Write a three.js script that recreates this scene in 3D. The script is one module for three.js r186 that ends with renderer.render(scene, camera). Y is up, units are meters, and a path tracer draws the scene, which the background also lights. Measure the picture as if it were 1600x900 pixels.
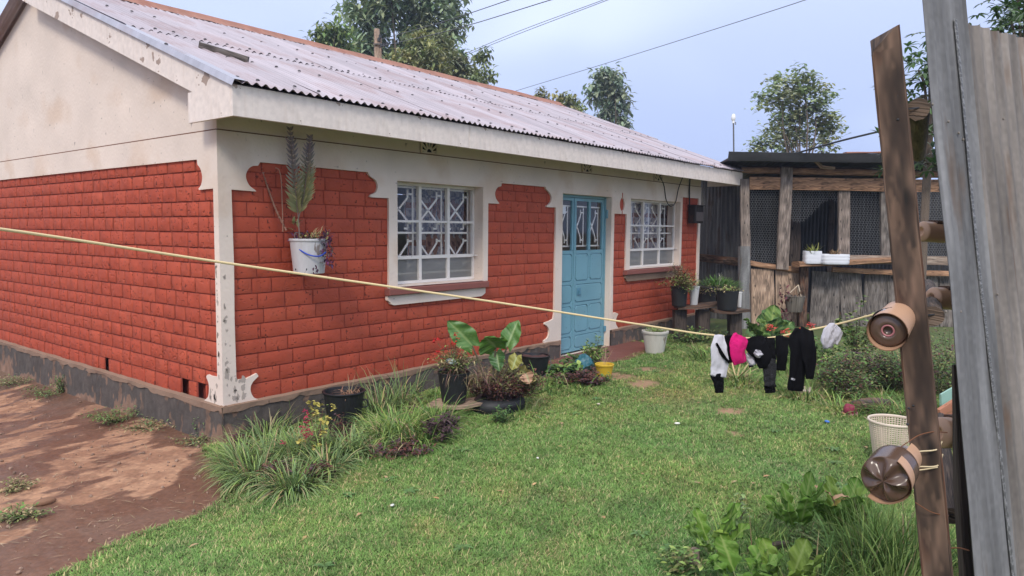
import * as THREE from 'three';
import { mergeGeometries, mergeVertices, toCreasedNormals } from 'three/addons/utils/BufferGeometryUtils.js';

// ───────────── camera, sky, sun, exposure ─────────────
const V3 = THREE.Vector3, v3 = (x, y, z) => new V3(x, y, z);
const scene = new THREE.Scene();
const FL = 1133.6, EYE = v3(-3.009, 1.615, 5.319);
const FWD = v3(0.77857, -0.080316, -0.622397), RGT = v3(0.62488, 0.0076987, 0.780683), UPV = v3(0.0579097, 0.99674, -0.0561819);
const camera = new THREE.PerspectiveCamera(2 * Math.atan(450 / FL) * 180 / Math.PI, 16 / 9, 0.05, 2000);
camera.position.copy(EYE); camera.up.copy(UPV); camera.lookAt(EYE.clone().add(FWD));
scene.add(camera);
const renderer = new THREE.WebGLRenderer({ antialias: true });
renderer.setSize(1024, 576);
renderer.toneMapping = THREE.LinearToneMapping;
renderer.toneMappingExposure = 1.19;
scene.fog = new THREE.FogExp2(new THREE.Color().setRGB(0.60, 0.70, 0.93), 0.0013);
renderer.shadowMap.enabled = true; renderer.shadowMap.type = THREE.PCFSoftShadowMap;

// seeded random numbers and noise
function rng(a) { return () => { a |= 0; a = a + 0x6D2B79F5 | 0; let t = Math.imul(a ^ a >>> 15, 1 | a); t = t + Math.imul(t ^ t >>> 7, 61 | t) ^ t; return ((t ^ t >>> 14) >>> 0) / 4294967296; }; }
const rnd = rng(7);
const rr = (a, b, r = rnd) => a + (b - a) * r();
const ss = (a, b, x) => { const t = Math.min(1, Math.max(0, (x - a) / (b - a))); return t * t * (3 - 2 * t); };
const mix = (a, b, t) => a + (b - a) * t;
function h2(x, y, s) { let h = Math.imul(x | 0, 374761393) + Math.imul(y | 0, 668265263) + Math.imul(s | 0, 2147483647 ^ 0x5bd1e995); h = Math.imul(h ^ h >>> 13, 1274126177); h ^= h >>> 16; return (h >>> 0) / 4294967296; }
function vn(x, y, s = 0, per = 0, perY = per) {
  const xi = Math.floor(x), yi = Math.floor(y), fx = x - xi, fy = y - yi, m = (n) => per ? ((n % per) + per) % per : n, my = (n) => perY ? ((n % perY) + perY) % perY : n;
  const u = fx * fx * (3 - 2 * fx), v = fy * fy * (3 - 2 * fy);
  const a = h2(m(xi), my(yi), s), b = h2(m(xi + 1), my(yi), s), c = h2(m(xi), my(yi + 1), s), d = h2(m(xi + 1), my(yi + 1), s);
  return mix(mix(a, b, u), mix(c, d, u), v);
}
function fbm(x, y, oct = 4, s = 0, per = 0, perY = per) { let a = 0, w = 0.5, t = 0; for (let i = 0; i < oct; i++) { a += w * vn(x, y, s + i * 17, per, perY); t += w; x *= 2; y *= 2; per *= 2; perY *= 2; w *= 0.5; } return a / t; }

{ // bright, evenly clouded sky
  const W = 512, H = 256, d = new Float32Array(W * H * 4);
  for (let j = 0; j < H; j++) for (let i = 0; i < W; i++) {
    const el = ((j + 0.5) / H - 0.5) * Math.PI, az = ((i + 0.5) / W - 0.5) * 2 * Math.PI, y = Math.max(0, Math.sin(el));
    const px = Math.cos(az) / (y + 0.22), pz = Math.sin(az) / (y + 0.22);
    const n = fbm(px * 0.9 + 40, pz * 0.9 + 40, 4, 5), m = fbm(px * 0.45 + 11, pz * 0.45 + 70, 3, 9);
    const cl = ss(0.38, 0.64, n * 0.65 + m * 0.35);
    const up = ss(0, 1, y);
    const k = 0.93 + 0.24 * cl + 0.75 * up;
    let c = [mix(0.48, 0.60, cl), mix(0.59, 0.69, cl), mix(0.91, 0.95, cl)];
    c = [mix(c[0], 0.72, up), mix(c[1], 0.74, up), mix(c[2], 0.80, up)];
    if (el < 0) c = c.map((v) => v * 0.8);
    const o = (j * W + i) * 4; d[o] = c[0] * k; d[o + 1] = c[1] * k; d[o + 2] = c[2] * k; d[o + 3] = 1;
  }
  const t = new THREE.DataTexture(d, W, H, THREE.RGBAFormat, THREE.FloatType);
  t.mapping = THREE.EquirectangularReflectionMapping; t.magFilter = t.minFilter = THREE.LinearFilter; t.wrapS = THREE.RepeatWrapping; t.needsUpdate = true;
  scene.background = t; scene.environment = t;
}
const sun = new THREE.DirectionalLight(new THREE.Color().setRGB(1, 0.93, 0.82), 1.8);
sun.position.set(-14, 17, 9); sun.target.position.set(2, 0, 1); sun.castShadow = true; sun.shadow.radius = 26;
sun.shadow.mapSize.set(2048, 2048);
Object.assign(sun.shadow.camera, { left: -18, right: 18, top: 18, bottom: -18, near: 1, far: 60 });
scene.add(sun, sun.target);

// pixel of the 1600×900 photograph → place in the world (used to lay things out)
const ray = (u, v) => FWD.clone().addScaledVector(RGT, (u - 800) / FL).addScaledVector(UPV, -(v - 450) / FL);
const at = (u, v, d) => EYE.clone().addScaledVector(ray(u, v), d);
const onZ = (u, v, z) => { const r = ray(u, v); return EYE.clone().addScaledVector(r, (z - EYE.z) / r.z); };
function height(x, z) {
  const near = (-0.05 - 0.05 * (1 - ss(0, 3, x))) * (1 - ss(0.2, 1.6, z));
  const yard = -0.11 - 0.12 * ss(0.3, -3.5, z), t = ss(0.5, -0.9, x) * (1 - ss(1.2, 2.6, z));
  const far = ss(14, 40, Math.hypot(x, z));
  return mix(near, yard, t) * (1 - far) + (fbm(x * 0.9 + 50, z * 0.9 + 50, 3, 3) - 0.5) * 0.05 * (1 - ss(6, 14, Math.hypot(x - 2, z - 2)));
}
function gp(u, v) { // the ground under a pixel
  const r = ray(u, v); let t = -EYE.y / r.y;
  for (let i = 0; i < 12; i++) { const x = EYE.x + r.x * t, z = EYE.z + r.z * t; t = (height(x, z) - EYE.y) / r.y; }
  return EYE.clone().addScaledVector(r, t);
}
const depthOf = (p) => p.clone().sub(EYE).dot(FWD);

// ───────────── things and parts ─────────────
const taken = {}, roots = new Map();
const numbered = (n) => { const k = taken[n] = (taken[n] ?? -1) + 1; return k ? n + '_' + String(k).padStart(3, '0') : n; };
function thing(name, label, category, base = v3(0, 0, 0), group) {
  const o = new THREE.Group(); o.name = numbered(name); o.position.copy(base); scene.add(o); roots.set(o, base.clone());
  o.userData = { label, category }; if (group) o.userData.group = group;
  return o;
}
const rootOf = (o) => { while (o && !roots.has(o)) o = o.parent; return roots.get(o) ?? v3(0, 0, 0); };
function part(parent, name, geo, mat, label) { // geometry in world coordinates; moved into its thing's frame
  const g = Array.isArray(geo) ? merge(geo) : geo, b = rootOf(parent);
  g.translate(-b.x, -b.y, -b.z);
  const m = new THREE.Mesh(g, mat); m.name = name; m.castShadow = m.receiveShadow = true;
  if (label) m.userData.label = label;
  parent.add(m); return m;
}
function solo(name, geo, mat, label, category, group) { // a thing of one mesh
  const g = Array.isArray(geo) ? merge(geo) : geo; g.computeBoundingBox();
  const bb = g.boundingBox, b = v3((bb.min.x + bb.max.x) / 2, bb.min.y, (bb.min.z + bb.max.z) / 2);
  g.translate(-b.x, -b.y, -b.z);
  const m = new THREE.Mesh(g, mat); m.name = numbered(name); m.position.copy(b); m.castShadow = m.receiveShadow = true;
  m.userData = { label, category }; if (group) m.userData.group = group;
  scene.add(m); roots.set(m, b); return m;
}
function struct(name, geo, mat, kind = 'structure') {
  const m = new THREE.Mesh(Array.isArray(geo) ? merge(geo) : geo, mat); m.name = name; m.castShadow = m.receiveShadow = true;
  m.userData.kind = kind; scene.add(m); return m;
}
function merge(list) {
  const a = list.filter(Boolean).map((g) => { const n = g.index ? g.toNonIndexed() : g; if (!n.attributes.uv) n.setAttribute('uv', new THREE.BufferAttribute(new Float32Array(n.attributes.position.count * 2), 2)); return n; });
  const col = a.some((g) => g.attributes.color);
  for (const g of a) {
    if (col && !g.attributes.color) g.setAttribute('color', new THREE.BufferAttribute(new Float32Array(g.attributes.position.count * 3).fill(1), 3));
    for (const k of Object.keys(g.attributes)) if (!['position', 'normal', 'uv', 'color'].includes(k)) g.deleteAttribute(k);
    if (!g.attributes.normal) g.computeVertexNormals();
  }
  return mergeGeometries(a);
}

// ───────────── geometry helpers ─────────────
function uvBox(g, s = 1) { // uv in metres from the dominant face direction
  const n = g.index ? g.toNonIndexed() : g; if (!n.attributes.normal) n.computeVertexNormals();
  const p = n.attributes.position, uv = new Float32Array(p.count * 2), a = v3(), b = v3(), c = v3();
  for (let i = 0; i < p.count; i += 3) {
    a.fromBufferAttribute(p, i); b.fromBufferAttribute(p, i + 1); c.fromBufferAttribute(p, i + 2);
    const nn = b.clone().sub(a).cross(c.clone().sub(a)), ax = Math.abs(nn.x), ay = Math.abs(nn.y), az = Math.abs(nn.z);
    [a, b, c].forEach((q, k) => { const t = ax >= ay && ax >= az ? [q.z, q.y] : ay >= az ? [q.x, q.z] : [q.x, q.y]; uv[(i + k) * 2] = t[0] * s; uv[(i + k) * 2 + 1] = t[1] * s; });
  }
  n.setAttribute('uv', new THREE.BufferAttribute(uv, 2)); return n;
}
const box = (x0, x1, y0, y1, z0, z1) => uvBox(new THREE.BoxGeometry(x1 - x0, y1 - y0, z1 - z0).translate((x0 + x1) / 2, (y0 + y1) / 2, (z0 + z1) / 2));
function cbox(x0, x1, y0, y1, z0, z1, c = 0.004) { // box with chamfered edges (front face outline)
  const s = new THREE.Shape([[x0 + c, y0 + c], [x1 - c, y0 + c], [x1 - c, y1 - c], [x0 + c, y1 - c]].map((p) => new THREE.Vector2(...p)));
  return uvBox(new THREE.ExtrudeGeometry(s, { depth: z1 - z0 - 2 * c, bevelEnabled: true, bevelThickness: c, bevelSize: c, bevelSegments: 1 }).translate(0, 0, z0 + c));
}
function plate(pts, z0, z1, holes = [], bevel = 0) {
  const V = (l) => l.map((p) => new THREE.Vector2(...p)), s = new THREE.Shape(V(pts)); for (const h of holes) s.holes.push(new THREE.Path(V(h)));
  return uvBox(new THREE.ExtrudeGeometry(s, { depth: z1 - z0 - bevel, bevelEnabled: bevel > 0, bevelThickness: bevel, bevelSize: bevel, bevelOffset: -bevel, bevelSegments: 2, curveSegments: 6 }).translate(0, 0, z0));
}
const crv = (pts, n = 4) => new THREE.CatmullRomCurve3(pts.map((p) => v3(p[0], p[1], 0)), false, 'centripetal').getPoints((pts.length - 1) * n).map((p) => [p.x, p.y]);
// A sawn or round piece between points: cross-section rounded rectangle (w along side, t along the other), wobbling edges, uv along the grain
function bar(pts, w, t, o = {}) {
  const n = o.n ?? 8, seg = o.seg ?? 8, side0 = o.side ?? v3(0, 1, 0), wob = o.wob ?? 0, sq = o.sq ?? 0.28, seed = o.seed ?? Math.floor(rnd() * 1e6);
  const cv = pts.length > 2 ? new THREE.CatmullRomCurve3(pts, false, 'centripetal') : new THREE.LineCurve3(pts[0], pts[1]);
  const L = cv.getLength(), P = [], UVs = [], I = [], m = n + 1, u0 = rnd() * 3, v0 = rnd() * 3;
  for (let i = 0; i <= seg; i++) {
    const s = i / seg, c = cv.getPoint(s), T = cv.getTangent(s).normalize(), A = side0.clone().addScaledVector(T, -side0.dot(T)).normalize(), B = T.clone().cross(A);
    const tp = o.taper ? o.taper(s) : 1; let per = 0;
    for (let k = 0; k <= n; k++) {
      const a = (k % n) / n * 2 * Math.PI + Math.PI / n, ca = Math.cos(a), sa = Math.sin(a);
      const e = (q) => Math.sign(q) * Math.pow(Math.abs(q), sq);
      const rw = wob ? (fbm(s * L * 5 + seed, (k % n) * 3.1 + seed, 3, 2) - 0.5) * 2 * wob : 0;
      const x = e(ca) * (w / 2 + rw) * tp, y = e(sa) * (t / 2 + rw * 0.5) * tp;
      const q = c.clone().addScaledVector(A, x).addScaledVector(B, y); P.push(q.x, q.y, q.z); UVs.push(u0 + k / n * (w + t) * 2, v0 + s * L);
    }
  }
  for (let i = 0; i < seg; i++) for (let k = 0; k < n; k++) { const a = i * m + k, b = a + 1, c = a + m, d = c + 1; I.push(a, b, c, b, d, c); }
  for (const [r, fl] of [[0, 1], [seg, 0]]) { // caps
    const c = cv.getPoint(r / seg), base = P.length / 3; P.push(c.x, c.y, c.z); UVs.push(u0, v0);
    for (let k = 0; k < n; k++) { const o2 = r * m + k; P.push(P[o2 * 3], P[o2 * 3 + 1], P[o2 * 3 + 2]); UVs.push(u0 + Math.cos(k / n * 6.283) * w / 2, v0 + Math.sin(k / n * 6.283) * 0.02); }
    for (let k = 0; k < n; k++) { const a = base + 1 + k, b = base + 1 + (k + 1) % n; fl ? I.push(base, b, a) : I.push(base, a, b); }
  }
  const g = new THREE.BufferGeometry(); g.setAttribute('position', new THREE.Float32BufferAttribute(P, 3)); g.setAttribute('uv', new THREE.Float32BufferAttribute(UVs, 2)); g.setIndex(I);
  const q = toCreasedNormals(g, 0.6); return q;
}
const tube = (pts, r, o = {}) => { // round tube with radius r (number or function of s)
  const f = typeof r === 'function' ? r : () => r; return bar(pts, 2, 2, { sq: 1, n: o.n ?? 6, seg: o.seg ?? Math.max(2, pts.length * 3), wob: 0, taper: f, side: o.side ?? v3(0.31, 0.9, 0.2) });
};
// Mesh builder for foliage: ribbons and leaves with vertex colours
class MB {
  constructor() { this.p = []; this.c = []; this.i = []; }
  vert(q, c) { this.p.push(q.x, q.y, q.z); this.c.push(c[0], c[1], c[2]); return this.p.length / 3 - 1; }
  // leaf along a bending spine; width profile wf(t) in 0..1; fold lifts the edges; wave ruffles them
  leaf(b, dir, len, wid, o = {}) {
    const seg = o.seg ?? 4, bend = o.bend ?? 0.6, fold = o.fold ?? 0.25, c0 = o.c0 ?? [0.1, 0.2, 0.03], c1 = o.c1 ?? c0, wf = o.wf ?? ((t) => Math.sin(Math.PI * Math.pow(t, 0.75)) ** 0.8), wave = o.wave ?? 0, flat = o.flat ?? false, rib = o.rib;
    let d = dir.clone().normalize(); const side = (o.side ?? (Math.abs(d.y) > 0.97 ? v3(1, 0, 0.3) : v3(-d.z, 0, d.x))).clone().normalize(); const p = b.clone(); let last = null;
    if (o.roll) side.applyAxisAngle(d, o.roll);
    for (let k = 0; k <= seg; k++) {
      const t = k / seg, w = Math.max(0.02, wf(t)) * wid / 2, nrm = side.clone().cross(d).normalize();
      const c = [0, 1, 2].map((j) => mix(c0[j], c1[j], t)), wv = wave * Math.sin(t * 23 + (o.ph ?? 0));
      const L = this.vert(p.clone().addScaledVector(side, -w).addScaledVector(nrm, w * fold + wv), c);
      const M = flat ? -1 : this.vert(p, rib ?? c);
      const R = this.vert(p.clone().addScaledVector(side, w).addScaledVector(nrm, w * fold - wv), c);
      if (last) { const [l, m, r] = last; if (flat) this.i.push(l, r, L, r, R, L); else this.i.push(l, m, L, m, M, L, m, r, M, r, R, M); }
      last = [L, M, R];
      p.addScaledVector(d, len / seg);
      d = d.clone().addScaledVector(v3(0, -1, 0), bend / seg).normalize();
    }
    return p;
  }
  quad(c, a, b, col) { const i = [c.clone().sub(a).sub(b), c.clone().add(a).sub(b), c.clone().add(a).add(b), c.clone().sub(a).add(b)].map((q) => this.vert(q, col)); this.i.push(i[0], i[1], i[2], i[0], i[2], i[3]); }
  tri(a, b, c, col) { this.i.push(this.vert(a, col), this.vert(b, col), this.vert(c, col)); }
  geo() { const g = new THREE.BufferGeometry(); g.setAttribute('position', new THREE.Float32BufferAttribute(this.p, 3)); g.setAttribute('color', new THREE.Float32BufferAttribute(this.c, 3)); g.setIndex(this.i); g.computeVertexNormals(); return g; }
}
const jit = (c, a, r = rnd) => { const k = 1 + (r() - 0.5) * 2 * a; return [c[0] * k * (1 + (r() - 0.5) * a), c[1] * k, c[2] * k * (1 + (r() - 0.5) * a)]; };
function pot(c, rt, rb, h, o = {}) { // hollow pot or bucket standing at c
  const w = o.wall ?? 0.008, P = [[0, 0], [rb * 0.96, 0], [rb, 0.006], [rt, h - (o.rim ?? 0.02)], [rt + (o.lip ?? 0.008), h - (o.rim ?? 0.02)], [rt + (o.lip ?? 0.008), h - 0.003], [rt + (o.lip ?? 0.008) - 0.003, h], [rt - w, h], [rt - w - 0.002, h - 0.004], [rb - w, h * 0.15], [0, h * 0.15]];
  return new THREE.LatheGeometry(P.map((p) => new THREE.Vector2(...p)), 36).translate(c.x, c.y, c.z);
}
const disc = (c, r, d = 0.012) => { // lumpy soil inside a pot
  const g = new THREE.CircleGeometry(r, 20, 0).rotateX(-Math.PI / 2), p = g.attributes.position; for (let i = 0; i < p.count; i++) p.setY(i, (h2(i, 3, 8) - 0.5) * d * 2 + (i === 0 ? d : 0)); g.computeVertexNormals(); return uvBox(g.translate(c.x, c.y, c.z));
};

// ───────────── textures ─────────────
function tex(n, fn, size = 1, srgb = true) { // fn(u, v) → [r, g, b] 0..1, tileable; size = metres per tile
  const d = new Uint8Array(n * n * 4);
  for (let j = 0; j < n; j++) for (let i = 0; i < n; i++) { const c = fn(i / n, j / n), o = (j * n + i) * 4; for (let k = 0; k < 3; k++) d[o + k] = Math.max(0, Math.min(255, c[k] * 255)); d[o + 3] = 255; }
  const t = new THREE.DataTexture(d, n, n); t.wrapS = t.wrapT = THREE.RepeatWrapping; t.magFilter = THREE.LinearFilter; t.minFilter = THREE.LinearMipmapLinearFilter; t.generateMipmaps = true; t.repeat.set(1 / size, 1 / size); if (srgb) t.colorSpace = THREE.SRGBColorSpace; t.needsUpdate = true; return t;
}
const g3 = (v) => [v, v, v], tint = (v, c) => [v * c[0], v * c[1], v * c[2]], blend = (a, b, t) => a.map((x, i) => mix(x, b[i], t));
const T = {};
T.plaster = tex(512, (u, v) => {
  let c = tint(0.90 + 0.10 * fbm(u * 6, v * 6, 5, 1, 6), [1, 0.985, 0.965]);
  const st = ss(0.52, 0.80, fbm(u * 5, v * 5, 5, 4, 5)); c = blend(c, [0.84, 0.74, 0.64], st * 0.35);
  c = tint(1 - 0.25 * ss(0.955, 0.985, vn(u * 64, v * 64, 6, 64)), c);
  return c;
}, 2.3);
T.plasterB = tex(512, (u, v) => g3(0.5 + 0.35 * (fbm(u * 14, v * 14, 4, 21, 14) - 0.5) + 0.3 * (vn(u * 120, v * 120, 22, 120) - 0.5)), 2.3, false);
T.brick = tex(512, (u, v) => {
  const f = fbm(u * 10, v * 10, 5, 31, 10); let c = tint(0.88 + 0.17 * f, [1, 1, 1]);
  const pit = ss(0.80, 0.86, vn(u * 52 + f * 2, v * 52, 33, 52)); c = tint(1 - 0.35 * pit * ss(0.5, 0.62, f), c);
  const lo = fbm(u * 3, v * 3, 3, 37, 3); c = blend(c, [c[0] * 1.0, c[1] * 1.08, c[2] * 1.12], ss(0.45, 0.8, lo) * 0.6);
  return c;
}, 0.9);
T.brickB = tex(512, (u, v) => { const f = fbm(u * 10, v * 12, 5, 31, 10); return g3(0.25 + 0.6 * f - 0.3 * ss(0.80, 0.86, vn(u * 52 + f * 2, v * 52, 33, 52))); }, 0.9, false);
T.wood = tex(512, (u, v) => {
  const wv = fbm(u * 4, v * 2, 3, 41, 4, 2) * 0.05, g = fbm(u * 60 + wv * 60, v * 3, 4, 42, 60, 3) * 0.5 + vn(u * 220 + wv * 220, v * 7, 43, 220, 7) * 0.3;
  const lo = fbm(u * 5, v * 4, 3, 44, 5, 4); let c = tint(0.82 + 1.15 * (g - 0.4) + 0.25 * (lo - 0.5), [1, 0.97, 0.94]);
  c = tint(1 - 0.5 * ss(0.84, 0.95, vn(u * 70, v * 5, 46, 70, 5)), c); return c;
}, 0.5);
T.lumpB = tex(512, (u, v) => { const f = fbm(u * 9, v * 9, 5, 131, 9), n = vn(u * 11 + f * 1.5, v * 11, 133, 11); return g3(0.2 + 0.55 * f + 0.3 * n - 0.35 * ss(0.78, 0.86, vn(u * 26 + f * 2, v * 26, 137, 26))); }, 0.8, false);
T.post = tex(512, (u, v) => { // weathered sawn timber: dark, red brown and bleached streaks
  const g = fbm(u * 80, v * 4, 4, 341, 80, 4), fine = vn(u * 250, v * 12, 343, 250, 12), bl = fbm(u * 24, v * 3, 4, 345, 24, 3), wh = fbm(u * 100, v * 8, 3, 347, 100, 8);
  let c = tint(0.62 + 0.9 * (g - 0.45) + 0.35 * (fine - 0.5), [1, 0.96, 0.93]); c = blend(c, [0.68, 0.42, 0.28], ss(0.5, 0.7, bl) * 0.45); c = blend(c, [0.26, 0.22, 0.2], ss(0.47, 0.28, bl) * 0.55); c = blend(c, [0.92, 0.88, 0.84], ss(0.60, 0.72, wh) * 0.5);
  return tint(1 - 0.6 * ss(0.86, 0.95, vn(u * 120, v * 5, 349, 120, 5)), c);
}, 0.6);
T.woodB = tex(512, (u, v) => { const wv = fbm(u * 4, v * 2, 3, 41, 4, 2) * 0.05; return g3(0.15 + 0.5 * fbm(u * 60 + wv * 60, v * 3, 4, 42, 60, 3) + 0.3 * vn(u * 220 + wv * 220, v * 7, 43, 220, 7)); }, 0.5, false);
T.galv = tex(512, (u, v) => {
  const st = fbm(u * 24, v * 2, 4, 51, 24, 2), sp = vn(u * 90, v * 90, 52, 90); let c = tint(0.68 + 0.55 * (st - 0.35) + 0.08 * (sp - 0.5), [0.99, 0.99, 1]);
  const rs = ss(0.55, 0.74, fbm(u * 9, v * 2, 4, 53, 9, 2) * 0.7 + fbm(u * 40, v * 8, 3, 54, 40, 8) * 0.3); return blend(c, [0.55, 0.40, 0.29], rs * 0.6);
}, 1.1);
T.spangle = tex(256, (u, v) => g3(0.5 + 0.5 * vn(u * 90, v * 90, 57, 90) * ss(0.3, 0.6, fbm(u * 20, v * 20, 3, 58, 20))), 0.12);
T.roof = tex(512, (u, v) => {
  const st = fbm(u * 20, v * 2, 4, 61, 20, 2), lo = fbm(u * 4, v * 4, 4, 62, 4); let c = tint(0.80 + 0.16 * st + 0.12 * (lo - 0.5), [1, 0.97, 0.985]);
  return blend(c, [0.74, 0.63, 0.61], ss(0.5, 0.8, lo) * 0.5);
}, 1.4);
T.paint = tex(512, (u, v) => {
  const f = fbm(u * 5, v * 5, 5, 71, 5), f2 = fbm(u * 26, v * 26, 3, 72, 26); let c = tint(0.90 + 0.1 * f2, [1, 0.985, 0.96]);
  const pe = ss(0.665, 0.69, f * 0.7 + f2 * 0.3); c = blend(c, [0.60, 0.53, 0.48], pe * 0.8);
  const dr = fbm(u * 30, v * 3, 3, 73, 30, 3); c = blend(c, [0.84, 0.79, 0.73], ss(0.5, 0.85, dr) * 0.18);
  return c;
}, 0.9);
T.plinth = tex(512, (u, v) => {
  const f = fbm(u * 7, v * 7, 5, 81, 7), f2 = fbm(u * 24, v * 10, 4, 82, 24, 10); const earth = tint(0.66 + 0.5 * (f2 - 0.3), [0.84, 0.70, 0.61]), tar = tint(0.27 + 0.22 * f2, [1.0, 0.96, 0.94]);
  const y = (v > 0.5 ? v - 1 : v) * 1.6; return blend(earth, tar, ss(0.43, 0.50, f * 0.5 + f2 * 0.4 + 0.06 * ss(-0.12, 0.12, y) - 0.10 * ss(-0.02, -0.2, y)));
}, 1.6);
T.rough = tex(512, (u, v) => g3(0.2 + 0.7 * fbm(u * 12, v * 12, 5, 85, 12)), 1, false);
T.leafy = tex(256, (u, v) => g3(0.8 + 0.2 * fbm(u * 12, v * 12, 4, 87, 12)), 0.3);

const std = (c, o = {}) => new THREE.MeshStandardMaterial({ color: new THREE.Color().setRGB(...c), roughness: 0.85, side: THREE.DoubleSide, ...o });
const M = {
  plaster: std([0.82, 0.715, 0.645], { map: T.plaster, bumpMap: T.plasterB, bumpScale: 0.004, roughness: 0.9 }),
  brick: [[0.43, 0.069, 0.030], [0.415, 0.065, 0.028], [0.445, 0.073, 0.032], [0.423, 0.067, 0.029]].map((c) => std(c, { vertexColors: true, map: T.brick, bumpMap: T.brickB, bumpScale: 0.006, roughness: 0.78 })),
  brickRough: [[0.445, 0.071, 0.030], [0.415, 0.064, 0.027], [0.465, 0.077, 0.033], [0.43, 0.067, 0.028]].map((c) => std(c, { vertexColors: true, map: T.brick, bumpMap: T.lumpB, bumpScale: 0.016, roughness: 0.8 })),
  mortar: std([0.29, 0.045, 0.023], { map: T.brick, roughness: 0.9 }),
  rust: std([0.16, 0.065, 0.03], { roughness: 0.95 }),
  paint: std([0.85, 0.765, 0.735], { map: T.paint, roughness: 0.75 }),
  plinth: std([0.62, 0.55, 0.5], { map: T.plinth, bumpMap: T.rough, bumpScale: 0.015, roughness: 0.92 }),
  ledge: std([0.30, 0.20, 0.145], { map: T.plaster, bumpMap: T.rough, bumpScale: 0.015, roughness: 0.95 }),
  roof: [[0.515, 0.485, 0.515], [0.485, 0.455, 0.485], [0.545, 0.515, 0.545]].map((c) => std(c, { map: T.roof, metalness: 0.2, roughness: 0.5 })),
  roofRust: std([0.42, 0.20, 0.13], { map: T.roof, metalness: 0.2, roughness: 0.7 }),
  flash: std([0.50, 0.53, 0.59], { map: T.roof, metalness: 0.2, roughness: 0.5 }),
  white: std([0.84, 0.82, 0.81], { map: T.plaster, roughness: 0.5 }),
  sill: std([0.25, 0.085, 0.07], { map: T.plaster, roughness: 0.7 }),
  door: std([0.19, 0.41, 0.52], { map: T.plaster, roughness: 0.42 }),
  doorDark: std([0.10, 0.25, 0.34], { roughness: 0.5 }),
  glass: new THREE.MeshPhysicalMaterial({ color: 0xffffff, transmission: 1, thickness: 0, roughness: 0.02, side: THREE.DoubleSide }),
  frost: new THREE.MeshPhysicalMaterial({ color: new THREE.Color().setRGB(0.62, 0.62, 0.59), transmission: 0.75, thickness: 0, roughness: 0.4, bumpMap: T.rough, bumpScale: 0.004, side: THREE.DoubleSide }),
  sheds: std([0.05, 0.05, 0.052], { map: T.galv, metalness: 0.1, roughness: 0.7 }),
  dark: std([0.02, 0.018, 0.016], { roughness: 0.9 }),
  inside: std([0.22, 0.2, 0.18]),
  wood: [[0.31, 0.262, 0.235], [0.225, 0.205, 0.192], [0.36, 0.29, 0.24], [0.185, 0.168, 0.158]].map((c) => std(c, { map: T.wood, bumpMap: T.woodB, bumpScale: 0.004, roughness: 0.88 })),
  woodWarm: std([0.47, 0.275, 0.165], { map: T.wood, bumpMap: T.woodB, bumpScale: 0.003 }),
  woodTan: std([0.52, 0.385, 0.29], { map: T.wood, bumpMap: T.woodB, bumpScale: 0.002 }),
  woodDark: std([0.085, 0.065, 0.055], { map: T.wood, bumpMap: T.woodB, bumpScale: 0.003 }),
  woodPost: std([0.235, 0.157, 0.113], { map: T.post, bumpMap: T.woodB, bumpScale: 0.004, roughness: 0.85 }),
  log: std([0.15, 0.105, 0.075], { map: T.wood, bumpMap: T.woodB, bumpScale: 0.006 }),
  galv: std([0.335, 0.33, 0.32], { map: T.galv, bumpMap: T.rough, bumpScale: 0.003, metalness: 0.0, roughness: 0.8 }),
  galvDark: std([0.21, 0.21, 0.212], { map: T.galv, metalness: 0.2, roughness: 0.55 }),
  galvOld: std([0.385, 0.335, 0.285], { map: T.galv, metalness: 0.0, roughness: 0.8 }),
  wire: std([0.30, 0.30, 0.30], { metalness: 0.4, roughness: 0.5 }),
  black: std([0.014, 0.014, 0.016], { roughness: 0.45 }),
  rubber: std([0.012, 0.012, 0.013], { roughness: 0.6 }),
  cable: std([0.02, 0.02, 0.022], { roughness: 0.7 }),
  soil: std([0.085, 0.05, 0.035], { bumpMap: T.rough, bumpScale: 0.02, roughness: 1 }),
  veg: std([1, 1, 1], { vertexColors: true, roughness: 0.72 }),
  vegThin: std([1, 1, 1], { vertexColors: true, roughness: 0.8 }),
  treeLeaf: new THREE.MeshPhysicalMaterial({ color: 0xffffff, vertexColors: true, roughness: 1, transmission: 0.38, thickness: 0, side: THREE.DoubleSide }),
  bark: std([0.20, 0.16, 0.13], { map: T.wood, roughness: 0.95 }),
};

// ───────────── ground ─────────────
const edgeZ = (x) => { // where the lawn begins
  const w = (fbm(x * 2.2 + 9, 3, 3, 91) - 0.5) * 0.30;
  return (x < -0.7 ? mix(1.26, 1.47, ss(-0.7, -2, x)) : mix(1.26, -0.2, ss(-0.7, 0.05, x))) + w;
};
const onLawn = (x, z) => z > edgeZ(x) && z > -0.05 && !(x < -3.8);
function sheet(xs, zs, keep, lift, color) {
  const P = [], C = [], UVs = [], I = [], nx = xs.length, id = new Map();
  const vert = (i, j) => { const k = j * nx + i; if (!id.has(k)) { id.set(k, P.length / 3); const x = xs[i], z = zs[j]; P.push(x, height(x, z) + lift, z); UVs.push(x, z); if (color) C.push(...color(x, z)); } return id.get(k); };
  for (let j = 0; j + 1 < zs.length; j++) for (let i = 0; i + 1 < nx; i++) {
    if (keep && !keep((xs[i] + xs[i + 1]) / 2, (zs[j] + zs[j + 1]) / 2)) continue;
    const a = vert(i, j), b = vert(i + 1, j), c = vert(i, j + 1), d = vert(i + 1, j + 1); I.push(a, c, b, b, c, d);
  }
  const g = new THREE.BufferGeometry(); g.setAttribute('position', new THREE.Float32BufferAttribute(P, 3)); g.setAttribute('uv', new THREE.Float32BufferAttribute(UVs, 2)); if (color) g.setAttribute('color', new THREE.Float32BufferAttribute(C, 3)); g.setIndex(I); g.computeVertexNormals(); return g;
}
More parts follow.
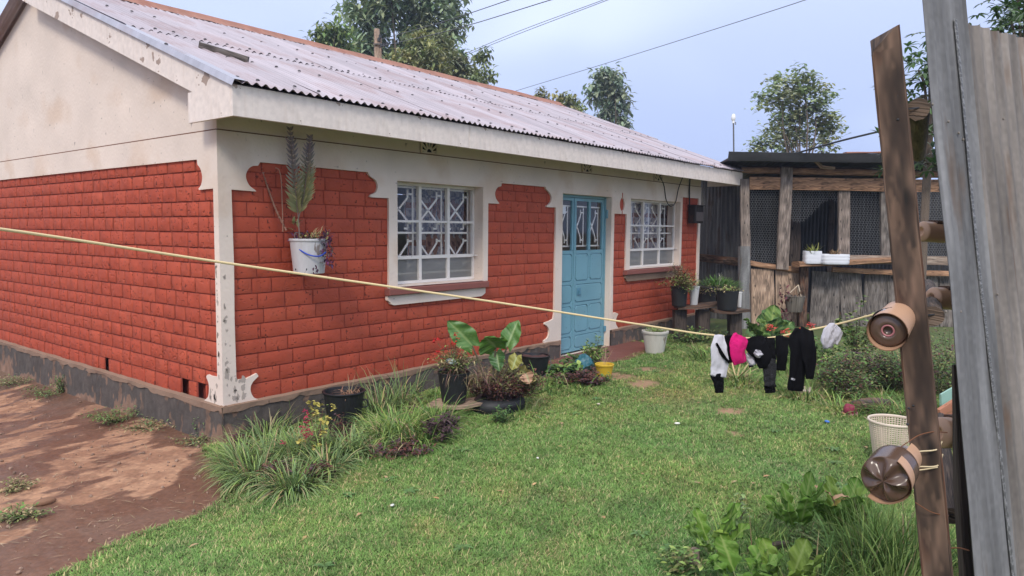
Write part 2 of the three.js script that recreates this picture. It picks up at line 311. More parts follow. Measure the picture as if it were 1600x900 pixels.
const lin = (a, b, s) => { const r = []; for (let x = a; x <= b + 1e-6; x += s) r.push(x); return r; };
const T2 = {};
{ // trodden earth: dry pinkish crust and damp dark stretches
  const N = 1024, X0 = -5, X1 = 1, Z0 = -4, Z1 = 2;
  const wet = (x, z) => {
    const along = fbm(x * 1.1 + z * 0.5 + 20, z * 1.6 - x * 0.4 + 7, 5, 101), run = fbm(x * 0.6 + 3, z * 2.6 + x * 1.3, 4, 104);
    const near = ss(1.25, 0.0, edgeZ(x) - z) * ss(-2.6, -1.2, x) + 0.5 * ss(0.9, 0.1, edgeZ(x) - z);
    return ss(0.485, 0.53, along * 0.5 + run * 0.3 + 0.2 * fbm(x * 5, z * 9, 4, 107) + near * 0.17 + 0.022);
  };
  const d = new Uint8Array(N * N * 4), e = new Uint8Array(N * N * 4);
  for (let j = 0; j < N; j++) for (let i = 0; i < N; i++) {
    const x = mix(X0, X1, (i + 0.5) / N), z = mix(Z0, Z1, (j + 0.5) / N), w = wet(x, z), f = fbm(x * 9, z * 9, 5, 111), g = fbm(x * 50, z * 50, 3, 113);
    let c = blend([0.66, 0.505, 0.395], [0.56, 0.41, 0.315], ss(0.35, 0.65, f)); c = blend(c, blend([0.365, 0.25, 0.19], [0.445, 0.32, 0.245], fbm(x * 4, z * 7, 4, 119)), w * 0.92); c = blend(c, [0.43, 0.34, 0.29], w * ss(0.52, 0.7, fbm(x * 3, z * 3, 3, 117)) * 0.5);
    c = tint(0.86 + 0.28 * g, c); const o = (j * N + i) * 4; for (let k = 0; k < 3; k++) d[o + k] = Math.min(255, c[k] * 255); d[o + 3] = 255;
    const r = mix(0.95, 0.6 - 0.12 * f, w); e[o] = e[o + 1] = e[o + 2] = r * 255; e[o + 3] = 255;
  }
  const mk = (a, s) => { const t = new THREE.DataTexture(a, N, N); t.magFilter = THREE.LinearFilter; t.minFilter = THREE.LinearMipmapLinearFilter; t.generateMipmaps = true; if (s) t.colorSpace = THREE.SRGBColorSpace; t.repeat.set(1 / 6, 1 / 6); t.offset.set(5 / 6, 4 / 6); t.wrapS = t.wrapT = THREE.RepeatWrapping; t.needsUpdate = true; return t; };
  T2.earth = mk(d, true); T2.earthR = mk(e, false);
}
const patch = (x, z) => ss(0.50, 0.78, 0.6 * fbm(x * 0.9 + 31, z * 0.9 + 12, 3, 121) + 0.4 * fbm(x * 3.1, z * 3.1, 3, 123)); // dry, thin stretches of lawn
const barePts = [[1140, 643, 0.16], [960, 590, 0.3], [1010, 578, 0.22], [1000, 600, 0.2], [1150, 680, 0.1], [870, 610, 0.1]].map(([u, v, r]) => [gp(u, v), r]);
const bare = (x, z) => { let b = 0; for (const [p, r] of barePts) b = Math.max(b, ss(1.25, 0.5, Math.hypot(x - p.x, z - p.z) / r + (fbm(x * 7, z * 7, 3, 131) - 0.5) * 0.9)); return b; };
{
  const S = []; for (let k = -70; k <= 70; k++) S.push(Math.sinh(k / 70 * 5.6) * 2.2);
  const far = std([1, 1, 1], { vertexColors: true, roughness: 1, bumpMap: T.rough, bumpScale: 0.03 });
  struct('ground', sheet(S.map((x) => x + 2), S.map((z) => z + 1), null, -0.012, (x, z) => { const f = fbm(x * 0.7, z * 0.7, 4, 141); return blend([0.16, 0.095, 0.06], [0.075, 0.10, 0.035], ss(0.4, 0.6, f)); }), far);
  struct('dirt_yard', sheet(lin(-4.9, 0.96, 0.06), lin(-3.96, 1.92, 0.06), (x, z) => z < edgeZ(x) + 0.12 && x < 0.1, 0.0), std([1, 1, 1], { map: T2.earth, roughnessMap: T2.earthR, roughness: 1, bumpMap: T.rough, bumpScale: 0.015 }));
  struct('lawn', sheet(lin(-3.8, 12, 0.07), lin(-0.05, 6.6, 0.07), onLawn, 0.004, (x, z) => {
    const f = fbm(x * 5, z * 5, 4, 151), b = bare(x, z); let c = blend([0.055, 0.095, 0.02], [0.10, 0.115, 0.035], f); c = blend(c, [0.17, 0.15, 0.06], patch(x, z) * 0.5); return blend(c, [0.29, 0.175, 0.10], b);
  }), std([1, 1, 1], { vertexColors: true, roughness: 1, bumpMap: T.rough, bumpScale: 0.02 }));
}
// mown grass
{
  const kinds = [0, 1, 2].map((s) => {
    const m = new MB(), r = rng(500 + s);
    for (let k = 0; k < 10; k++) {
      const a = r() * 6.283, lean = 0.35 + r() * 1.0, h = 0.02 + r() * 0.024, b = v3((r() - 0.5) * 0.045, -0.004, (r() - 0.5) * 0.045);
      const br = 0.6 + r() * 0.8, dry = r() < 0.16;
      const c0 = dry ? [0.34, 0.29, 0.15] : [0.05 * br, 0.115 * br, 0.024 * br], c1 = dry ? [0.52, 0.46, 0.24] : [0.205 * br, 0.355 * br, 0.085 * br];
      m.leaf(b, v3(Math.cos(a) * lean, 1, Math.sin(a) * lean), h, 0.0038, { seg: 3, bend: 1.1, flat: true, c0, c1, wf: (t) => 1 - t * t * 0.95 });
    }
    return m.geo();
  });
  const spots = [[], [], []], r = rng(77), col = [[], [], []];
  const add = (x, z, sc) => {
    const b = bare(x, z); if (r() < b * 0.93) return;
    const k = Math.floor(r() * 3), p = patch(x, z), f = fbm(x * 1.6 + 5, z * 1.6, 3, 161), q = fbm(x * 8, z * 8, 2, 163);
    spots[k].push([x, z, sc * (0.7 + 0.55 * r()) * (1 - 0.25 * p), r() * 6.283, (r() - 0.5) * 0.35]);
    const l = 0.68 + 0.6 * r() + 0.5 * (q - 0.5);
    col[k].push([l * mix(0.72, 1.28, f) * mix(1, 1.5, p), l * mix(0.88, 1.06, f) * mix(1, 1.06, p), l * mix(0.85, 0.9, f) * mix(1, 1.25, p)]);
  };
  for (let n = 0; n < 210000; n++) {
    const u = r(), x = -3.2 + u * u * 2.2 + u * 9.5 * r() * 1.0 + (1 - u) * 5 * r(), z = r() * 5.6;
    const pt = v3(x, 0, z), d = depthOf(pt); if (d < 1.9) continue;
    if (!onLawn(x, z)) { if (z < edgeZ(x) - 0.10 || r() < 0.5) continue; }
    if (x > 4.4 && x < 6.4 && z < 0.62) continue;
    add(x, z, z < 0.25 ? 1.3 : 1);
  }
  const mat = std([1, 1, 1], { vertexColors: true, roughness: 0.75 });
  const o = new THREE.Object3D(), cc = new THREE.Color();
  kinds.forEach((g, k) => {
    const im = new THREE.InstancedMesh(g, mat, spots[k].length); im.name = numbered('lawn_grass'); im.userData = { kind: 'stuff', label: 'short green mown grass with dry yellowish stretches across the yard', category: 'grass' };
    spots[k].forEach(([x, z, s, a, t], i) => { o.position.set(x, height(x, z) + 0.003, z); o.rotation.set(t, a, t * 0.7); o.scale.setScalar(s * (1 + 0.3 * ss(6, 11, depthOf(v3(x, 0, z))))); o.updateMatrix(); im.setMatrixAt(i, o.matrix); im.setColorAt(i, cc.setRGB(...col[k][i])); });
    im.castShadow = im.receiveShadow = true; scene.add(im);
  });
}

// ───────────── the house ─────────────
const HL = 8.77, HD = 6.8, SL = 0.383, EV = 2.645; // length, depth, roof slope, eave height
const roofY = (z) => EV + SL * (0.55 - z);
const house = thing('house', 'long single storey house of red painted bricks and cream plaster under a corrugated iron roof', 'house', v3(0, 0, 0));
const ROT = new THREE.Matrix4().makeRotationY(-Math.PI / 2);
const toSide = (g) => g.applyMatrix4(ROT);
const rows = [0.2, 0.335, 0.46, 0.585, 0.705, 0.83, 0.95, 1.08, 1.205, 1.325, 1.45, 1.575, 1.70, 1.82, 1.945, 2.06, 2.175];
const openings = [[1.81, 3.10, 1.045, 2.09], [4.62, 5.84, -0.08, 2.09], [6.36, 8.0, 1.045, 2.09]];
const frontWall = (() => { // wall body round the openings
  const g = []; let x = 0.0;
  for (const [a, b, c, d] of openings) { g.push(box(x, a, -0.3, 2.36, -0.22, -0.06)); if (c > 0) g.push(box(a, b, -0.3, c, -0.22, -0.06)); g.push(box(a, b, d, 2.36, -0.22, -0.06)); x = b; }
  g.push(box(x, HL, -0.3, 2.36, -0.22, -0.06)); return part(house, 'front_wall', g, M.mortar);
})();
const sideWall = part(house, 'side_wall', [box(0.06, 0.22, -0.5, 2.36, -HD, -0.222)], M.mortar);
part(house, 'far_wall', [box(HL - 0.22, HL - 0.001, -0.3, 2.36, -HD, -0.222), plate([[0, 0], [-HD, 0], [-HD, 0.1], [-3.4, 1.72], [0, 0.42]], -0.2, 0).applyMatrix4(ROT).translate(HL - 0.21, 2.36, 0)], M.plaster);
part(house, 'back_wall', [box(0.22, HL - 0.22, -0.3, 2.36, -HD, -HD + 0.2)], M.plaster);
part(house, 'ceiling', [box(0.22, HL - 0.22, 2.37, 2.39, -HD + 0.2, -0.222)], M.inside);
part(house, 'floor_slab', [box(0.22, HL - 0.22, -0.1, -0.03, -HD + 0.2, -0.222)], M.inside);

function brickGeo(x0, x1, y0, y1, dep, seed, rough, vj = 0) { // one stone with a dressed or split face, rounded into its joints
  const r = rng(seed), g = 0.0024 + r() * 0.0018, e = 0.0042, w = x1 - x0, h = y1 - y0;
  const jx = () => (r() - 0.5) * 0.003; x0 += g + vj + Math.abs(jx()); x1 -= g + vj + Math.abs(jx()); y0 += g * 0.8; y1 -= g * 0.8 + Math.abs(jx()) * 0.6;
  const nx = w > 0.16 ? 3 : 2, xs = [x0, x0 + e], ys = [y0, y0 + e, (y0 + y1) / 2, y1 - e, y1]; for (let k = 1; k < nx; k++) xs.push(mix(x0, x1, k / nx)); xs.push(x1 - e, x1);
  const P = [], C = [], UVs = [], I = [], ou = r() * 7, ov = r() * 7, nX = xs.length, tl = (r() - 0.5) * rough, tv = (r() - 0.5) * rough, pr = dep * (0.75 + 0.5 * r());
  ys.forEach((y, j) => xs.forEach((x, i) => {
    const ed = i === 0 || j === 0 || i === nX - 1 || j === 4; const z = ed ? -0.004 : pr + tl * ((x - x0) / (x1 - x0) - 0.5) * 2 + tv * (j - 2) / 2 + (r() - 0.5) * rough;
    P.push(x + (ed ? 0 : (r() - 0.5) * 0.004), y + (ed ? 0 : (r() - 0.5) * 0.003), z); UVs.push(x + ou, y + ov); const jointShade = ed ? (vj ? 0.28 : 0.85) : 0.97 + 0.06 * r(); C.push(jointShade, jointShade, jointShade); // edge vertices darkened: shade of the joints put into the colour
  }));
  for (let j = 0; j < 4; j++) for (let i = 0; i + 1 < nX; i++) { const a = j * nX + i, b = a + 1, c = a + nX, d = c + 1; I.push(a, b, c, b, d, c); }
  const q = new THREE.BufferGeometry(); q.setAttribute('position', new THREE.Float32BufferAttribute(P, 3)); q.setAttribute('uv', new THREE.Float32BufferAttribute(UVs, 2)); q.setAttribute('color', new THREE.Float32BufferAttribute(C, 3)); q.setIndex(I); q.computeVertexNormals(); return q;
}
function layBricks(wall, freeOf, minL, maxL, dep, rough, toWorld, missing, stuffName, most) {
  const list = [], strips = [], r = rng(most + 31);
  for (let k = 0; k + 1 < rows.length; k++) {
    const y0 = rows[k], y1 = rows[k + 1];
    for (const [a, b] of freeOf(y0, y1)) {
      let x = a, s0 = a; const joint = [];
      while (x < b - 0.001) { let n = Math.min(b, x + rr(minL, maxL, r)); if (b - n < minL * 0.55) n = b; 
        const gap = missing.some(([mx, my]) => mx > x && mx < n && my > y0 && my < y1);
        if (gap) { const mx = missing.find(([q, w]) => q > x && q < n && w > y0 && w < y1)[0], l = Math.max(x, mx - 0.065), h = Math.min(n, mx + 0.065); if (l > x + 0.03) { list.push([x, l, y0, y1]); } if (l > s0) strips.push([s0, l, y0, y1]); s0 = h; if (n > h + 0.03) list.push([h, n, y0, y1]); } else list.push([x, n, y0, y1]);
        x = n; }
      if (b > s0) strips.push([s0, b, y0, y1]);
    }
  }
  for (const [a, b, c, d] of strips) part(wall, 'x', toWorld(uvBox(new THREE.PlaneGeometry(b - a, d - c).translate((a + b) / 2, (c + d) / 2, 0))), M.mortar);
  const bed = wall.children.filter((m) => m.name === 'x'); // the mortar behind the stones, one part
  const mg = merge(bed.map((m) => m.geometry)); bed.forEach((m) => wall.remove(m));
  const mm = new THREE.Mesh(mg, M.mortar); mm.name = 'mortar'; mm.castShadow = mm.receiveShadow = true; wall.add(mm);
  const f = list.map((q, i) => { const p = toWorld(new THREE.BufferGeometry().setFromPoints([v3((q[0] + q[1]) / 2, (q[2] + q[3]) / 2, 0)])).attributes.position, c = v3(p.getX(0), p.getY(0), p.getZ(0)); const dz = c.clone().sub(EYE); const nrm = toWorld === toSide ? v3(-1, 0, 0) : v3(0, 0, 1); const d = depthOf(c); return { q, i, a: (q[1] - q[0]) * (q[3] - q[2]) * Math.abs(dz.clone().normalize().dot(nrm)) / (d * d) * (d > 0.5 && c.z > -5.2 ? 1 : 0) }; }).sort((p, q) => q.a - p.a);
  const rest = [[], [], [], []];
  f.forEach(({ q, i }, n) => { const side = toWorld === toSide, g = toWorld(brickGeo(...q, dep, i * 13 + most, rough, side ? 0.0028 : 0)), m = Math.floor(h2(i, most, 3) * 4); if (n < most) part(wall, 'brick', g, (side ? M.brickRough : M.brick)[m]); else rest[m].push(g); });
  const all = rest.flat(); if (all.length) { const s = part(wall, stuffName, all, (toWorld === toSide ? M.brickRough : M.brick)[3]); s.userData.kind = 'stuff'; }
}
layBricks(frontWall, (y0) => y0 < 0.94 ? [[0.04, 4.56], [5.92, 8.74]] : [[0.04, 1.765], [3.12, 4.56], [5.885, 6.31], [8.03, 8.74]], 0.17, 0.34, 0.0075, 0.0018, (g) => g, [], 'brick_courses', 160);
layBricks(sideWall, () => [[-HD, -0.03]], 0.15, 0.27, 0.011, 0.004, toSide, [[-0.34, 0.27], [-0.62, 0.27], [-2.12, 0.27]], 'brick_courses', 140);

// cream plaster: corner pillar, band, ornamental cut-outs and door and window surrounds
const frontPl = [[-0.03, 0.2], [0.28, 0.205], ...crv([[0.28, 0.205], [0.235, 0.235], [0.21, 0.30], [0.225, 0.35], [0.285, 0.40]]), [0.27, 0.425], [0.23, 0.41], [0.17, 0.395], [0.088, 0.40], [0.084, 0.9], [0.09, 1.3], [0.083, 1.91], [0.30, 1.905],
  ...crv([[0.29, 1.915], [0.235, 1.955], [0.21, 2.02], [0.23, 2.075], [0.27, 2.105], [0.32, 2.112]]), [0.34, 2.142], [1.455, 2.135], ...crv([[1.465, 2.115], [1.50, 2.09], [1.55, 2.065], [1.572, 2.01], [1.55, 1.955], [1.49, 1.93]]), [1.475, 1.912], [1.49, 1.905], [1.71, 1.905], [1.705, 1.04], [1.81, 1.04], [1.81, 2.09], [3.10, 2.09], [3.10, 1.04], [3.17, 1.04], [3.173, 1.905], [3.36, 1.905],
  ...crv([[3.365, 1.912], [3.305, 1.965], [3.29, 2.025], [3.33, 2.085], [3.40, 2.105]]), [3.405, 2.14], [4.255, 2.14], ...crv([[4.265, 2.115], [4.32, 2.085], [4.375, 2.035], [4.38, 1.985], [4.34, 1.935], [4.285, 1.915]]), [4.28, 1.895], [4.48, 1.895], [4.475, 1.2], [4.47, 0.56], [4.45, 0.49], [4.37, 0.47], [4.28, 0.46],
  ...crv([[4.265, 0.44], [4.33, 0.405], [4.37, 0.34], [4.34, 0.265], [4.26, 0.235]]), [4.26, 0.2], [4.62, 0.2], [4.62, 2.09], [5.84, 2.09], [5.84, 0.2], [6.08, 0.2], ...crv([[6.055, 0.225], [6.01, 0.27], [6.0, 0.33], [6.04, 0.39], [6.07, 0.415]]), [5.98, 0.445], [5.91, 0.43], [5.90, 1.0], [5.905, 1.85], [6.25, 1.85], [6.245, 1.04], [6.36, 1.04], [6.36, 2.09], [8.0, 2.09], [8.0, 1.04], [8.06, 1.04], [8.065, 2.165], [8.69, 2.165], [8.69, 1.2], [8.70, 0.2], [HL, 0.2], [HL, 2.36], [-0.03, 2.36]];
const oval = []; for (let k = 0; k < 24; k++) { const a = k / 24 * 6.283; oval.push([6.115 + 0.065 * Math.cos(a), 1.985 + 0.095 * Math.sin(a)]); }
part(house, 'plaster_surround', [plate(frontPl, 0.004, 0.03, [oval]), box(0.0, HL, 2.368, 2.70, -0.06, 0.022)], M.plaster);
part(house, 'medallion', [plate(oval, 0.003, 0.012), box(6.108, 6.122, 2.08, 2.15, 0.03, 0.034), box(6.108, 6.122, 1.85, 1.89, 0.03, 0.034)], std([0.42, 0.066, 0.03], { roughness: 0.8 }), 'red oval medallion set in the plaster');
const sidePl = [[0.004, 0.2], [0.004, 2.36], [-HD, 2.36], [-HD, 2.15], [-3, 2.155], [-0.275, 2.15], [-0.27, 2.115], ...crv([[-0.262, 2.105], [-0.225, 2.075], [-0.20, 2.01], [-0.22, 1.95], [-0.262, 1.92]]), [-0.255, 1.91], [-0.04, 1.915], [-0.042, 1.2], [-0.05, 0.43], [-0.15, 0.425], ...crv([[-0.20, 0.43], [-0.218, 0.41], [-0.19, 0.37], [-0.18, 0.32], [-0.20, 0.25], [-0.26, 0.21]]), [-0.26, 0.2]];
part(house, 'plaster_surround', toSide(plate(sidePl, 0.004, 0.03)), M.plaster);
part(house, 'gable', toSide(plate([[0.02, 2.368], [0.02, roofY(0) - 0.03], [-3.4, roofY(-3.4) - 0.03], [-HD, roofY(0) - 0.03], [-HD, 2.368]], -0.2, 0.022)), M.plaster, 'tall cream plastered gable with faint streaks');
part(house, 'rust_line', [box(-0.018, HL, 2.358, 2.3695, -0.05, 0.0265), toSide(box(-HD, 0.016, 2.358, 2.3695, -0.05, 0.0265))], M.rust);
// plinth of weathered tarred render with a mortar ledge on top
function roughBox(x0, x1, y0, y1, z, step, amp, seed) {
  const nx = Math.ceil((x1 - x0) / step), ny = 5, g = new THREE.PlaneGeometry(x1 - x0, y1 - y0, nx, ny).translate((x0 + x1) / 2, (y0 + y1) / 2, z), p = g.attributes.position;
  for (let i = 0; i < p.count; i++) { const x = p.getX(i), y = p.getY(i); p.setZ(i, z + (fbm(x * 5 + seed, y * 9, 4, 171) - 0.5) * amp + 0.02 * ss(y1 - 0.1, y0, y)); }
  g.computeVertexNormals(); return uvBox(g);
}
part(house, 'plinth', [roughBox(-0.05, 4.60, -0.3, 0.19, 0.045, 0.05, 0.03, 1), roughBox(5.86, HL, -0.3, 0.19, 0.045, 0.05, 0.03, 2), toSide(roughBox(-HD, 0.05, -0.6, 0.19, 0.045, 0.05, 0.03, 3)), box(0, 4.62, -0.4, 0.188, -0.06, 0.02), box(5.84, HL, -0.4, 0.188, -0.06, 0.02)], M.plinth);
function ledge(x0, x1, seed) { // uneven mortar fillet
  const n = Math.ceil((x1 - x0) / 0.06), P = [], I = []; for (let k = 0; k <= n; k++) { const x = mix(x0, x1, k / n), o = (fbm(x * 6 + seed, 1, 3, 181) - 0.5); P.push(x, 0.212 + o * 0.012, 0.008, x, 0.202 + o * 0.02, 0.055 + o * 0.02, x, 0.165 + (fbm(x * 9 + seed, 7, 2, 182) - 0.5) * 0.05, 0.052); if (k) { const a = (k - 1) * 3; I.push(a, a + 1, a + 3, a + 1, a + 4, a + 3, a + 1, a + 2, a + 4, a + 2, a + 5, a + 4); } }
  const g = new THREE.BufferGeometry(); g.setAttribute('position', new THREE.Float32BufferAttribute(P, 3)); g.setIndex(I); return uvBox(g);
}
part(house, 'mortar_ledge', [ledge(-0.05, 4.60, 1), ledge(5.86, HL, 2), toSide(ledge(-HD, 0.05, 3))], M.ledge);

// flaked and mouldy patches on the corner pillar and its foot
{
  const g = [], r = rng(19); for (let k = 0; k < 60; k++) { const y = 0.24 + Math.pow(r(), 1.6) * 1.1, side = r() < 0.5, w = 0.004 + r() * (y < 0.5 ? 0.017 : 0.009), h = w * (1 + r() * 1.6), c = y < 0.42 ? 0.02 + r() * 0.15 : 0.012 + r() * 0.02, pts = []; for (let q = 0; q < 14; q++) { const a = q / 14 * 6.283, f = 0.55 + 0.8 * r(); pts.push([(side ? -c : c - 0.015) + Math.cos(a) * w * f, y + Math.sin(a) * h * f]); } const p = plate(pts, 0.0302, 0.0312); g.push(side ? toSide(p) : p); }
  const m = part(house, 'flaked_patch', g, std([0.47, 0.41, 0.37], { map: T.plaster, roughness: 0.95 })); m.userData.kind = 'stuff';
}
// windows
const linings = (a, b, c, d, z) => [box(a, a + 0.012, c, d, -0.2, 0.027), box(b - 0.012, b, c, d, -0.2, 0.027), box(a + 0.012, b - 0.012, d - 0.012, d, -0.2, 0.027), box(a + 0.012, b - 0.012, c, c + 0.012, -0.2, 0.02)];
function windowSet(a, b, zf, rowsY, grille) {
  const c = 1.045, d = 2.09, w = part(house, 'window', linings(a, b, c, d, zf), M.plaster), x0 = a + 0.014, x1 = b - 0.014, cw = (x1 - x0) / 3;
  const y = [c + 0.014, rowsY[0], rowsY[1], d - 0.014], fr = [], z0 = zf - 0.035, z1 = zf, t = 0.028;
  fr.push(box(x0, x1, y[0], y[0] + t, z0, z1), box(x0, x1, y[3] - t, y[3], z0, z1), box(x0, x0 + t, y[0] + t, y[3] - t, z0, z1), box(x1 - t, x1, y[0] + t, y[3] - t, z0, z1));
  for (const k of [1, 2]) { const X = x0 + k * cw; fr.push(box(X - 0.019, X + 0.019, y[0] + t, y[3] - t, z0 + 0.003, z1 + 0.006)); }
  for (let k = 0; k < 3; k++) { const L = k ? x0 + k * cw + 0.019 : x0 + t, R = k < 2 ? x0 + (k + 1) * cw - 0.019 : x1 - t; fr.push(box(L, R, y[1] - 0.017, y[1] + 0.017, z0, z1 + 0.008), box(L, R, y[2] - 0.011, y[2] + 0.011, z0 + 0.004, z1 + 0.003)); }
  fr.push(box(x1 - t, b + 0.01, y[1] - 0.008, y[1] + 0.006, z1 + 0.008, z1 + 0.045));
  part(w, 'window_frame', fr, M.white);
  for (let j = 0; j < 3; j++) for (let k = 0; k < 3; k++) part(w, 'pane', uvBox(new THREE.PlaneGeometry(cw - 0.03, y[j + 1] - y[j] - 0.02).translate(x0 + (k + 0.5) * cw, (y[j] + y[j + 1]) / 2, (z0 + z1) / 2)), j === 0 ? M.frost : M.glass, j === 0 ? 'obscured lower pane' : undefined);
  // burglar bars behind the glass
  const gz = zf - 0.075, g = [], t2 = 0.021, seg = (xa, ya, xb, yb) => { const A = v3(xa, ya, gz), B = v3(xb, yb, gz); g.push(bar([A, B], t2, 0.008, { seg: 1, n: 8, sq: 0.1, side: v3(0, 0, 1).cross(B.clone().sub(A)).normalize() })); };
  const P = cw, H1 = y[3] - y[2], H2 = y[2] - y[1], H3 = y[1] - y[0];
  seg(a, y[2] + H1 * 0.90, b, y[2] + H1 * 0.90); seg(a, y[1] + H2 * 0.68, b, y[1] + H2 * 0.68); seg(a, y[0] + H3 * 0.36, b, y[0] + H3 * 0.36);
  for (let k = 0; k < 3; k++) {
    const L = x0 + (k - 0.02 - grille) * P + 0.02, l = L + P * 0.13, r2 = L + P * 0.73, e = L + P * 0.9;
    const up = (yb, H, top) => { seg(l, yb + H * 0.82, l, yb + H * 0.62); seg(r2, yb + H * 0.82, r2, yb + H * 0.62); seg(l - 0.05, yb + H * 0.72, l, yb + H * 0.72); seg(r2, yb + H * 0.72, e, yb + H * 0.72); };
    up(y[2], H1); seg(l, y[2] + H1 * 0.62, r2, y[2]); seg(r2, y[2] + H1 * 0.62, l, y[2]);
    const m = (l + r2) / 2, yb = y[1], H = H2 * 0.62; up(yb, H); seg(l, yb + H * 0.62, m, yb); seg(r2, yb + H * 0.62, m, yb);
    for (const [q, s] of [[l, -1], [r2, 1]]) { seg(q, yb + H2 * 0.95, q, yb + H2 * 0.80); seg(q, yb + H2 * 0.80, q - s * 0.05, yb + H2 * 0.80); seg(q, yb + H2 * 0.95, q + s * 0.05, yb + H2 * 0.95); seg(q, y[0] + H3 * 0.9, q, y[0] + H3 * 0.55); seg(q, y[0] + H3 * 0.7, q + s * 0.05, y[0] + H3 * 0.7); }
    seg(e, y[1], e, y[3]);
  }
  part(w, 'burglar_bars', g, M.white);
  return w;
}
function curtain(w, x0, x1, z, seed, dens) { // gathered lace
  const n = 60, g = new THREE.PlaneGeometry(x1 - x0, 1.12, n, 10).translate((x0 + x1) / 2, 1.56, z), p = g.attributes.position;
  for (let i = 0; i < p.count; i++) { const x = p.getX(i), y = p.getY(i); p.setZ(i, z + 0.035 * Math.sin(x * 55 + seed + Math.sin(y * 3) * 0.8) + (fbm(x * 8, y * 3, 3, seed) - 0.5) * 0.06); p.setX(i, x + (fbm(x * 3, y * 2.2, 2, seed + 4) - 0.5) * 0.2); }
  g.computeVertexNormals(); part(w, 'curtain', uvBox(g), M.laceP);
}
T.lace = tex(256, (u, v) => { const a = ss(0.42, 0.55, fbm(u * 8, v * 8, 4, 201, 8)), b = ss(0.55, 0.6, vn(u * 14, v * 14, 203, 14)); return blend([0.58, 0.58, 0.64], [0.90, 0.88, 0.86], Math.max(a * 0.7, b)).map((x, i) => x - (vn(u * 6 + 3, v * 6, 207, 6) > 0.72 ? [0.06, 0.25, 0.32][i] : 0)); }, 0.4);
M.laceP = new THREE.MeshPhysicalMaterial({ color: new THREE.Color().setRGB(0.66, 0.64, 0.69), map: T.lace, roughness: 0.95, transmission: 0.15, thickness: 0, side: THREE.DoubleSide });
const w1 = windowSet(1.81, 3.10, -0.10, [1.325, 1.69], 0);
curtain(w1, 2.55, 3.35, -0.46, 3); curtain(w1, 2.28, 2.62, -0.40, 8);
const w2 = windowSet(6.36, 8.0, -0.06, [1.325, 1.69], 0.35);
curtain(w2, 6.5, 8.3, -0.36, 5);
for (const [w, x0, x1, X0, X1] of [[w1, 1.665, 3.135, 1.69, 3.12], [w2, 6.2, 8.03, 6.24, 7.94]]) {
  part(w, 'sill', cbox(x0, x1, 0.972, 1.038, 0.004, 0.085, 0.006), M.sill, 'dull red window sill');
  part(w, 'plaster_strip', plate([[X0 - 0.012, 0.965], [X0 - 0.012, 0.925], [X0 + 0.03, 0.90], [X0 + 0.03, 0.885], [X0 + 0.07, 0.872], [X1 - 0.07, 0.874], [X1 - 0.04, 0.885], [X1, 0.905], [X1, 0.968]], 0.004, 0.04), w === w1 ? M.plaster : M.ledge);
}
// sun-ray ventilation blocks
for (const [x, w, y0, y1] of [[2.13, 0.235, 2.372, 2.535], [5.06, 0.235, 2.372, 2.535], [7.06, 0.26, 2.372, 2.535]]) {
  const V = part(house, 'vent_block', [box(x, x + w, y0, y1, 0.0225, 0.026)], M.dark), g = [], cx = x + w / 2;
  g.push(box(x, x + 0.014, y0, y1, 0.0265, 0.045), box(x + w - 0.014, x + w, y0, y1, 0.0265, 0.045), box(x + 0.014, x + w - 0.014, y0, y0 + 0.012, 0.0265, 0.045));
  const arc = []; for (let k = 0; k <= 8; k++) { const a = k / 8 * Math.PI; arc.push(v3(cx + 0.045 * Math.cos(a), y0 + 0.012 + 0.045 * Math.sin(a), 0.035)); } g.push(bar(arc, 0.014, 0.018, { seg: 10, side: v3(0, 0, 1) }));
  for (let k = 0; k < 7; k++) { const a = 0.15 + k / 6 * (Math.PI - 0.3), A = v3(cx + 0.055 * Math.cos(a), y0 + 0.012 + 0.055 * Math.sin(a), 0.035), B = v3(cx + Math.min(0.13, (w / 2) / Math.max(0.3, Math.abs(Math.cos(a)))) * Math.cos(a), y0 + 0.012 + 0.14 * Math.sin(a), 0.035); g.push(bar([A, B], 0.013, 0.018, { seg: 1, side: v3(0, 0, 1) })); }
  part(V, 'ray_grid', g, M.plaster);
}
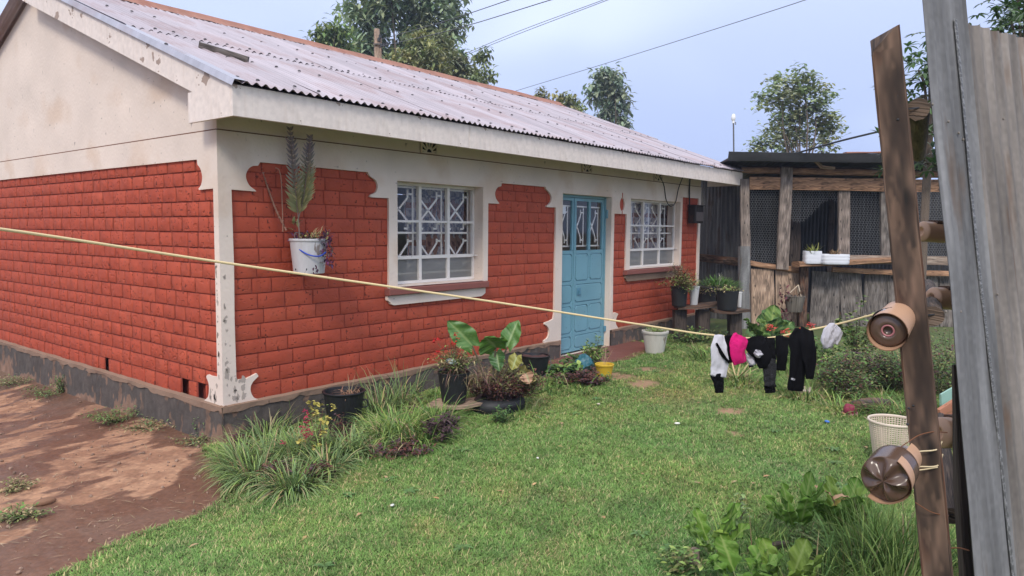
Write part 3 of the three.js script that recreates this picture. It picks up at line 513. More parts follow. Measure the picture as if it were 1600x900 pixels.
// blue double door
{
  const D = part(house, 'door', linings(4.62, 5.84, -0.05, 2.09, 0), M.plaster), z = -0.07, y0 = -0.02, xl = 4.634, xs = 5.045, xr = 5.826;
  const oct = (x0, x1, a, b, c = 0.035) => [[x0 + c, a], [x1 - c, a], [x1, a + c], [x1, b - c], [x1 - c, b], [x0 + c, b], [x0, b - c], [x0, a + c]];
  part(D, 'door_frame', [box(xl, xr, 2.045, 2.076, z - 0.05, z + 0.012), box(xl, xl + 0.03, y0, 2.045, z - 0.05, z + 0.012), box(xr - 0.03, xr, y0, 2.045, z - 0.05, z + 0.012)], M.door);
  const leaf = (x0, x1, cols) => {
    const sx = 0.05, g = [box(x0, x1, y0 + 0.01, 1.335, z - 0.03, z - 0.012), box(x0, x1, 2.0, 2.04, z - 0.03, z), box(x0, x0 + sx, 1.335, 2.0, z - 0.03, z), box(x1 - sx, x1, 1.335, 2.0, z - 0.03, z)];
    if (cols > 1) g.push(box((x0 + x1) / 2 - 0.025, (x0 + x1) / 2 + 0.025, 1.335, 2.0, z - 0.03, z));
    const pan = [], cw = (x1 - x0 - 0.04) / cols, lay = [[0.93, 1.30, cols], [0.64, 0.89, 1], [0.235, 0.605, cols], [0.02, 0.20, 1]];
    // the raised skin between the panels is one sheet with octagonal openings
    const holes = []; for (const [a, b, n] of lay) for (let k = 0; k < n; k++) { const w = (x1 - x0 - 0.04) / n; holes.push([x0 + 0.02 + k * w + 0.016, x0 + 0.02 + (k + 1) * w - 0.016, a, b]); }
    g.push(plate([[x0, y0 + 0.01], [x1, y0 + 0.01], [x1, 1.345], [x0, 1.345]], z - 0.012, z, holes.map((h) => oct(...h))));
    const L = part(D, 'door_leaf', g, M.door);
    for (const h of holes) part(D, 'door_panel', plate(oct(h[0] + 0.012, h[1] - 0.012, h[2] + 0.012, h[3] - 0.012, 0.03), z - 0.0125, z + 0.003, [], 0.006), M.door);
    for (let k = 0; k < cols; k++) { const w = (x1 - x0 - sx) / cols; part(D, 'pane', uvBox(new THREE.PlaneGeometry(w, 0.66).translate(x0 + sx / 2 + (k + 0.5) * w, 1.667, z - 0.017)), M.glass); }
    const gz = z - 0.06, gb = [], S = (xa, ya, xb, yb) => { const A = v3(xa, ya, gz), B = v3(xb, yb, gz); gb.push(bar([A, B], 0.02, 0.008, { seg: 1, n: 8, sq: 0.1, side: v3(0, 0, 1).cross(B.clone().sub(A)).normalize() })); };
    S(x0, 1.93, x1, 1.93); S(x0, 1.40, x1, 1.40);
    for (let k = 0; k < cols; k++) { const w = (x1 - x0) / cols, a = x0 + k * w + w * 0.16, b = x0 + k * w + w * 0.62, e = x0 + k * w + w * 0.80; S(b, 1.89, b, 1.81); S(b, 1.52, b, 1.44); S(b, 1.81, a, 1.52); S(b, 1.52, a, 1.81); S(a, 1.89, a, 1.81); S(a, 1.52, a, 1.44); S(b, 1.85, e, 1.85); S(b, 1.48, e, 1.48); S(e, 1.40, e, 1.93); }
    part(D, 'burglar_bars', gb, M.white);
    return L;
  };
  leaf(xl + 0.032, xs - 0.002, 1); leaf(xs + 0.002, xr - 0.032, 2);
  part(D, 'meeting_strip', box(xs - 0.012, xs + 0.012, y0 + 0.012, 2.038, z + 0.001, z + 0.009), M.door);
  part(D, 'lock_plate', [cbox(xs + 0.07, xs + 0.17, 0.74, 0.84, z + 0.004, z + 0.012, 0.003), box(xs + 0.10, xs + 0.115, 0.76, 0.81, z + 0.013, z + 0.035)], M.doorDark);
  part(D, 'hinge', [cbox(xr - 0.02, xr + 0.075, 1.78, 1.90, z + 0.014, z + 0.045, 0.008)], M.door);
  part(D, 'hinge', [cbox(xr - 0.03, xr + 0.06, 0.18, 0.26, z + 0.014, z + 0.045, 0.008)], M.doorDark);
  part(D, 'paper_note', uvBox(new THREE.PlaneGeometry(0.075, 0.095).rotateZ(0.03).translate(4.80, 1.87, z + 0.003)), std([0.72, 0.74, 0.80]));
  curtain(D, 4.64, 4.98, -0.30, 12); 
}
// electricity meter box under the eave
{
  const B = part(house, 'meter_box', [cbox(8.28, 8.60, 1.745, 2.03, 0.03, 0.16, 0.008), box(8.26, 8.62, 2.03, 2.045, 0.03, 0.18)], std([0.15, 0.115, 0.105], { map: T.plinth, roughness: 0.6, metalness: 0.3 }), 'dark rusty meter box under the eave');
  part(B, 'box_door', [cbox(8.31, 8.57, 1.78, 1.93, 0.161, 0.168, 0.003)], std([0.13, 0.105, 0.10], { roughness: 0.5, metalness: 0.3 }));
  part(house, 'conduit', tube([v3(8.26, 2.04, 0.06), v3(8.26, 2.3, 0.05), v3(8.27, 2.66, 0.06)], 0.012), M.cable);
  part(house, 'conduit', tube([v3(7.2, 2.45, 0.045), v3(7.36, 2.33, 0.04), v3(7.46, 2.08, 0.045), v3(7.6, 2.0, 0.05), v3(7.78, 2.08, 0.045), v3(7.86, 2.28, 0.045), v3(8.05, 2.55, 0.05)], 0.007, { seg: 30 }), M.cable);
}
// roof
{
  const R = part(house, 'roof', [box(-0.1, 9.2, EV - 0.06, EV - 0.02, 0.30, 0.36)].concat([0.1, -1.0, -2.1, -3.2].map((z) => box(-0.15, 9.3, roofY(z) - 0.09, roofY(z) - 0.025, z - 0.03, z + 0.03))), M.woodDark);
  const len = Math.hypot(1, SL), pitch = 0.076, amp = 0.0115;
  function roofSheet(x0, zA, zB, lift, seed, dir = 1) { // corrugated sheet between two lines of z
    const wv = 9.5, seg = 8, n = wv * seg, P = [], UVs = [], I = [], m = 5, r = rng(seed), ou = r() * 5, ov = r() * 5, sk = (r() - 0.5) * 0.012, sag = (r() - 0.5) * 0.006;
    for (let j = 0; j <= m; j++) for (let i = 0; i <= n; i++) {
      const t = j / m, z = mix(zA, zB, t) + sk * (i / n - 0.5), x = x0 + i / seg * pitch, zz = dir > 0 ? z : -6.8 - z;
      const bend = (j === 0 ? (fbm(i * 0.05 + seed, 1, 2, 5) - 0.5) * 0.012 : 0);
      P.push(x, roofY(z) + lift + amp * Math.cos(i / seg * 2 * Math.PI) + sag * Math.sin(t * 3.14) + bend + 0.001 * (i / n), zz); UVs.push(x + ou, z * len + ov);
    }
    for (let j = 0; j < m; j++) for (let i = 0; i < n; i++) { const a = j * (n + 1) + i, b = a + 1, c = a + n + 1, d = c + 1; dir > 0 ? I.push(a, b, c, b, d, c) : I.push(a, c, b, b, c, d); }
    const g = new THREE.BufferGeometry(); g.setAttribute('position', new THREE.Float32BufferAttribute(P, 3)); g.setAttribute('uv', new THREE.Float32BufferAttribute(UVs, 2)); g.setIndex(I); g.computeVertexNormals(); return g;
  }
  for (let k = 0; k < 14; k++) {
    const x = -0.17 + k * 0.684, m = M.roof[Math.floor(h2(k, 4, 9) * 3)], m2 = M.roof[Math.floor(h2(k, 8, 2) * 3)], L = (k % 2) * 0.003;
    part(R, 'roof_sheet', roofSheet(x, 0.57, -1.32, 0.0 + L, k + 1), m); part(R, 'roof_sheet', roofSheet(x, -1.15, -3.36, 0.011 + L, k + 40), m2);
  }
  const back = []; for (let k = 0; k < 14; k++) back.push(roofSheet(-0.17 + k * 0.684, 0.57, -3.36, (k % 2) * 0.003, k + 80, -1)); part(R, 'rear_slope', back, M.roof[1]);
  // ridge cap
  const cap = [], UVc = [], ic = []; const prof = [[0.24, -0.24 * SL + 0.012], [0.10, -0.10 * SL + 0.02], [0.05, 0.02], [0.02, 0.05], [0, 0.058], [-0.02, 0.05], [-0.05, 0.02], [-0.10, -0.10 * SL + 0.02], [-0.24, -0.24 * SL + 0.012]], n = 60;
  for (let k = 0; k <= n; k++) { const x = mix(-0.2, 9.42, k / n), w = (fbm(k * 0.4, 2, 3, 12) - 0.5) * 0.02; prof.forEach(([z, y], j) => { cap.push(x, roofY(-3.4) + y + 0.012 + w + (j === 0 || j === 8 ? 0.008 * Math.sin(k * 2.3) : 0), -3.4 + z); UVc.push(x, j * 0.06); }); if (k) for (let j = 0; j < 8; j++) { const a = (k - 1) * 9 + j; ic.push(a, a + 9, a + 1, a + 1, a + 9, a + 10); } }
  const cg = new THREE.BufferGeometry(); cg.setAttribute('position', new THREE.Float32BufferAttribute(cap, 3)); cg.setAttribute('uv', new THREE.Float32BufferAttribute(UVc, 2)); cg.setIndex(ic); cg.computeVertexNormals(); part(R, 'ridge_cap', cg, M.roofRust, 'rust red ridge cap');
  // nails with dark washers
  const ng = []; const r = rng(5);
  for (const z of [0.46, -0.45, -1.24, -2.2, -3.12]) for (let k = 0; k < 40; k++) { if (r() < 0.12) continue; const x = -0.17 + Math.round((k * 0.24 + r() * 0.05) / pitch) * pitch; if (x > 9.35) continue; ng.push(new THREE.SphereGeometry(0.017, 6, 3, 0, 6.283, 0, 1.57).scale(1, 0.7, 1).rotateX(0.366).translate(x, roofY(z) + (z < -1.15 ? 0.021 : 0.0105) + 0.001, z + (r() - 0.5) * 0.05)); }
  const nm = part(R, 'nail', ng, std([0.05, 0.045, 0.05], { roughness: 0.7 })); nm.userData.kind = 'stuff';
  // bent-over strip along the verge
  const vz = [0.57, -0.4, -1.3, -2.3, -3.4], vp = []; const vg = []; for (let k = 0; k + 1 < vz.length; k++) { const a = vz[k], b = vz[k + 1] + 0.0; const q = (x, dy, z) => v3(x, roofY(z) + dy, z); const m = new MB(); const W = [1, 1, 1]; m.quad; const A = [q(-0.10, 0.012, a), q(-0.10, 0.012, b), q(-0.19, 0.014, b), q(-0.19, 0.014, a), q(-0.212, -0.035, a), q(-0.212, -0.035, b)]; m.tri(A[0], A[1], A[2], W); m.tri(A[0], A[2], A[3], W); m.tri(A[3], A[2], A[5], W); m.tri(A[3], A[5], A[4], W); const g = m.geo(); g.deleteAttribute('color'); vg.push(uvBox(g)); }
  part(R, 'verge_strip', vg, M.flash);
  // boards under the roof edge
  const slopeBoard = (x0, x1, zA, zB, top, h) => { const g = new THREE.BoxGeometry(x1 - x0, h, 1, 1, 1, 1), p = g.attributes.position; for (let i = 0; i < p.count; i++) { const z = p.getZ(i) > 0 ? zA : zB; p.setX(i, p.getX(i) + (x0 + x1) / 2); p.setY(i, roofY(z) + top + (p.getY(i) > 0 ? 0 : -h)); p.setZ(i, z); } g.computeVertexNormals(); return uvBox(g); };
  part(house, 'barge_board', [slopeBoard(-0.185, -0.16, 0.49, -1.75, -0.025, 0.215)], M.paint); part(house, 'barge_board', [slopeBoard(-0.185, -0.16, -1.753, -3.4, -0.025, 0.215)], M.paint);
  part(house, 'eave_box_end', cbox(-0.187, -0.162, 2.40, 2.625, -0.09, 0.50, 0.003), M.paint);
  for (const [a, b] of [[-0.187, 2.30], [2.304, 6.93], [6.934, 9.33]]) part(house, 'fascia', cbox(a, b, 2.40, 2.622, 0.502, 0.528, 0.003), M.paint);
  part(house, 'eave_box_end', cbox(9.305, 9.33, 2.40, 2.62, -0.1, 0.5, 0.003), M.paint);
  part(house, 'soffit', box(-0.16, 9.30, 2.53, 2.545, 0.03, 0.50), M.inside);
}
// step of red floor cement in front of the door
struct('door_step', (() => { const p = [[4.15, 0], [4.2, 0.45], [4.6, 0.66], [5.1, 0.76], [5.6, 0.70], [6.1, 0.52], [6.42, 0.30], [6.6, 0]]; return uvBox(plate(p.map(([x, z]) => [x, -z]), 0, 0.08).rotateX(-Math.PI / 2).translate(0, -0.105, 0)); })(), std([0.20, 0.075, 0.06], { map: T.plaster, bumpMap: T.rough, bumpScale: 0.01, roughness: 0.6 }));
solo('timber_offcut', [(() => { const q = (u, v) => { const r = ray(u, v), k = EV + SL * 0.55, t = (k + 0.03 - EYE.y - SL * EYE.z) / (r.y + SL * r.z); return EYE.clone().addScaledVector(r, t); }; return bar([q(311, 70), q(345, 80), q(388, 94)], 0.055, 0.025, { seg: 6, wob: 0.006, side: v3(0, 0.94, 0.34) }); })()], M.wood[3], 'weathered stick of timber lying loose on the lower roof slope', 'timber');

// ───────────── corrugated iron, shed and fences ─────────────
function corr(A, B, up, h, o = {}) { // standing corrugated sheet from A to B (bottom corners), rising along up
  const L = A.distanceTo(B), pitch = o.pitch ?? 0.076, amp = o.amp ?? 0.009, sg = 6, n = Math.max(6, Math.round(L / pitch * sg)), m = o.m ?? 5, D = B.clone().sub(A).normalize(), N = D.clone().cross(up).normalize(), P = [], UVs = [], I = [], seed = o.seed ?? 1, hh = o.h2 ?? h;
  for (let j = 0; j <= m; j++) for (let i = 0; i <= n; i++) {
    const s = i / n, t = j / m, x = s * L, ph = x / pitch;
    const w = o.prof ? o.prof(x) : amp * Math.cos(ph * 2 * Math.PI), dent = (fbm(x * 3 + seed, t * h * 2, 3, 191) - 0.5) * (o.dent ?? 0.02);
    const top = mix(h, hh, s) * (t) + (j === m ? (fbm(x * 8 + seed, 2, 2, 192) - 0.5) * (o.rag ?? 0.01) : 0);
    const p = A.clone().lerp(B, s).addScaledVector(up, top).addScaledVector(N, w + dent); P.push(p.x, p.y, p.z); UVs.push(x + seed * 0.37, top + seed * 0.21);
  }
  for (let j = 0; j < m; j++) for (let i = 0; i < n; i++) { const a = j * (n + 1) + i, b = a + 1, c = a + n + 1, d = c + 1; I.push(a, b, c, b, d, c); }
  const g = new THREE.BufferGeometry(); g.setAttribute('position', new THREE.Float32BufferAttribute(P, 3)); g.setAttribute('uv', new THREE.Float32BufferAttribute(UVs, 2)); g.setIndex(I); g.computeVertexNormals(); return g;
}
const Y = v3(0, 1, 0), RH = v3(RGT.x, 0, RGT.z).normalize(), FH = v3(FWD.x, 0, FWD.z).normalize();
const drop = (p, y) => { const q = p.clone(); q.y = y ?? height(p.x, p.z) - 0.05; return q; };

{ // fence of corrugated iron between house and shed
  const f = thing('corrugated_fence', 'dark corrugated iron fence closing the gap between house and shed', 'fence', drop(at(1125, 495, 13.7)));
  const A = drop(at(1086, 495, 14.3)), B = drop(at(1138, 495, 13.75)), C = drop(at(1162, 495, 13.5));
  part(f, 'iron_sheet', corr(A, B, Y, 2.72, { seed: 3, dent: 0.03, rag: 0.04 }), M.galvDark);
  part(f, 'iron_sheet', corr(B.clone().addScaledVector(FH, -0.03).addScaledVector(RH, -0.08), C.clone().addScaledVector(FH, -0.03), v3(0.0, 1, 0).addScaledVector(RH, -0.04).normalize(), 2.66, { seed: 8, dent: 0.09, rag: 0.05 }), M.galvDark);
  part(f, 'rail', bar([at(1090, 402, 13.95), at(1161, 410, 13.3)], 0.15, 0.05, { wob: 0.01, side: Y }), M.woodPost);
}
{ // chicken shed of sawn offcuts
  const D0 = 12.5, S = (u, v, d = D0) => at(u, v, d);
  const sh = thing('chicken_shed', 'rough timber chicken shed with wire netting windows and a dark iron roof', 'shed', drop(S(1300, 505, 13)));
  const vert = (name, x0, y0, x1, y1, w, t, m, d = D0) => part(sh, name, bar([S(x0, y0, d), S(x1, y1, d)], w, t, { seg: 10, wob: 0.012, side: RH, sq: 0.18 }), m);
  vert('post', 1163, 280, 1165, 402, 0.155, 0.06, M.wood[0], 12.46);
  vert('post', 1229, 262, 1222, 421, 0.20, 0.06, M.wood[0], 12.42); vert('post', 1319, 295, 1318, 400, 0.195, 0.06, M.wood[0]); vert('post', 1384, 296, 1385, 402, 0.20, 0.07, M.wood[1]);
  vert('post', 1500, 262, 1500, 560, 0.15, 0.1, M.wood[1]);
  part(sh, 'metal_post', uvBox(bar([S(1163, 385, 12.36), drop(S(1163, 505, 12.36))], 0.19, 0.13, { seg: 8, wob: 0.008, side: RH, sq: 0.35 })), M.galv, 'post wrapped in grey sheet iron');
  part(sh, 'beam', bar([S(1158, 266), S(1300, 269), S(1510, 274)], 0.11, 0.11, { seg: 14, wob: 0.02, sq: 1, n: 10 }), M.woodWarm);
  part(sh, 'beam', bar([S(1171, 286, 12.44), S(1520, 291, 12.44)], 0.215, 0.045, { seg: 14, wob: 0.014, side: Y, sq: 0.15 }), M.woodWarm);
  part(sh, 'rail', bar([S(1170, 411), S(1215, 418), S(1258, 424)], 0.10, 0.09, { wob: 0.014, sq: 0.9, n: 10 }), M.woodWarm);
  part(sh, 'shelf', [bar([S(1243, 413, 12.25), S(1330, 410, 12.3), S(1412, 405, 12.35)], 0.09, 0.32, { wob: 0.02, side: Y, sq: 0.5 }), bar([S(1300, 421, 12.4), S(1400, 426, 12.4), S(1510, 428, 12.4)], 0.09, 0.07, { wob: 0.012, side: Y })], M.woodWarm);
  part(sh, 'board', bar([S(1326, 405, 12.42), S(1510, 408, 12.42)], 0.15, 0.04, { wob: 0.01, side: Y, sq: 0.15 }), M.wood[2]);
  for (const [x0, x1, yt, m, tl] of [[1172, 1210, 420, M.woodTan, 0], [1210, 1249, 422, M.woodTan, 0], [1265, 1312, 425, M.wood[1], -3], [1311, 1348, 424, M.wood[1], 3], [1348, 1386, 426, M.wood[3], -2], [1386, 1424, 428, M.wood[1], 2], [1424, 1466, 428, M.wood[3], 0], [1466, 1510, 428, M.wood[1], 0]]) {
    const c = (x0 + x1) / 2, w = (x1 - x0) / FL * 12.5; part(sh, 'wall_board', bar([S(c - tl, yt, 12.52 + rr(0, 0.04)), drop(S(c + tl, 545, 12.52))], w - 0.02, 0.035, { seg: 12, wob: 0.008, side: RH, sq: 0.12, n: 8 }), m);
  }
  vert('stake', 1256, 418, 1252, 540, 0.14, 0.08, M.woodPost, 12.4);
  // roof sheets seen from below, sloping down to the back
  const rf = part(sh, 'roof', [bar([S(1150, 262, 12.6), S(1520, 268, 12.6)], 0.08, 0.08, { seg: 4 }), bar([S(1150, 262, 14.8), S(1520, 270, 14.8)], 0.08, 0.08, { seg: 4 })], M.woodDark);
  const eave = S(1140, 246, 11.95), eaveR = S(1540, 247, 12.0), back = FH.clone().multiplyScalar(3.2).add(v3(0, -0.30, 0)), Lr = back.length();
  for (let k = 0; k < 6; k++) { const a = eave.clone().lerp(eaveR, k / 6).add(v3(0, k % 2 * 0.012, 0)), b = eave.clone().lerp(eaveR, (k + 1.06) / 6).add(v3(0, k % 2 * 0.012, 0)); part(rf, 'roof_sheet', corr(a, b, back.clone().normalize(), Lr, { seed: k + 20, dent: 0.03, rag: 0.05, m: 6, amp: 0.011 }), M.galvDark); }
  part(rf, 'eave_flashing', bar([S(1138, 244, 11.93), S(1340, 247, 11.95), S(1545, 247, 11.97)], 0.15, 0.015, { seg: 20, wob: 0.008, side: v3(0, 1, 0).addScaledVector(FH, -0.25), sq: 0.3 }), M.sheds);
  part(rf, 'edge_strip', bar([S(1320, 239, 12.0), S(1400, 238, 12.0), S(1540, 236, 12.0)], 0.02, 0.15, { wob: 0.008, side: Y }), M.roofRust);
  part(sh, 'block', [bar([S(1274, 251, 12.3), S(1285, 262, 12.3)], 0.07, 0.06, { sq: 1, n: 10, seg: 3, wob: 0.008 }), bar([S(1284, 261, 12.3), S(1304, 263, 12.3)], 0.055, 0.05, { seg: 2 })], M.woodTan);
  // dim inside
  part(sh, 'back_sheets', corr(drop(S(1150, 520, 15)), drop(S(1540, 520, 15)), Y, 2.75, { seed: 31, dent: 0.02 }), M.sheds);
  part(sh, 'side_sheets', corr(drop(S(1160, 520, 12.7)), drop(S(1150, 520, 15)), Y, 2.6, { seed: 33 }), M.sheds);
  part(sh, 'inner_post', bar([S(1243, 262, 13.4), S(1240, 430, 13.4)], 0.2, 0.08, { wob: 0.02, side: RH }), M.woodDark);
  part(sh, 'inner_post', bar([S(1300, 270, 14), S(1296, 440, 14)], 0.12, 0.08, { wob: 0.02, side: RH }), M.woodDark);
  // hexagonal wire netting
  const net = (poly, seed, torn) => {
    const [tl, tr, br, bl] = poly, w = tl.distanceTo(tr), h = tl.distanceTo(bl), m = new MB(), s = 0.026, cx = s * 1.732, r0 = rng(seed);
    const pt = (x, y) => { const a = tl.clone().lerp(tr, x / w), b = bl.clone().lerp(br, x / w), q = a.lerp(b, y / h); return q.addScaledVector(FH, -0.05 * Math.sin(x * 4 + seed) * Math.sin(y * 5) + (fbm(x * 5 + seed, y * 5, 2, 7) - 0.5) * 0.05); };
    const e = (x0, y0, x1, y1) => { if (torn && torn((x0 + x1) / 2 / w, (y0 + y1) / 2 / h)) return; if (Math.min(x0, x1) < 0 || Math.max(x0, x1) > w || Math.min(y0, y1) < 0 || Math.max(y0, y1) > h) return; const a = pt(x0, y0), b = pt(x1, y1), d = b.clone().sub(a).normalize(), n = d.clone().cross(FH).normalize().multiplyScalar(0.0016), k = FH.clone().multiplyScalar(0.0016), W = [1, 1, 1]; m.quad(a.clone().add(b).multiplyScalar(0.5), b.clone().sub(a).multiplyScalar(0.5), n, W); m.quad(a.clone().add(b).multiplyScalar(0.5), b.clone().sub(a).multiplyScalar(0.5), k, W); };
    for (let j = -1; j * s * 1.5 < h + s; j++) for (let i = -1; i * cx < w + cx; i++) { const x = i * cx + (j & 1 ? cx / 2 : 0), y = j * s * 1.5; e(x, y - s / 2, x + cx / 2, y - s); e(x + cx / 2, y - s, x + cx, y - s / 2); e(x, y - s / 2, x, y + s / 2); }
    return m.geo();
  };
  const N = (a, b, c, d, e, f, g, h, dd) => [S(a, b, dd), S(c, d, dd), S(e, f, dd), S(g, h, dd)];
  part(sh, 'wire_netting', net(N(1171, 294, 1220, 294, 1216, 412, 1171, 410, 12.55), 1), M.wire);
  part(sh, 'wire_netting', net(N(1232, 294, 1312, 294, 1312, 352, 1230, 352, 12.55), 2, (x, y) => y > 0.62 + 0.3 * Math.sin(x * 5 + 0.5)), M.wire, 'torn and sagging wire netting');
  part(sh, 'wire_netting', net(N(1326, 294, 1378, 295, 1380, 402, 1326, 400, 12.55), 3), M.wire);
  part(sh, 'wire_netting', net(N(1392, 295, 1510, 297, 1510, 402, 1394, 402, 12.55), 4), M.wire);
  // what stands and hangs on it
  const jug = (u, v, w, h, d, lab) => { const c = S(u, v, d), k = d / FL, W = w * k, H = h * k; const t = thing('plastic_jug', lab, 'jug', c.clone().add(v3(0, -H / 2, 0)));
    const sh2 = (x, y, r) => { const p = []; for (let i = 0; i < 28; i++) { const a = i / 28 * 6.283, e = (q) => Math.sign(q) * Math.abs(q) ** 0.45; p.push([x * e(Math.cos(a)), y * e(Math.sin(a))]); } return p; };
    const lev = [[0, 0.86], [0.05, 0.97], [0.32, 1], [0.36, 0.95], [0.42, 1], [0.66, 1], [0.7, 0.95], [0.75, 1], [1, 0.98], [1, 0.93], [0.55, 0.93]], P = [], I = []; const o = sh2(W / 2, W * 0.32, 0);
    lev.forEach(([y, q]) => o.forEach(([x, z]) => { const p = c.clone().addScaledVector(RH, x * q).addScaledVector(FH, z * q).add(v3(0, y * H - H / 2, 0)); P.push(p.x, p.y, p.z); })); for (let j = 0; j + 1 < lev.length; j++) for (let i = 0; i < 28; i++) { const a = j * 28 + i, b = j * 28 + (i + 1) % 28; I.push(a, b, a + 28, b, b + 28, a + 28); }
    const g = new THREE.BufferGeometry(); g.setAttribute('position', new THREE.Float32BufferAttribute(P, 3)); g.setIndex(I); g.computeVertexNormals(); part(t, 'jug_body', g, std([0.72, 0.73, 0.78], { roughness: 0.4 })); part(t, 'soil', (() => { const m = new MB(); o.forEach(([x, z], i) => { const [x2, z2] = o[(i + 1) % 28]; const q = (a, b) => c.clone().addScaledVector(RH, a * 0.92).addScaledVector(FH, b * 0.92).add(v3(0, H * 0.3, 0)); m.tri(q(0, 0), q(x, z), q(x2, z2), [1, 1, 1]); }); const g2 = m.geo(); g2.deleteAttribute('color'); return uvBox(g2); })(), M.soil); return c.clone().add(v3(0, H * 0.3, 0)); };
  const j1 = jug(1269, 402, 27, 20, 12.15, 'white cut plastic jug at the left end of the shed shelf');
  const j2 = jug(1303, 405, 43, 16, 12.12, 'low wide white cut plastic jug on the shed shelf');
  const dry = (c, n, h, green, lab) => { const m = new MB(); for (let k = 0; k < n; k++) { const a = rnd() * 6.28, l = rr(0.2, 0.9); m.leaf(c.clone().add(v3(rr(-0.12, 0.12), 0, rr(-0.06, 0.06))), v3(Math.cos(a) * l, 1, Math.sin(a) * l), h * rr(0.5, 1.1), 0.022, { bend: 0.9, flat: true, seg: 3, c0: jit(green ? [0.17, 0.22, 0.05] : [0.22, 0.13, 0.06], 0.4), c1: jit(green ? [0.38, 0.36, 0.10] : [0.36, 0.24, 0.12], 0.3), wf: (t) => 1 - t * 0.85 }); } solo('potted_plant', m.geo(), M.veg, lab, 'plant'); };
  dry(j1, 46, 0.19, true, 'spiky yellow green plant in the left white jug'); dry(j2, 50, 0.14, false, 'dry brown plant in the low white jug');
  { // hanging pot
    const c = S(1241, 487, 12.1), t = thing('hanging_pot', 'old grey pot hanging by string on the shed boards', 'pot', c.clone());
    part(t, 'pot_body', pot(c, 0.165, 0.12, 0.27, { wall: 0.01, lip: 0.004 }), std([0.23, 0.21, 0.185], { map: T.wood }));
    part(t, 'soil', disc(c.clone().add(v3(0, 0.21, 0)), 0.14), M.soil);
    const top = c.clone().add(v3(0, 0.44, 0)).addScaledVector(RH, 0.09).addScaledVector(FH, 0.1); part(t, 'string', [0, 2.1, 4.2].map((a) => tube([c.clone().add(v3(Math.cos(a) * 0.155, 0.235, Math.sin(a) * 0.155)), top], 0.008)), std([0.55, 0.45, 0.33]));
    const m = new MB(), f = c.clone().add(v3(0, 0.2, 0)); for (let k = 0; k < 60; k++) { const p0 = f.clone().addScaledVector(RH, -0.1 - rnd() * 0.16).add(v3(0, rr(-0.32, 0.2), 0)).addScaledVector(FH, rr(-0.15, 0.1)); m.leaf(p0, v3(rr(-1, 1), rr(-1, 0.8), rr(-1, 1)), rr(0.05, 0.12), 0.035, { c0: jit([0.10, 0.022, 0.035], 0.4), c1: jit([0.17, 0.05, 0.06], 0.4), flat: true, seg: 3 }); } for (let k = 0; k < 22; k++) m.leaf(f.clone().addScaledVector(RH, rr(-0.1, 0.12)), v3(rr(-1, 1), 1.2, rr(-1, 1)), rr(0.1, 0.3), 0.012, { c0: [0.2, 0.1, 0.06], c1: [0.3, 0.17, 0.1], flat: true, seg: 3, bend: 1 });
    solo('hanging_plant', m.geo(), M.veg, 'dark red trailing plant spilling from the hanging pot', 'plant');
  }
}

// ───────────── foreground post, rails and iron fence ─────────────
const PD = 1.75;
{
  const a = at(1382, 44, PD), b = at(1465, 900, PD), low = b.clone().addScaledVector(b.clone().sub(a).normalize(), 0.86);
  const t = thing('wooden_post', 'leaning brown sawn timber post with a rounded top in the foreground', 'post', low);
  const g = bar([a, low], 0.066, 0.05, { seg: 40, n: 16, wob: 0.0022, side: RH.clone().multiplyScalar(0.88).addScaledVector(FH, -0.475), sq: 0.12 }), p = g.attributes.position, ax = low.clone().sub(a).normalize();
  for (let i = 0; i < p.count; i++) { const q = v3().fromBufferAttribute(p, i), s = q.clone().sub(a).dot(ax), x = q.clone().sub(a).dot(RH); if (s < 0.1) { const cut = Math.max(0, (0.036 - x) * 0.28 + Math.max(0, -x - 0.012) ** 2 * 60); q.addScaledVector(ax, cut * ss(0.08, 0, s)); p.setXYZ(i, q.x, q.y, q.z); } }
  g.computeVertexNormals(); part(t, 'post_body', toCreasedNormals(g, 0.5), M.woodPost);
  const nail = (u, v, r = 0.0035) => new THREE.SphereGeometry(r, 8, 6).translate(...at(u, v, PD - 0.0255).toArray());
  part(t, 'nail', [nail(1403, 150, 0.004), nail(1403, 187), nail(1420, 638, 0.003), nail(1418, 663), nail(1427, 634, 0.003)], M.black);
}
const FD = RH.clone().multiplyScalar(Math.cos(0.68)).addScaledVector(FH, Math.sin(0.68)).normalize(), FN = Y.clone().cross(FD).normalize().multiplyScalar(FD.clone().cross(Y).dot(FH) > 0 ? -1 : 1);
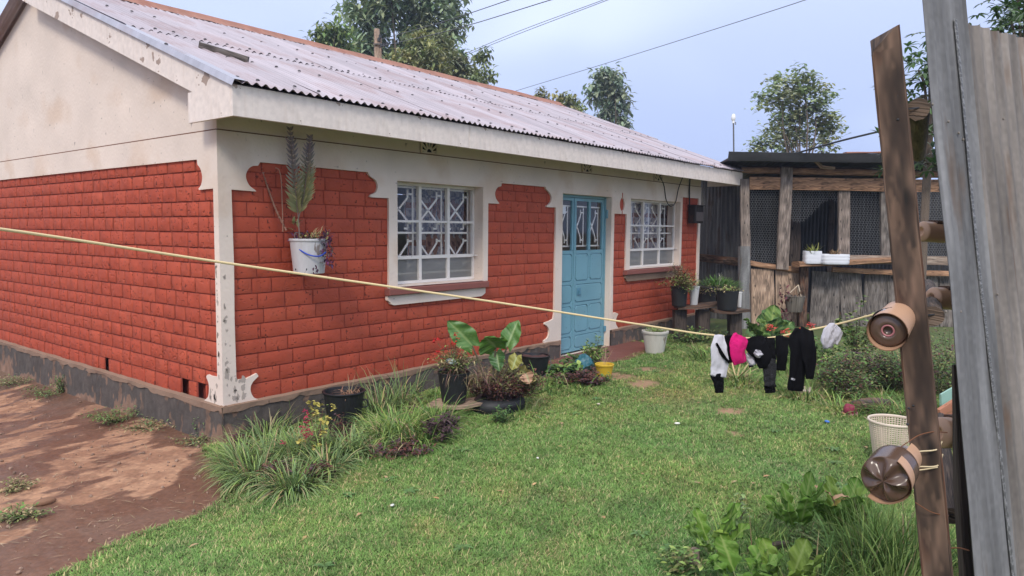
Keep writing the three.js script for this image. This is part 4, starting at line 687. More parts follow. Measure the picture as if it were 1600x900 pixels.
{
  const f = thing('iron_sheet_fence', 'grey corrugated iron fence on log rails at the right edge', 'fence', drop(at(1560, 900, 2)));
  const up = at(1452, 0, 1.72).sub(at(1528, 900, 1.72)).normalize();
  const tl = at(1440, 0, 1.72), bl = at(1520, 900, 1.72); // left edge of the first sheet
  const uA = tl.clone().sub(bl).normalize(), A = bl.clone().addScaledVector(uA, -(bl.y + 0.02) / uA.y), nA = FD.clone().cross(uA).normalize(); if (nA.dot(FH) < 0) nA.negate();
  const hitA = (u, v, off = 0) => { const r = ray(u, v), p0 = A.clone().addScaledVector(nA, off); return EYE.clone().addScaledVector(r, p0.sub(EYE).dot(nA) / r.dot(nA)); };
  const base = (p, q) => { const d = p.clone().sub(q).normalize(); return [q.clone().addScaledVector(d, -(q.y + 0.02) / d.y), d]; };
  const [Ar] = base(hitA(1492, 0), hitA(1582, 900));
  part(f, 'iron_sheet', corr(A, Ar, uA, 2.62, { prof: (x) => 0.0016 * Math.cos(x / 0.028 * 6.283) + 0.003 * ss(0.6, 1, Math.cos(x / 0.055 * 6.283)), dent: 0.01, seed: 2, m: 40, rag: 0.004 }), M.galv, 'tall grey iron sheet reaching above the other');
  const [B, uB] = base(hitA(1478, 28, 0.012), hitA(1570, 900, 0.012)), hB = hitA(1478, 28, 0.012).distanceTo(B), eR = hitA(1610, 39, 0.012), wB = eR.clone().sub(hitA(1478, 28, 0.012)).dot(FD);
  const hR = eR.clone().sub(B).dot(uB) / 1, W9 = 1.0;
  part(f, 'iron_sheet', corr(B, B.clone().addScaledVector(FD, W9), uB, hB, { h2: hB + (hR - hB) * W9 / wB, prof: (x) => 0.008 * Math.pow(Math.abs(Math.cos(x / 0.075 * 3.1416)), 3) - 0.004, dent: 0.015, seed: 5, m: 40, rag: 0.006 }), M.galvOld, 'brownish grey iron sheet with rusty streaks');
  part(f, 'overlap_edge', bar([hitA(1493, 30, -0.004), hitA(1530, 420, -0.004), hitA(1556, 640, -0.004), Ar.clone().addScaledVector(nA, -0.004)], 0.016, 0.003, { seg: 40, wob: 0.0015, side: FD, sq: 0.4 }), std([0.40, 0.40, 0.40], { map: T.spangle, roughness: 0.6 }), 'speckled overlapping edge of the iron sheets');
  // log rails behind the sheets, cut ends showing beside the post
  const raild = FD.clone().multiplyScalar(0.72).addScaledVector(FH, 0.55).normalize();
  for (const [u, v, r, d] of [[1434, 171, 0.0255, 1.72], [1458, 494, 0.0235, 1.72], [1487, 806, 0.022, 1.9]]) { const c = at(u, v, d); const rl = part(f, 'log_rail', bar([c, c.clone().addScaledVector(raild, 0.5), c.clone().addScaledVector(raild, 1.15)], r * 2, r * 2, { sq: 1, n: 18, seg: 10, wob: 0.0025 }), M.log); const T0 = raild; part(rl, 'split', bar([c.clone().addScaledVector(RH, -r * 0.85).addScaledVector(T0, -0.001).add(v3(0, 0.001, 0)), c.clone().addScaledVector(RH, r * 0.8).addScaledVector(T0, -0.0005).add(v3(0, 0.006, 0))], 0.004, 0.002, { seg: 2, side: Y }), M.black); }
  part(f, 'upright', bar([at(1493, 570, 1.80), at(1514, 900, 1.80), at(1514, 900, 1.80).add(at(1514, 900, 1.80).sub(at(1493, 570, 1.80)).multiplyScalar(1.3))], 0.036, 0.03, { seg: 14, wob: 0.003, side: RH, taper: (q) => 0.4 + 0.6 * Math.min(1, q * 4) }), M.woodDark);
  const nails = [[1478, 487], [1501, 487], [1543, 452], [1559, 460], [1548, 760], [1555, 845], [1570, 752], [1482, 190], [1498, 208], [1505, 218], [1568, 186], [1457, 163]].map(([u, v]) => { return new THREE.SphereGeometry(0.0038, 8, 6).scale(1, 1, 0.7).translate(...hitA(u, v, u > 1540 ? 0.006 : -0.003).toArray()); });
  part(f, 'nail', nails, M.galvOld);
  part(f, 'tie_wire', [tube([at(1476, 857, 1.79), at(1496, 856, 1.78), at(1514, 860, 1.74)], 0.0018), tube([at(1430, 785, 1.72), at(1455, 800, 1.715), at(1482, 806, 1.73)], 0.0014)], M.rust);
}
// planters cut from plastic bottles, tied to the post and rails
const sleeve = std([0.46, 0.27, 0.165], { roughness: 0.45 }), bottleBrown = new THREE.MeshPhysicalMaterial({ color: new THREE.Color().setRGB(0.15, 0.088, 0.06), roughness: 0.2, transmission: 0.4, thickness: 0, side: THREE.DoubleSide });
function bottleBase(c, axis, R, len, petal, mat) { // the moulded bottom of a bottle facing along axis, walls running back
  const A = axis.clone().normalize(), X = Math.abs(A.y) > 0.9 ? v3(1, 0, 0) : Y.clone().cross(A).normalize(), Z = A.clone().cross(X), P = [], I = [], n = 60, m = 22;
  for (let j = 0; j <= m; j++) for (let i = 0; i <= n; i++) {
    const a = i / n * 6.283, s = j / m; let r, h;
    if (s < 0.55) { const q = s / 0.55; r = R * Math.sin(q * 1.5708); h = R * 0.62 * (Math.cos(q * 1.5708)); if (petal) { const k = Math.pow(0.5 + 0.5 * Math.cos(a * 5), 1.6), c0 = Math.exp(-((q - 0.0) ** 2) / 0.03); h -= R * 0.36 * (1 - k) * Math.max(0, Math.sin(Math.min(1, q * 1.1) * 3.1416)) ** 1.2 + R * 0.30 * c0 * 0.8; } else { h = R * 0.36 * Math.cos(q * 1.5708) - R * 0.34 * Math.exp(-((q / 0.22) ** 4)) + R * 0.05 * Math.exp(-(((q - 0.30) / 0.06) ** 2)); } }
    else { const q = (s - 0.55) / 0.45; r = R * (1 - 0.42 * ss(0.55, 1, q)); h = -q * len; }
    const p = c.clone().addScaledVector(A, h).addScaledVector(X, Math.cos(a) * r).addScaledVector(Z, Math.sin(a) * r); P.push(p.x, p.y, p.z);
  }
  for (let j = 0; j < m; j++) for (let i = 0; i < n; i++) { const a = j * (n + 1) + i; I.push(a, a + n + 1, a + 1, a + 1, a + n + 1, a + n + 2); }
  const g = new THREE.BufferGeometry(); g.setAttribute('position', new THREE.Float32BufferAttribute(P, 3)); g.setIndex(I); g.computeVertexNormals(); return mergeVertices(g);
}
function sleeveGeo(c, axis, R, len, a0, a1, tp = 0.9) { // cut bottle wall, part of a turn
  const A = axis.clone().normalize(), X = Y.clone().cross(A).normalize(), Z = A.clone().cross(X), P = [], I = [], n = 40, m = 8;
  for (let k = 0; k < 2; k++) for (let j = 0; j <= m; j++) for (let i = 0; i <= n; i++) { const s = j / m, a = mix(a0, a1, i / n), r = (R - k * 0.0015) * (1 - (1 - tp) * s + 0.012 * Math.sin(s * 26) * ss(0.1, 0.3, s)), h = 0.006 * Math.sin(i * 0.22 + 1) * (1 - s) - s * len; const p = c.clone().addScaledVector(A, h).addScaledVector(X, Math.cos(a) * r).addScaledVector(Z, Math.sin(a) * r); P.push(p.x, p.y, p.z); }
  const N = (n + 1) * (m + 1); for (let k = 0; k < 2; k++) for (let j = 0; j < m; j++) for (let i = 0; i < n; i++) { const a = k * N + j * (n + 1) + i; I.push(a, a + n + 1, a + 1, a + 1, a + n + 1, a + n + 2); }
  const g = new THREE.BufferGeometry(); g.setAttribute('position', new THREE.Float32BufferAttribute(P, 3)); g.setIndex(I); g.computeVertexNormals(); return g;
}
{
  const c = at(1384, 747, 1.60), ax = at(1375, 762, 1.52).sub(at(1418, 705, 1.68)).normalize(), t = thing('bottle_planter', 'shiny brown bottle planter with a lobed base tied low on the foreground post', 'planter', c);
  part(t, 'bottle', bottleBase(c, ax, 0.051, 0.12, true, 0), bottleBrown); part(t, 'sleeve', sleeveGeo(c.clone().addScaledVector(ax, 0.012), ax, 0.0555, 0.15, -2.2, 1.1, 0.72), sleeve, 'orange brown outer bottle');
  const neck = c.clone().addScaledVector(ax, -0.125); part(t, 'bottle_neck', tube([neck, neck.clone().addScaledVector(ax, -0.035)], (s) => mix(0.03, 0.018, s), { n: 16, seg: 4 }), std([0.42, 0.38, 0.40], { roughness: 0.3 }));
  const str = std([0.62, 0.50, 0.31], { roughness: 0.9 }), z = 1.715;
  part(t, 'string', [tube([at(1421, 707, z), at(1440, 705, z), at(1462, 703, z), at(1472, 690, 1.77)], 0.0017, { n: 6 }), tube([at(1419, 728, z), at(1440, 729, z), at(1464, 728, z), at(1473, 710, 1.77)], 0.0017), tube([at(1418, 736, z), at(1440, 734, z), at(1465, 730, z)], 0.0015), tube([at(1421, 705, z - 0.002), at(1419, 720, z - 0.003), at(1417, 737, z - 0.002)], 0.003), tube([at(1424, 712, z - 0.004), at(1420, 722, z - 0.004), at(1422, 731, z - 0.004)], 0.002)], str);
  part(t, 'wire', tube([at(1372, 724, 1.60), at(1398, 705, 1.64), at(1420, 690, 1.70), at(1436, 680, 1.715), at(1455, 675, 1.715), at(1480, 676, 1.76)], 0.0013, { seg: 30 }), M.rust);
}
{
  const c = at(1387, 517, 1.66), ax = at(1379, 528, 1.57).sub(at(1410, 488, 1.75)).normalize(), t = thing('bottle_planter', 'brown bottle planter with a pink ringed base beside the middle of the post', 'planter', c);
  part(t, 'bottle', bottleBase(c.clone().addScaledVector(ax, -0.012), ax, 0.040, 0.1, false, 0), std([0.11, 0.068, 0.05], { roughness: 0.2 })); part(t, 'sleeve', sleeveGeo(c.clone().addScaledVector(ax, 0.008), ax, 0.0440, 0.15, 0, 6.2832, 0.86), sleeve, 'orange brown outer bottle');
  const q = new THREE.TorusGeometry(0.0125, 0.0022, 8, 24), m4 = new THREE.Matrix4().lookAt(v3(0, 0, 0), ax.clone().negate(), Y); q.applyMatrix4(m4).translate(...c.clone().addScaledVector(ax, -0.002).toArray()); part(t, 'base_ring', q, std([0.42, 0.16, 0.17], { roughness: 0.4 }));
}
for (const [u, v, d, r, l, lab] of [[1447, 362, 2.0, 0.028, 0.12, 'orange brown bottle planter behind the fence near the top rail'], [1464, 466, 1.98, 0.030, 0.12, 'pale orange bottle planter just above the middle rail end'], [1476, 676, 1.98, 0.042, 0.16, 'reddish brown bottle planter behind the post near the basket']]) {
  const c = at(u, v, d), ax = RH.clone().multiplyScalar(-1).addScaledVector(FH, -0.25).add(v3(0, 0.05, 0)).normalize(), t = thing('bottle_planter', lab, 'planter', c);
  part(t, 'bottle', [bottleBase(c.clone().addScaledVector(ax, 0.01), ax, r, l, false, 0)], sleeve); part(t, 'soil', bar([c.clone().addScaledVector(ax, -0.02).add(v3(0, r * 0.92, 0)), c.clone().addScaledVector(ax, -0.1).add(v3(0, r * 0.92, 0))], 0.012, r * 1.3, { side: Y, wob: 0.004 }), M.soil);
}

// ───────────── washing line and socks ─────────────
const LINE = [[-60, 353, 1.02], [0, 358, 1.08], [340, 409, 1.36], [760, 470, 1.66], [1000, 507, 1.82], [1108, 523, 1.88], [1200, 528, 1.93], [1262, 516, 1.93], [1310, 506, 1.90], [1370, 490, 1.80], [1400, 482, 1.77]].map(([u, v, d]) => at(u, v, d));
solo('washing_line', tube([at(-700, 300, 0.9), ...LINE], 0.0025, { n: 8, seg: 120 }), std([0.70, 0.55, 0.30], { roughness: 0.8 }), 'thin yellow washing line strung from the left to the foreground post', 'clothesline');
function cloth(spine, widths, o = {}) { // soft flattened tube along a spine of [u, v, depth]; wrinkled
  const pts = spine.map((s) => at(...s)), cv = new THREE.CatmullRomCurve3(pts, false, 'centripetal'), seg = o.seg ?? 34, n = 24, P = [], UVs = [], I = [], th = o.th ?? 0.006, seed = o.seed ?? 1, k = spine[0][2] / FL;
  for (let j = 0; j <= seg; j++) {
    const s = j / seg, c = cv.getPoint(s), Tn = cv.getTangent(s).normalize(); let A = FH.clone().cross(Tn).normalize(); const wi = s * (widths.length - 1), i0 = Math.min(widths.length - 2, Math.floor(wi)), W = mix(widths[i0], widths[i0 + 1], ss(0, 1, wi - i0)) * k / 2 * (j === 0 || j === seg ? 0.86 : 1), Bv = A.clone().cross(Tn).normalize();
    for (let i = 0; i <= n; i++) {
      const a = i / n * 6.283, x = Math.cos(a), y = Math.sin(a), w = W * (1 + 0.10 * (fbm(s * 5 + seed, x * 0.8 + 9, 3, 211) - 0.5) * 2);
      const fold = 0.0095 * (fbm(x * 2.4 + seed, s * 2.6, 3, 213) - 0.5) * 2 + 0.002 * (fbm(x * 7 + seed, s * 9, 2, 214) - 0.5) * 2;
      const p = c.clone().addScaledVector(A, x * w).addScaledVector(Bv, Math.sign(y) * Math.abs(y) ** 0.7 * (th * (0.55 + 0.45 * (1 - x * x)) * (j === 0 || j === seg ? 0.3 : 1)) + fold);
      P.push(p.x, p.y, p.z); UVs.push(x * W, s * 0.3);
    }
  }
  for (let j = 0; j < seg; j++) for (let i = 0; i < n; i++) { const a = j * (n + 1) + i; I.push(a, a + 1, a + n + 1, a + 1, a + n + 2, a + n + 1); }
  for (const r of [0, seg]) { const b = P.length / 3, c = cv.getPoint(r / seg); P.push(c.x, c.y, c.z); UVs.push(0, 0); for (let i = 0; i < n; i++) I.push(b, r * (n + 1) + i, r * (n + 1) + i + 1); }
  const g = new THREE.BufferGeometry(); g.setAttribute('position', new THREE.Float32BufferAttribute(P, 3)); g.setAttribute('uv', new THREE.Float32BufferAttribute(UVs, 2)); g.setIndex(I); g.computeVertexNormals(); return g;
}
T.knit = tex(128, (u, v) => g3(0.5 + 0.3 * Math.sin(u * 6.283 * 16) + 0.3 * (vn(u * 40, v * 40, 221, 40) - 0.5)), 0.05, false);
T.terry = tex(128, (u, v) => g3(fbm(u * 20, v * 20, 3, 222, 20)), 0.04, false);
T.pat = tex(256, (u, v) => { const f = fbm(u * 12, v * 16, 3, 223), s = Math.abs(Math.sin((f * 14 + Math.sin(v * 40) * 0.4))); return s < 0.16 && vn(u * 20, v * 20, 225) > 0.3 ? [0.62, 0.62, 0.65] : [0.10, 0.10, 0.11]; }, 0.07);
const K = { black: new THREE.MeshPhysicalMaterial({ color: new THREE.Color().setRGB(0.0055, 0.0055, 0.007), roughness: 1, specularIntensity: 0.25, bumpMap: T.knit, bumpScale: 0.0006, side: THREE.DoubleSide }), grey: std([0.50, 0.49, 0.52], { roughness: 0.95, bumpMap: T.knit, bumpScale: 0.0006 }), pink: std([0.80, 0.008, 0.20], { roughness: 1, bumpMap: T.terry, bumpScale: 0.004 }), pale: std([0.45, 0.435, 0.475], { roughness: 0.95, bumpMap: T.knit, bumpScale: 0.0008 }), pat: std([0.40, 0.40, 0.42], { map: T.pat, roughness: 0.95 }) };
const sock = (lab, parts) => { const t = thing('sock', lab, 'sock', at(...parts[0][1][0]), 'socks drying on the washing line'); for (const [name, sp, w, m, o] of parts) part(t, name, cloth(sp, w, { seed: rnd() * 50, ...o }), m); return t; };
sock('light grey sock with a black toe hanging at the left end of the washing', [['sock_leg', [[1124, 523, 1.875], [1123, 545, 1.868], [1125, 570, 1.868], [1122, 589, 1.87]], [15, 24, 28, 24], K.grey], ['toe', [[1120, 584, 1.87], [1123, 598, 1.868], [1124, 614, 1.87]], [22, 16, 13], K.black], ['stripe', [[1119, 536, 1.862], [1130, 556, 1.860], [1140, 567, 1.864]], [4, 5, 4], K.black, { th: 0.003 }]]);
sock('black sock folded behind the light grey one', [['sock_leg', [[1134, 524, 1.895], [1136, 545, 1.89], [1138, 567, 1.885]], [20, 22, 13], K.black]]);
sock('fluffy bright pink sock folded over the line', [['sock_leg', [[1156, 526, 1.888], [1154, 538, 1.872], [1153, 553, 1.872], [1157, 568, 1.876]], [24, 27, 23, 22], K.pink, { th: 0.010 }]]);
sock('small grey and black sock just right of the pink one', [['sock_leg', [[1166, 553, 1.905], [1174, 562, 1.90], [1178, 570, 1.90]], [13, 14, 13], K.grey], ['toe', [[1170, 572, 1.903], [1177, 571, 1.90]], [5, 4], K.black]]);
sock('black sock with a grey heel patch folded over the line', [['sock_leg', [[1177, 527, 1.90], [1182, 540, 1.888], [1191, 555, 1.884], [1194, 575, 1.886]], [30, 34, 28, 18], K.black], ['heel', [[1179, 549, 1.874], [1186, 553, 1.871], [1191, 553, 1.872]], [8, 13, 6], K.pale, { th: 0.005 }]]);
sock('long black sock with a faint grey pattern on its leg', [['sock_leg', [[1199, 528, 1.915], [1202, 545, 1.90], [1203, 563, 1.90]], [22, 21, 20], K.black], ['patterned_foot', [[1203, 560, 1.895], [1203, 585, 1.89], [1203, 605, 1.892]], [20, 20, 19], K.pat], ['toe', [[1203, 602, 1.89], [1204, 614, 1.89]], [19, 18], K.black]]);
sock('short black sock hanging between the patterned sock and the knee sock', [['sock_leg', [[1223, 526, 1.925], [1222, 545, 1.91], [1221, 562, 1.91], [1220, 579, 1.912]], [22, 19, 16, 15], K.black]]);
sock('long black knee sock hanging down to its ribbed cuff', [['sock_leg', [[1254, 516, 1.935], [1252, 535, 1.915], [1248, 562, 1.91], [1243, 611, 1.915]], [28, 38, 25, 26], K.black], ['cuff_stripe', [[1236, 592, 1.905], [1242, 593, 1.903]], [3, 3], K.grey, { th: 0.002 }]]);
sock('black sock draped at the right end of the dark washing', [['sock_leg', [[1260, 514, 1.93], [1263, 535, 1.900], [1265, 560, 1.895], [1264, 592, 1.90]], [22, 24, 21, 13], K.black]]);
sock('pale grey bunched sock hanging alone near the post', [['sock_leg', [[1301, 507, 1.90], [1295, 520, 1.885], [1293, 532, 1.885], [1293, 544, 1.89]], [10, 18, 20, 15], K.pale, { th: 0.009 }], ['sock_foot', [[1303, 508, 1.895], [1308, 520, 1.884], [1303, 538, 1.886]], [10, 17, 9], K.pale, { th: 0.007 }]]);
sock('black and white sock knotted on the line against the post', [['sock_leg', [[1396, 484, 1.70], [1382, 490, 1.70], [1371, 497, 1.70], [1368, 511, 1.70]], [10, 15, 17, 12], K.black, { th: 0.009 }], ['white_band', [[1379, 484, 1.69], [1384, 491, 1.688], [1385, 500, 1.69]], [8, 9, 7], K.pale, { th: 0.006 }]]);

// ───────────── plants and pots along the house ─────────────
const G = { lime: [[0.16, 0.26, 0.05], [0.30, 0.40, 0.10]], mid: [[0.06, 0.13, 0.025], [0.14, 0.25, 0.05]], chard: [[0.062, 0.15, 0.012], [0.125, 0.255, 0.022]], chardL: [[0.12, 0.2, 0.02], [0.21, 0.33, 0.045]], blue: [[0.085, 0.14, 0.04], [0.22, 0.31, 0.115]], dark: [[0.03, 0.075, 0.02], [0.06, 0.14, 0.035]], pur: [[0.045, 0.022, 0.028], [0.10, 0.05, 0.055]], red: [[0.07, 0.022, 0.018], [0.15, 0.05, 0.035]], straw: [[0.30, 0.22, 0.11], [0.44, 0.35, 0.19]], ol: [[0.11, 0.12, 0.035], [0.22, 0.22, 0.07]] };
function strap(lab, p, o = {}) { // fountain of long arching blades
  const m = new MB(), r = rng(o.seed ?? Math.floor(p.x * 1000 + p.z * 77)), n = Math.round((o.n ?? 110) * (o.k ?? 1)), L = (o.len ?? 0.28) * (o.kl ?? 1), R = o.r ?? 0.1;
  for (let k = 0; k < n; k++) {
    const a = r() * 6.283, q = Math.sqrt(r()) * R, lean = o.lean ? rr(o.lean[0], o.lean[1], r) : rr(0.15, 1.5, r), b = v3(p.x + Math.cos(a) * q, p.y - 0.01, p.z + Math.sin(a) * q), a2 = a + (r() - 0.5) * 1.4;
    const st = r() < (o.dry ?? 0.10), pal = st ? G.straw : r() < 0.2 ? G.lime : G[o.pal ?? 'blue'], l = L * rr(0.5, 1.15, r);
    m.leaf(b, v3(Math.cos(a2) * lean, 1, Math.sin(a2) * lean), l, (o.w ?? 0.011) * rr(0.7, 1.3, r), { seg: 6, bend: (o.bend ?? 2.2) * rr(0.5, 1.2, r), fold: 0.5, c0: jit(pal[0], 0.3, r), c1: jit(pal[1], 0.3, r), wf: (t) => (0.6 + 0.4 * Math.sin(t * 3.1)) * (1 - t ** 3) });
  }
  return solo(o.name ?? 'strap_leaf_plant', m.geo(), M.veg, lab, o.cat ?? 'plant', o.group);
}
function bush(lab, p, o = {}) { // many small leaves on wiry stems
  const m = new MB(), s = [], r = rng(o.seed ?? Math.floor(p.x * 900 + p.z * 131 + p.y * 77)), R = o.r ?? 0.15, H = o.h ?? 0.2, n = o.n ?? 250, pals = o.pals ?? ['mid'];
  const stems = []; for (let k = 0; k < (o.stems ?? 12); k++) { const a = r() * 6.283, q = Math.sqrt(r()), e = v3(p.x + Math.cos(a) * q * R * (o.sx ?? 1), p.y + H * (1 - 0.5 * q * q) * rr(0.6, 1.05, r), p.z + Math.sin(a) * q * R), b = v3(mix(p.x, e.x, 0.2), p.y, mix(p.z, e.z, 0.2)), mid = b.clone().lerp(e, 0.5).add(v3(0, H * 0.12, 0)); stems.push([b, mid, e]); s.push(tube([b, mid, e], (t) => (o.sr ?? 0.0035) * (1 - 0.6 * t), { n: 4, seg: 4 })); }
  const t = thing(o.name ?? 'leafy_plant', lab, o.cat ?? 'plant', p, o.group);
  for (let k = 0; k < n; k++) {
    const st = stems[k % stems.length], q = Math.pow(r(), o.low ?? 0.7), b = q < 0.5 ? st[0].clone().lerp(st[1], q * 2) : st[1].clone().lerp(st[2], q * 2 - 1); b.add(v3((r() - 0.5) * R * 0.55, (r() - 0.5) * H * 0.25, (r() - 0.5) * R * 0.55)); if (b.y < p.y) b.y = p.y + 0.005;
    const a = r() * 6.283, pal = G[pals[Math.floor(r() * pals.length)]], f = 0.7 + 0.5 * r(); m.leaf(b, v3(Math.cos(a), rr(-0.3, 1.0, r), Math.sin(a)), (o.len ?? 0.05) * rr(0.6, 1.2, r), (o.w ?? 0.025) * rr(0.7, 1.2, r), { seg: 3, bend: o.bend ?? 0.7, fold: 0.2, flat: o.flat ?? true, c0: jit(pal[0].map((x) => x * f), 0.25, r), c1: jit(pal[1].map((x) => x * f), 0.25, r) });
  }
  part(t, 'foliage', m.geo(), M.veg); part(t, 'stem', s, o.stemMat ?? M.stem); t.stems = stems; return t;
}
M.stem = std([0.12, 0.11, 0.05]); M.stemRed = std([0.22, 0.10, 0.08]);
const petals = (m, c, R, n, col, r = rnd) => { for (let k = 0; k < n; k++) { const a = k / n * 6.283 + r(), up = rr(-0.2, 0.9, r); m.leaf(c, v3(Math.cos(a), up, Math.sin(a)), R, R * 0.8, { seg: 2, flat: true, c0: jit(col, 0.15, r), c1: jit(col, 0.2, r), bend: 0.4 }); } };
const heads = (t, list, col, label) => list.forEach(([c, R, n]) => { const m = new MB(); head(m, c, R, n, col); part(t, 'flower_head', m.geo(), M.veg, label); });
const head = (m, c, R, n, col) => { for (let k = 0; k < n; k++) { const d = v3(rr(-1, 1), rr(-0.4, 1), rr(-1, 1)).normalize().multiplyScalar(R * rr(0.4, 1)); petals(m, c.clone().add(d), R * 0.42, 5, col); } };
const gpt = (u, v) => gp(u, v);
function bigLeaf(b, e, side, W, o = {}) { // broad veined leaf from b to e
  const dir = e.clone().sub(b), len = dir.length(), D = dir.clone().normalize(), N = side.clone().cross(D).normalize(), P = [], C = [], I = [], nu = o.nu ?? 12, nv = o.nv ?? 26, veins = o.veins ?? 9, lobes = o.lobes ?? 1, bend = o.bend ?? 0.25, wave = o.wave ?? 0.012, vc = o.vein ?? [0.26, 0.36, 0.13], wf = o.wf ?? ((t) => t < 0.28 ? mix(0.55, 1, ss(0, 0.28, t)) : Math.pow(Math.max(0.004, Math.cos((t - 0.28) / 0.72 * 1.5708)), 0.72)), sd = o.seed ?? 0;
  for (let j = 0; j <= nv; j++) for (let i = 0; i <= nu; i++) { const s = i / nu * 2 - 1, t = j / nv, w = W * wf(t) * (1 + (o.rag ?? 0) * (fbm(t * 14 + sd, s * 2 + 5, 2, 233) - 0.5)), back = t < 0.2 ? -Math.abs(s) * (0.2 - t) * len * 0.95 * lobes : 0, ph = (t * veins - Math.abs(s) * 1.6) * 6.283, bump = Math.sin(ph) * (o.puff ?? 0.005) * Math.abs(s) * Math.min(1, w / W + 0.2); const p = b.clone().addScaledVector(D, t * len + back).addScaledVector(side, s * w).addScaledVector(N, Math.abs(s) * w * (o.fold ?? 0.35) + bump + wave * Math.sin(t * 17 + s * 3 + sd * 5) * Math.abs(s)); p.y -= bend * t * t * len * 0.35; P.push(p.x, p.y, p.z); const vk = Math.max(Math.abs(s) < (o.rib ?? 0.09) ? 0.8 : 0, ss(0.72, 1, Math.sin(ph)) * (o.vk ?? 0.3)), q = fbm(t * 6 + sd, s * 4, 3, 231); C.push(...blend(blend(o.c0, o.c1, q), vc, vk)); }
  for (let j = 0; j < nv; j++) for (let i = 0; i < nu; i++) { const a = j * (nu + 1) + i; I.push(a, a + 1, a + nu + 1, a + 1, a + nu + 2, a + nu + 1); }
  const g = new THREE.BufferGeometry(); g.setAttribute('position', new THREE.Float32BufferAttribute(P, 3)); g.setAttribute('color', new THREE.Float32BufferAttribute(C, 3)); g.setIndex(I); g.computeVertexNormals(); return g;
}

// nearest bed at the corner of the house
{
  let k = 0; const bl = ['grassy plant at the lawn edge, front left of the corner bed', 'grassy plant at the front middle of the corner bed', 'grassy plant at the front right of the corner bed beside the lawn', 'grassy plant against the plinth at the left of the corner bed', 'grassy plant in the middle of the corner bed below the magenta flowers', 'grassy plant at the right of the corner bed under the black bucket', 'grassy plant at the far left tip of the corner bed over the bare earth', 'upright grassy plant against the plinth behind the magenta flowers'];
  for (const [u, v, n, L, R] of [[400, 752, 130, 0.21, 0.12], [458, 765, 150, 0.21, 0.13], [512, 737, 110, 0.2, 0.1], [420, 690, 110, 0.24, 0.12], [470, 715, 120, 0.22, 0.12], [548, 712, 120, 0.20, 0.09], [372, 728, 90, 0.2, 0.1], [455, 668, 60, 0.26, 0.1]]) strap(bl[k++], gpt(u, v), { n, len: L, r: R, k: 2.4, kl: 1.4, w: 0.0085, group: 'grassy strap leaved plants in the corner bed', dry: 0.12 });
  strap('low mound of fine grassy leaves filling the left half of the corner bed', gpt(425, 725), { n: 900, len: 0.27, r: 0.34, w: 0.007, lean: [0.1, 1.3], dry: 0.08 });
  strap('low mound of fine grassy leaves filling the right half of the corner bed', gpt(500, 712), { n: 800, len: 0.25, r: 0.30, w: 0.007, lean: [0.1, 1.3], dry: 0.08 });
  k = 0; const dl = ['dark red leafed plant at the left end of the corner bed', 'dark red leafed plant at the front of the corner bed', 'dark red leafed plant at the right end of the corner bed', 'small dark red plant at the front right of the corner bed'];
  for (const [u, v, R, H] of [[372, 712, 0.11, 0.17], [438, 750, 0.17, 0.15], [532, 702, 0.08, 0.28], [500, 752, 0.09, 0.13]]) bush(dl[k++], gpt(u, v), { r: R, h: H, n: 330, len: 0.035, w: 0.02, pals: ['pur', 'red', 'red'], stems: 18 });
  const b = bush('yellow green shrub with magenta flower spikes in the corner bed', gpt(497, 715), { name: 'flowering_shrub', cat: 'shrub', r: 0.15, h: 0.38, n: 130, len: 0.035, w: 0.028, pals: ['lime', 'ol'], stems: 16, stemMat: M.stemRed, low: 0.5 });
  heads(b, [[477, 645], [479, 653], [480, 661], [472, 668], [475, 673], [482, 675], [486, 678], [476, 681], [480, 684], [441, 694]].map(([u, v]) => [at(u, v, depthOf(gp(497, 715)) - 0.22), 0.026, 9]), [0.42, 0.012, 0.075], 'magenta flowers'); const m2 = new MB(); for (const [u, v] of [[482, 630], [488, 637], [497, 632], [493, 648], [503, 660], [512, 655], [520, 637], [505, 675], [470, 690], [494, 700]]) for (let q = 0; q < 7; q++) { const c = at(u + rr(-4, 4), v + rr(-4, 4), depthOf(gp(497, 715)) - 0.18); m2.leaf(c, v3(rr(-1, 1), rr(-0.2, 0.8), rr(-1, 1)), 0.035, 0.026, { flat: true, seg: 3, c0: [0.34, 0.30, 0.05], c1: [0.48, 0.40, 0.10] }); } part(b, 'flower', m2.geo(), M.veg, 'pale yellow young leaves');
  solo('grey_stone', uvBox(new THREE.IcosahedronGeometry(0.035, 2).scale(1.3, 0.45, 0.8).translate(...gp(330, 683).add(v3(0, 0.008, 0)).toArray())), std([0.28, 0.29, 0.32], { map: T.plaster }), 'small blue grey stone on the bare earth left of the corner bed', 'stone');
}
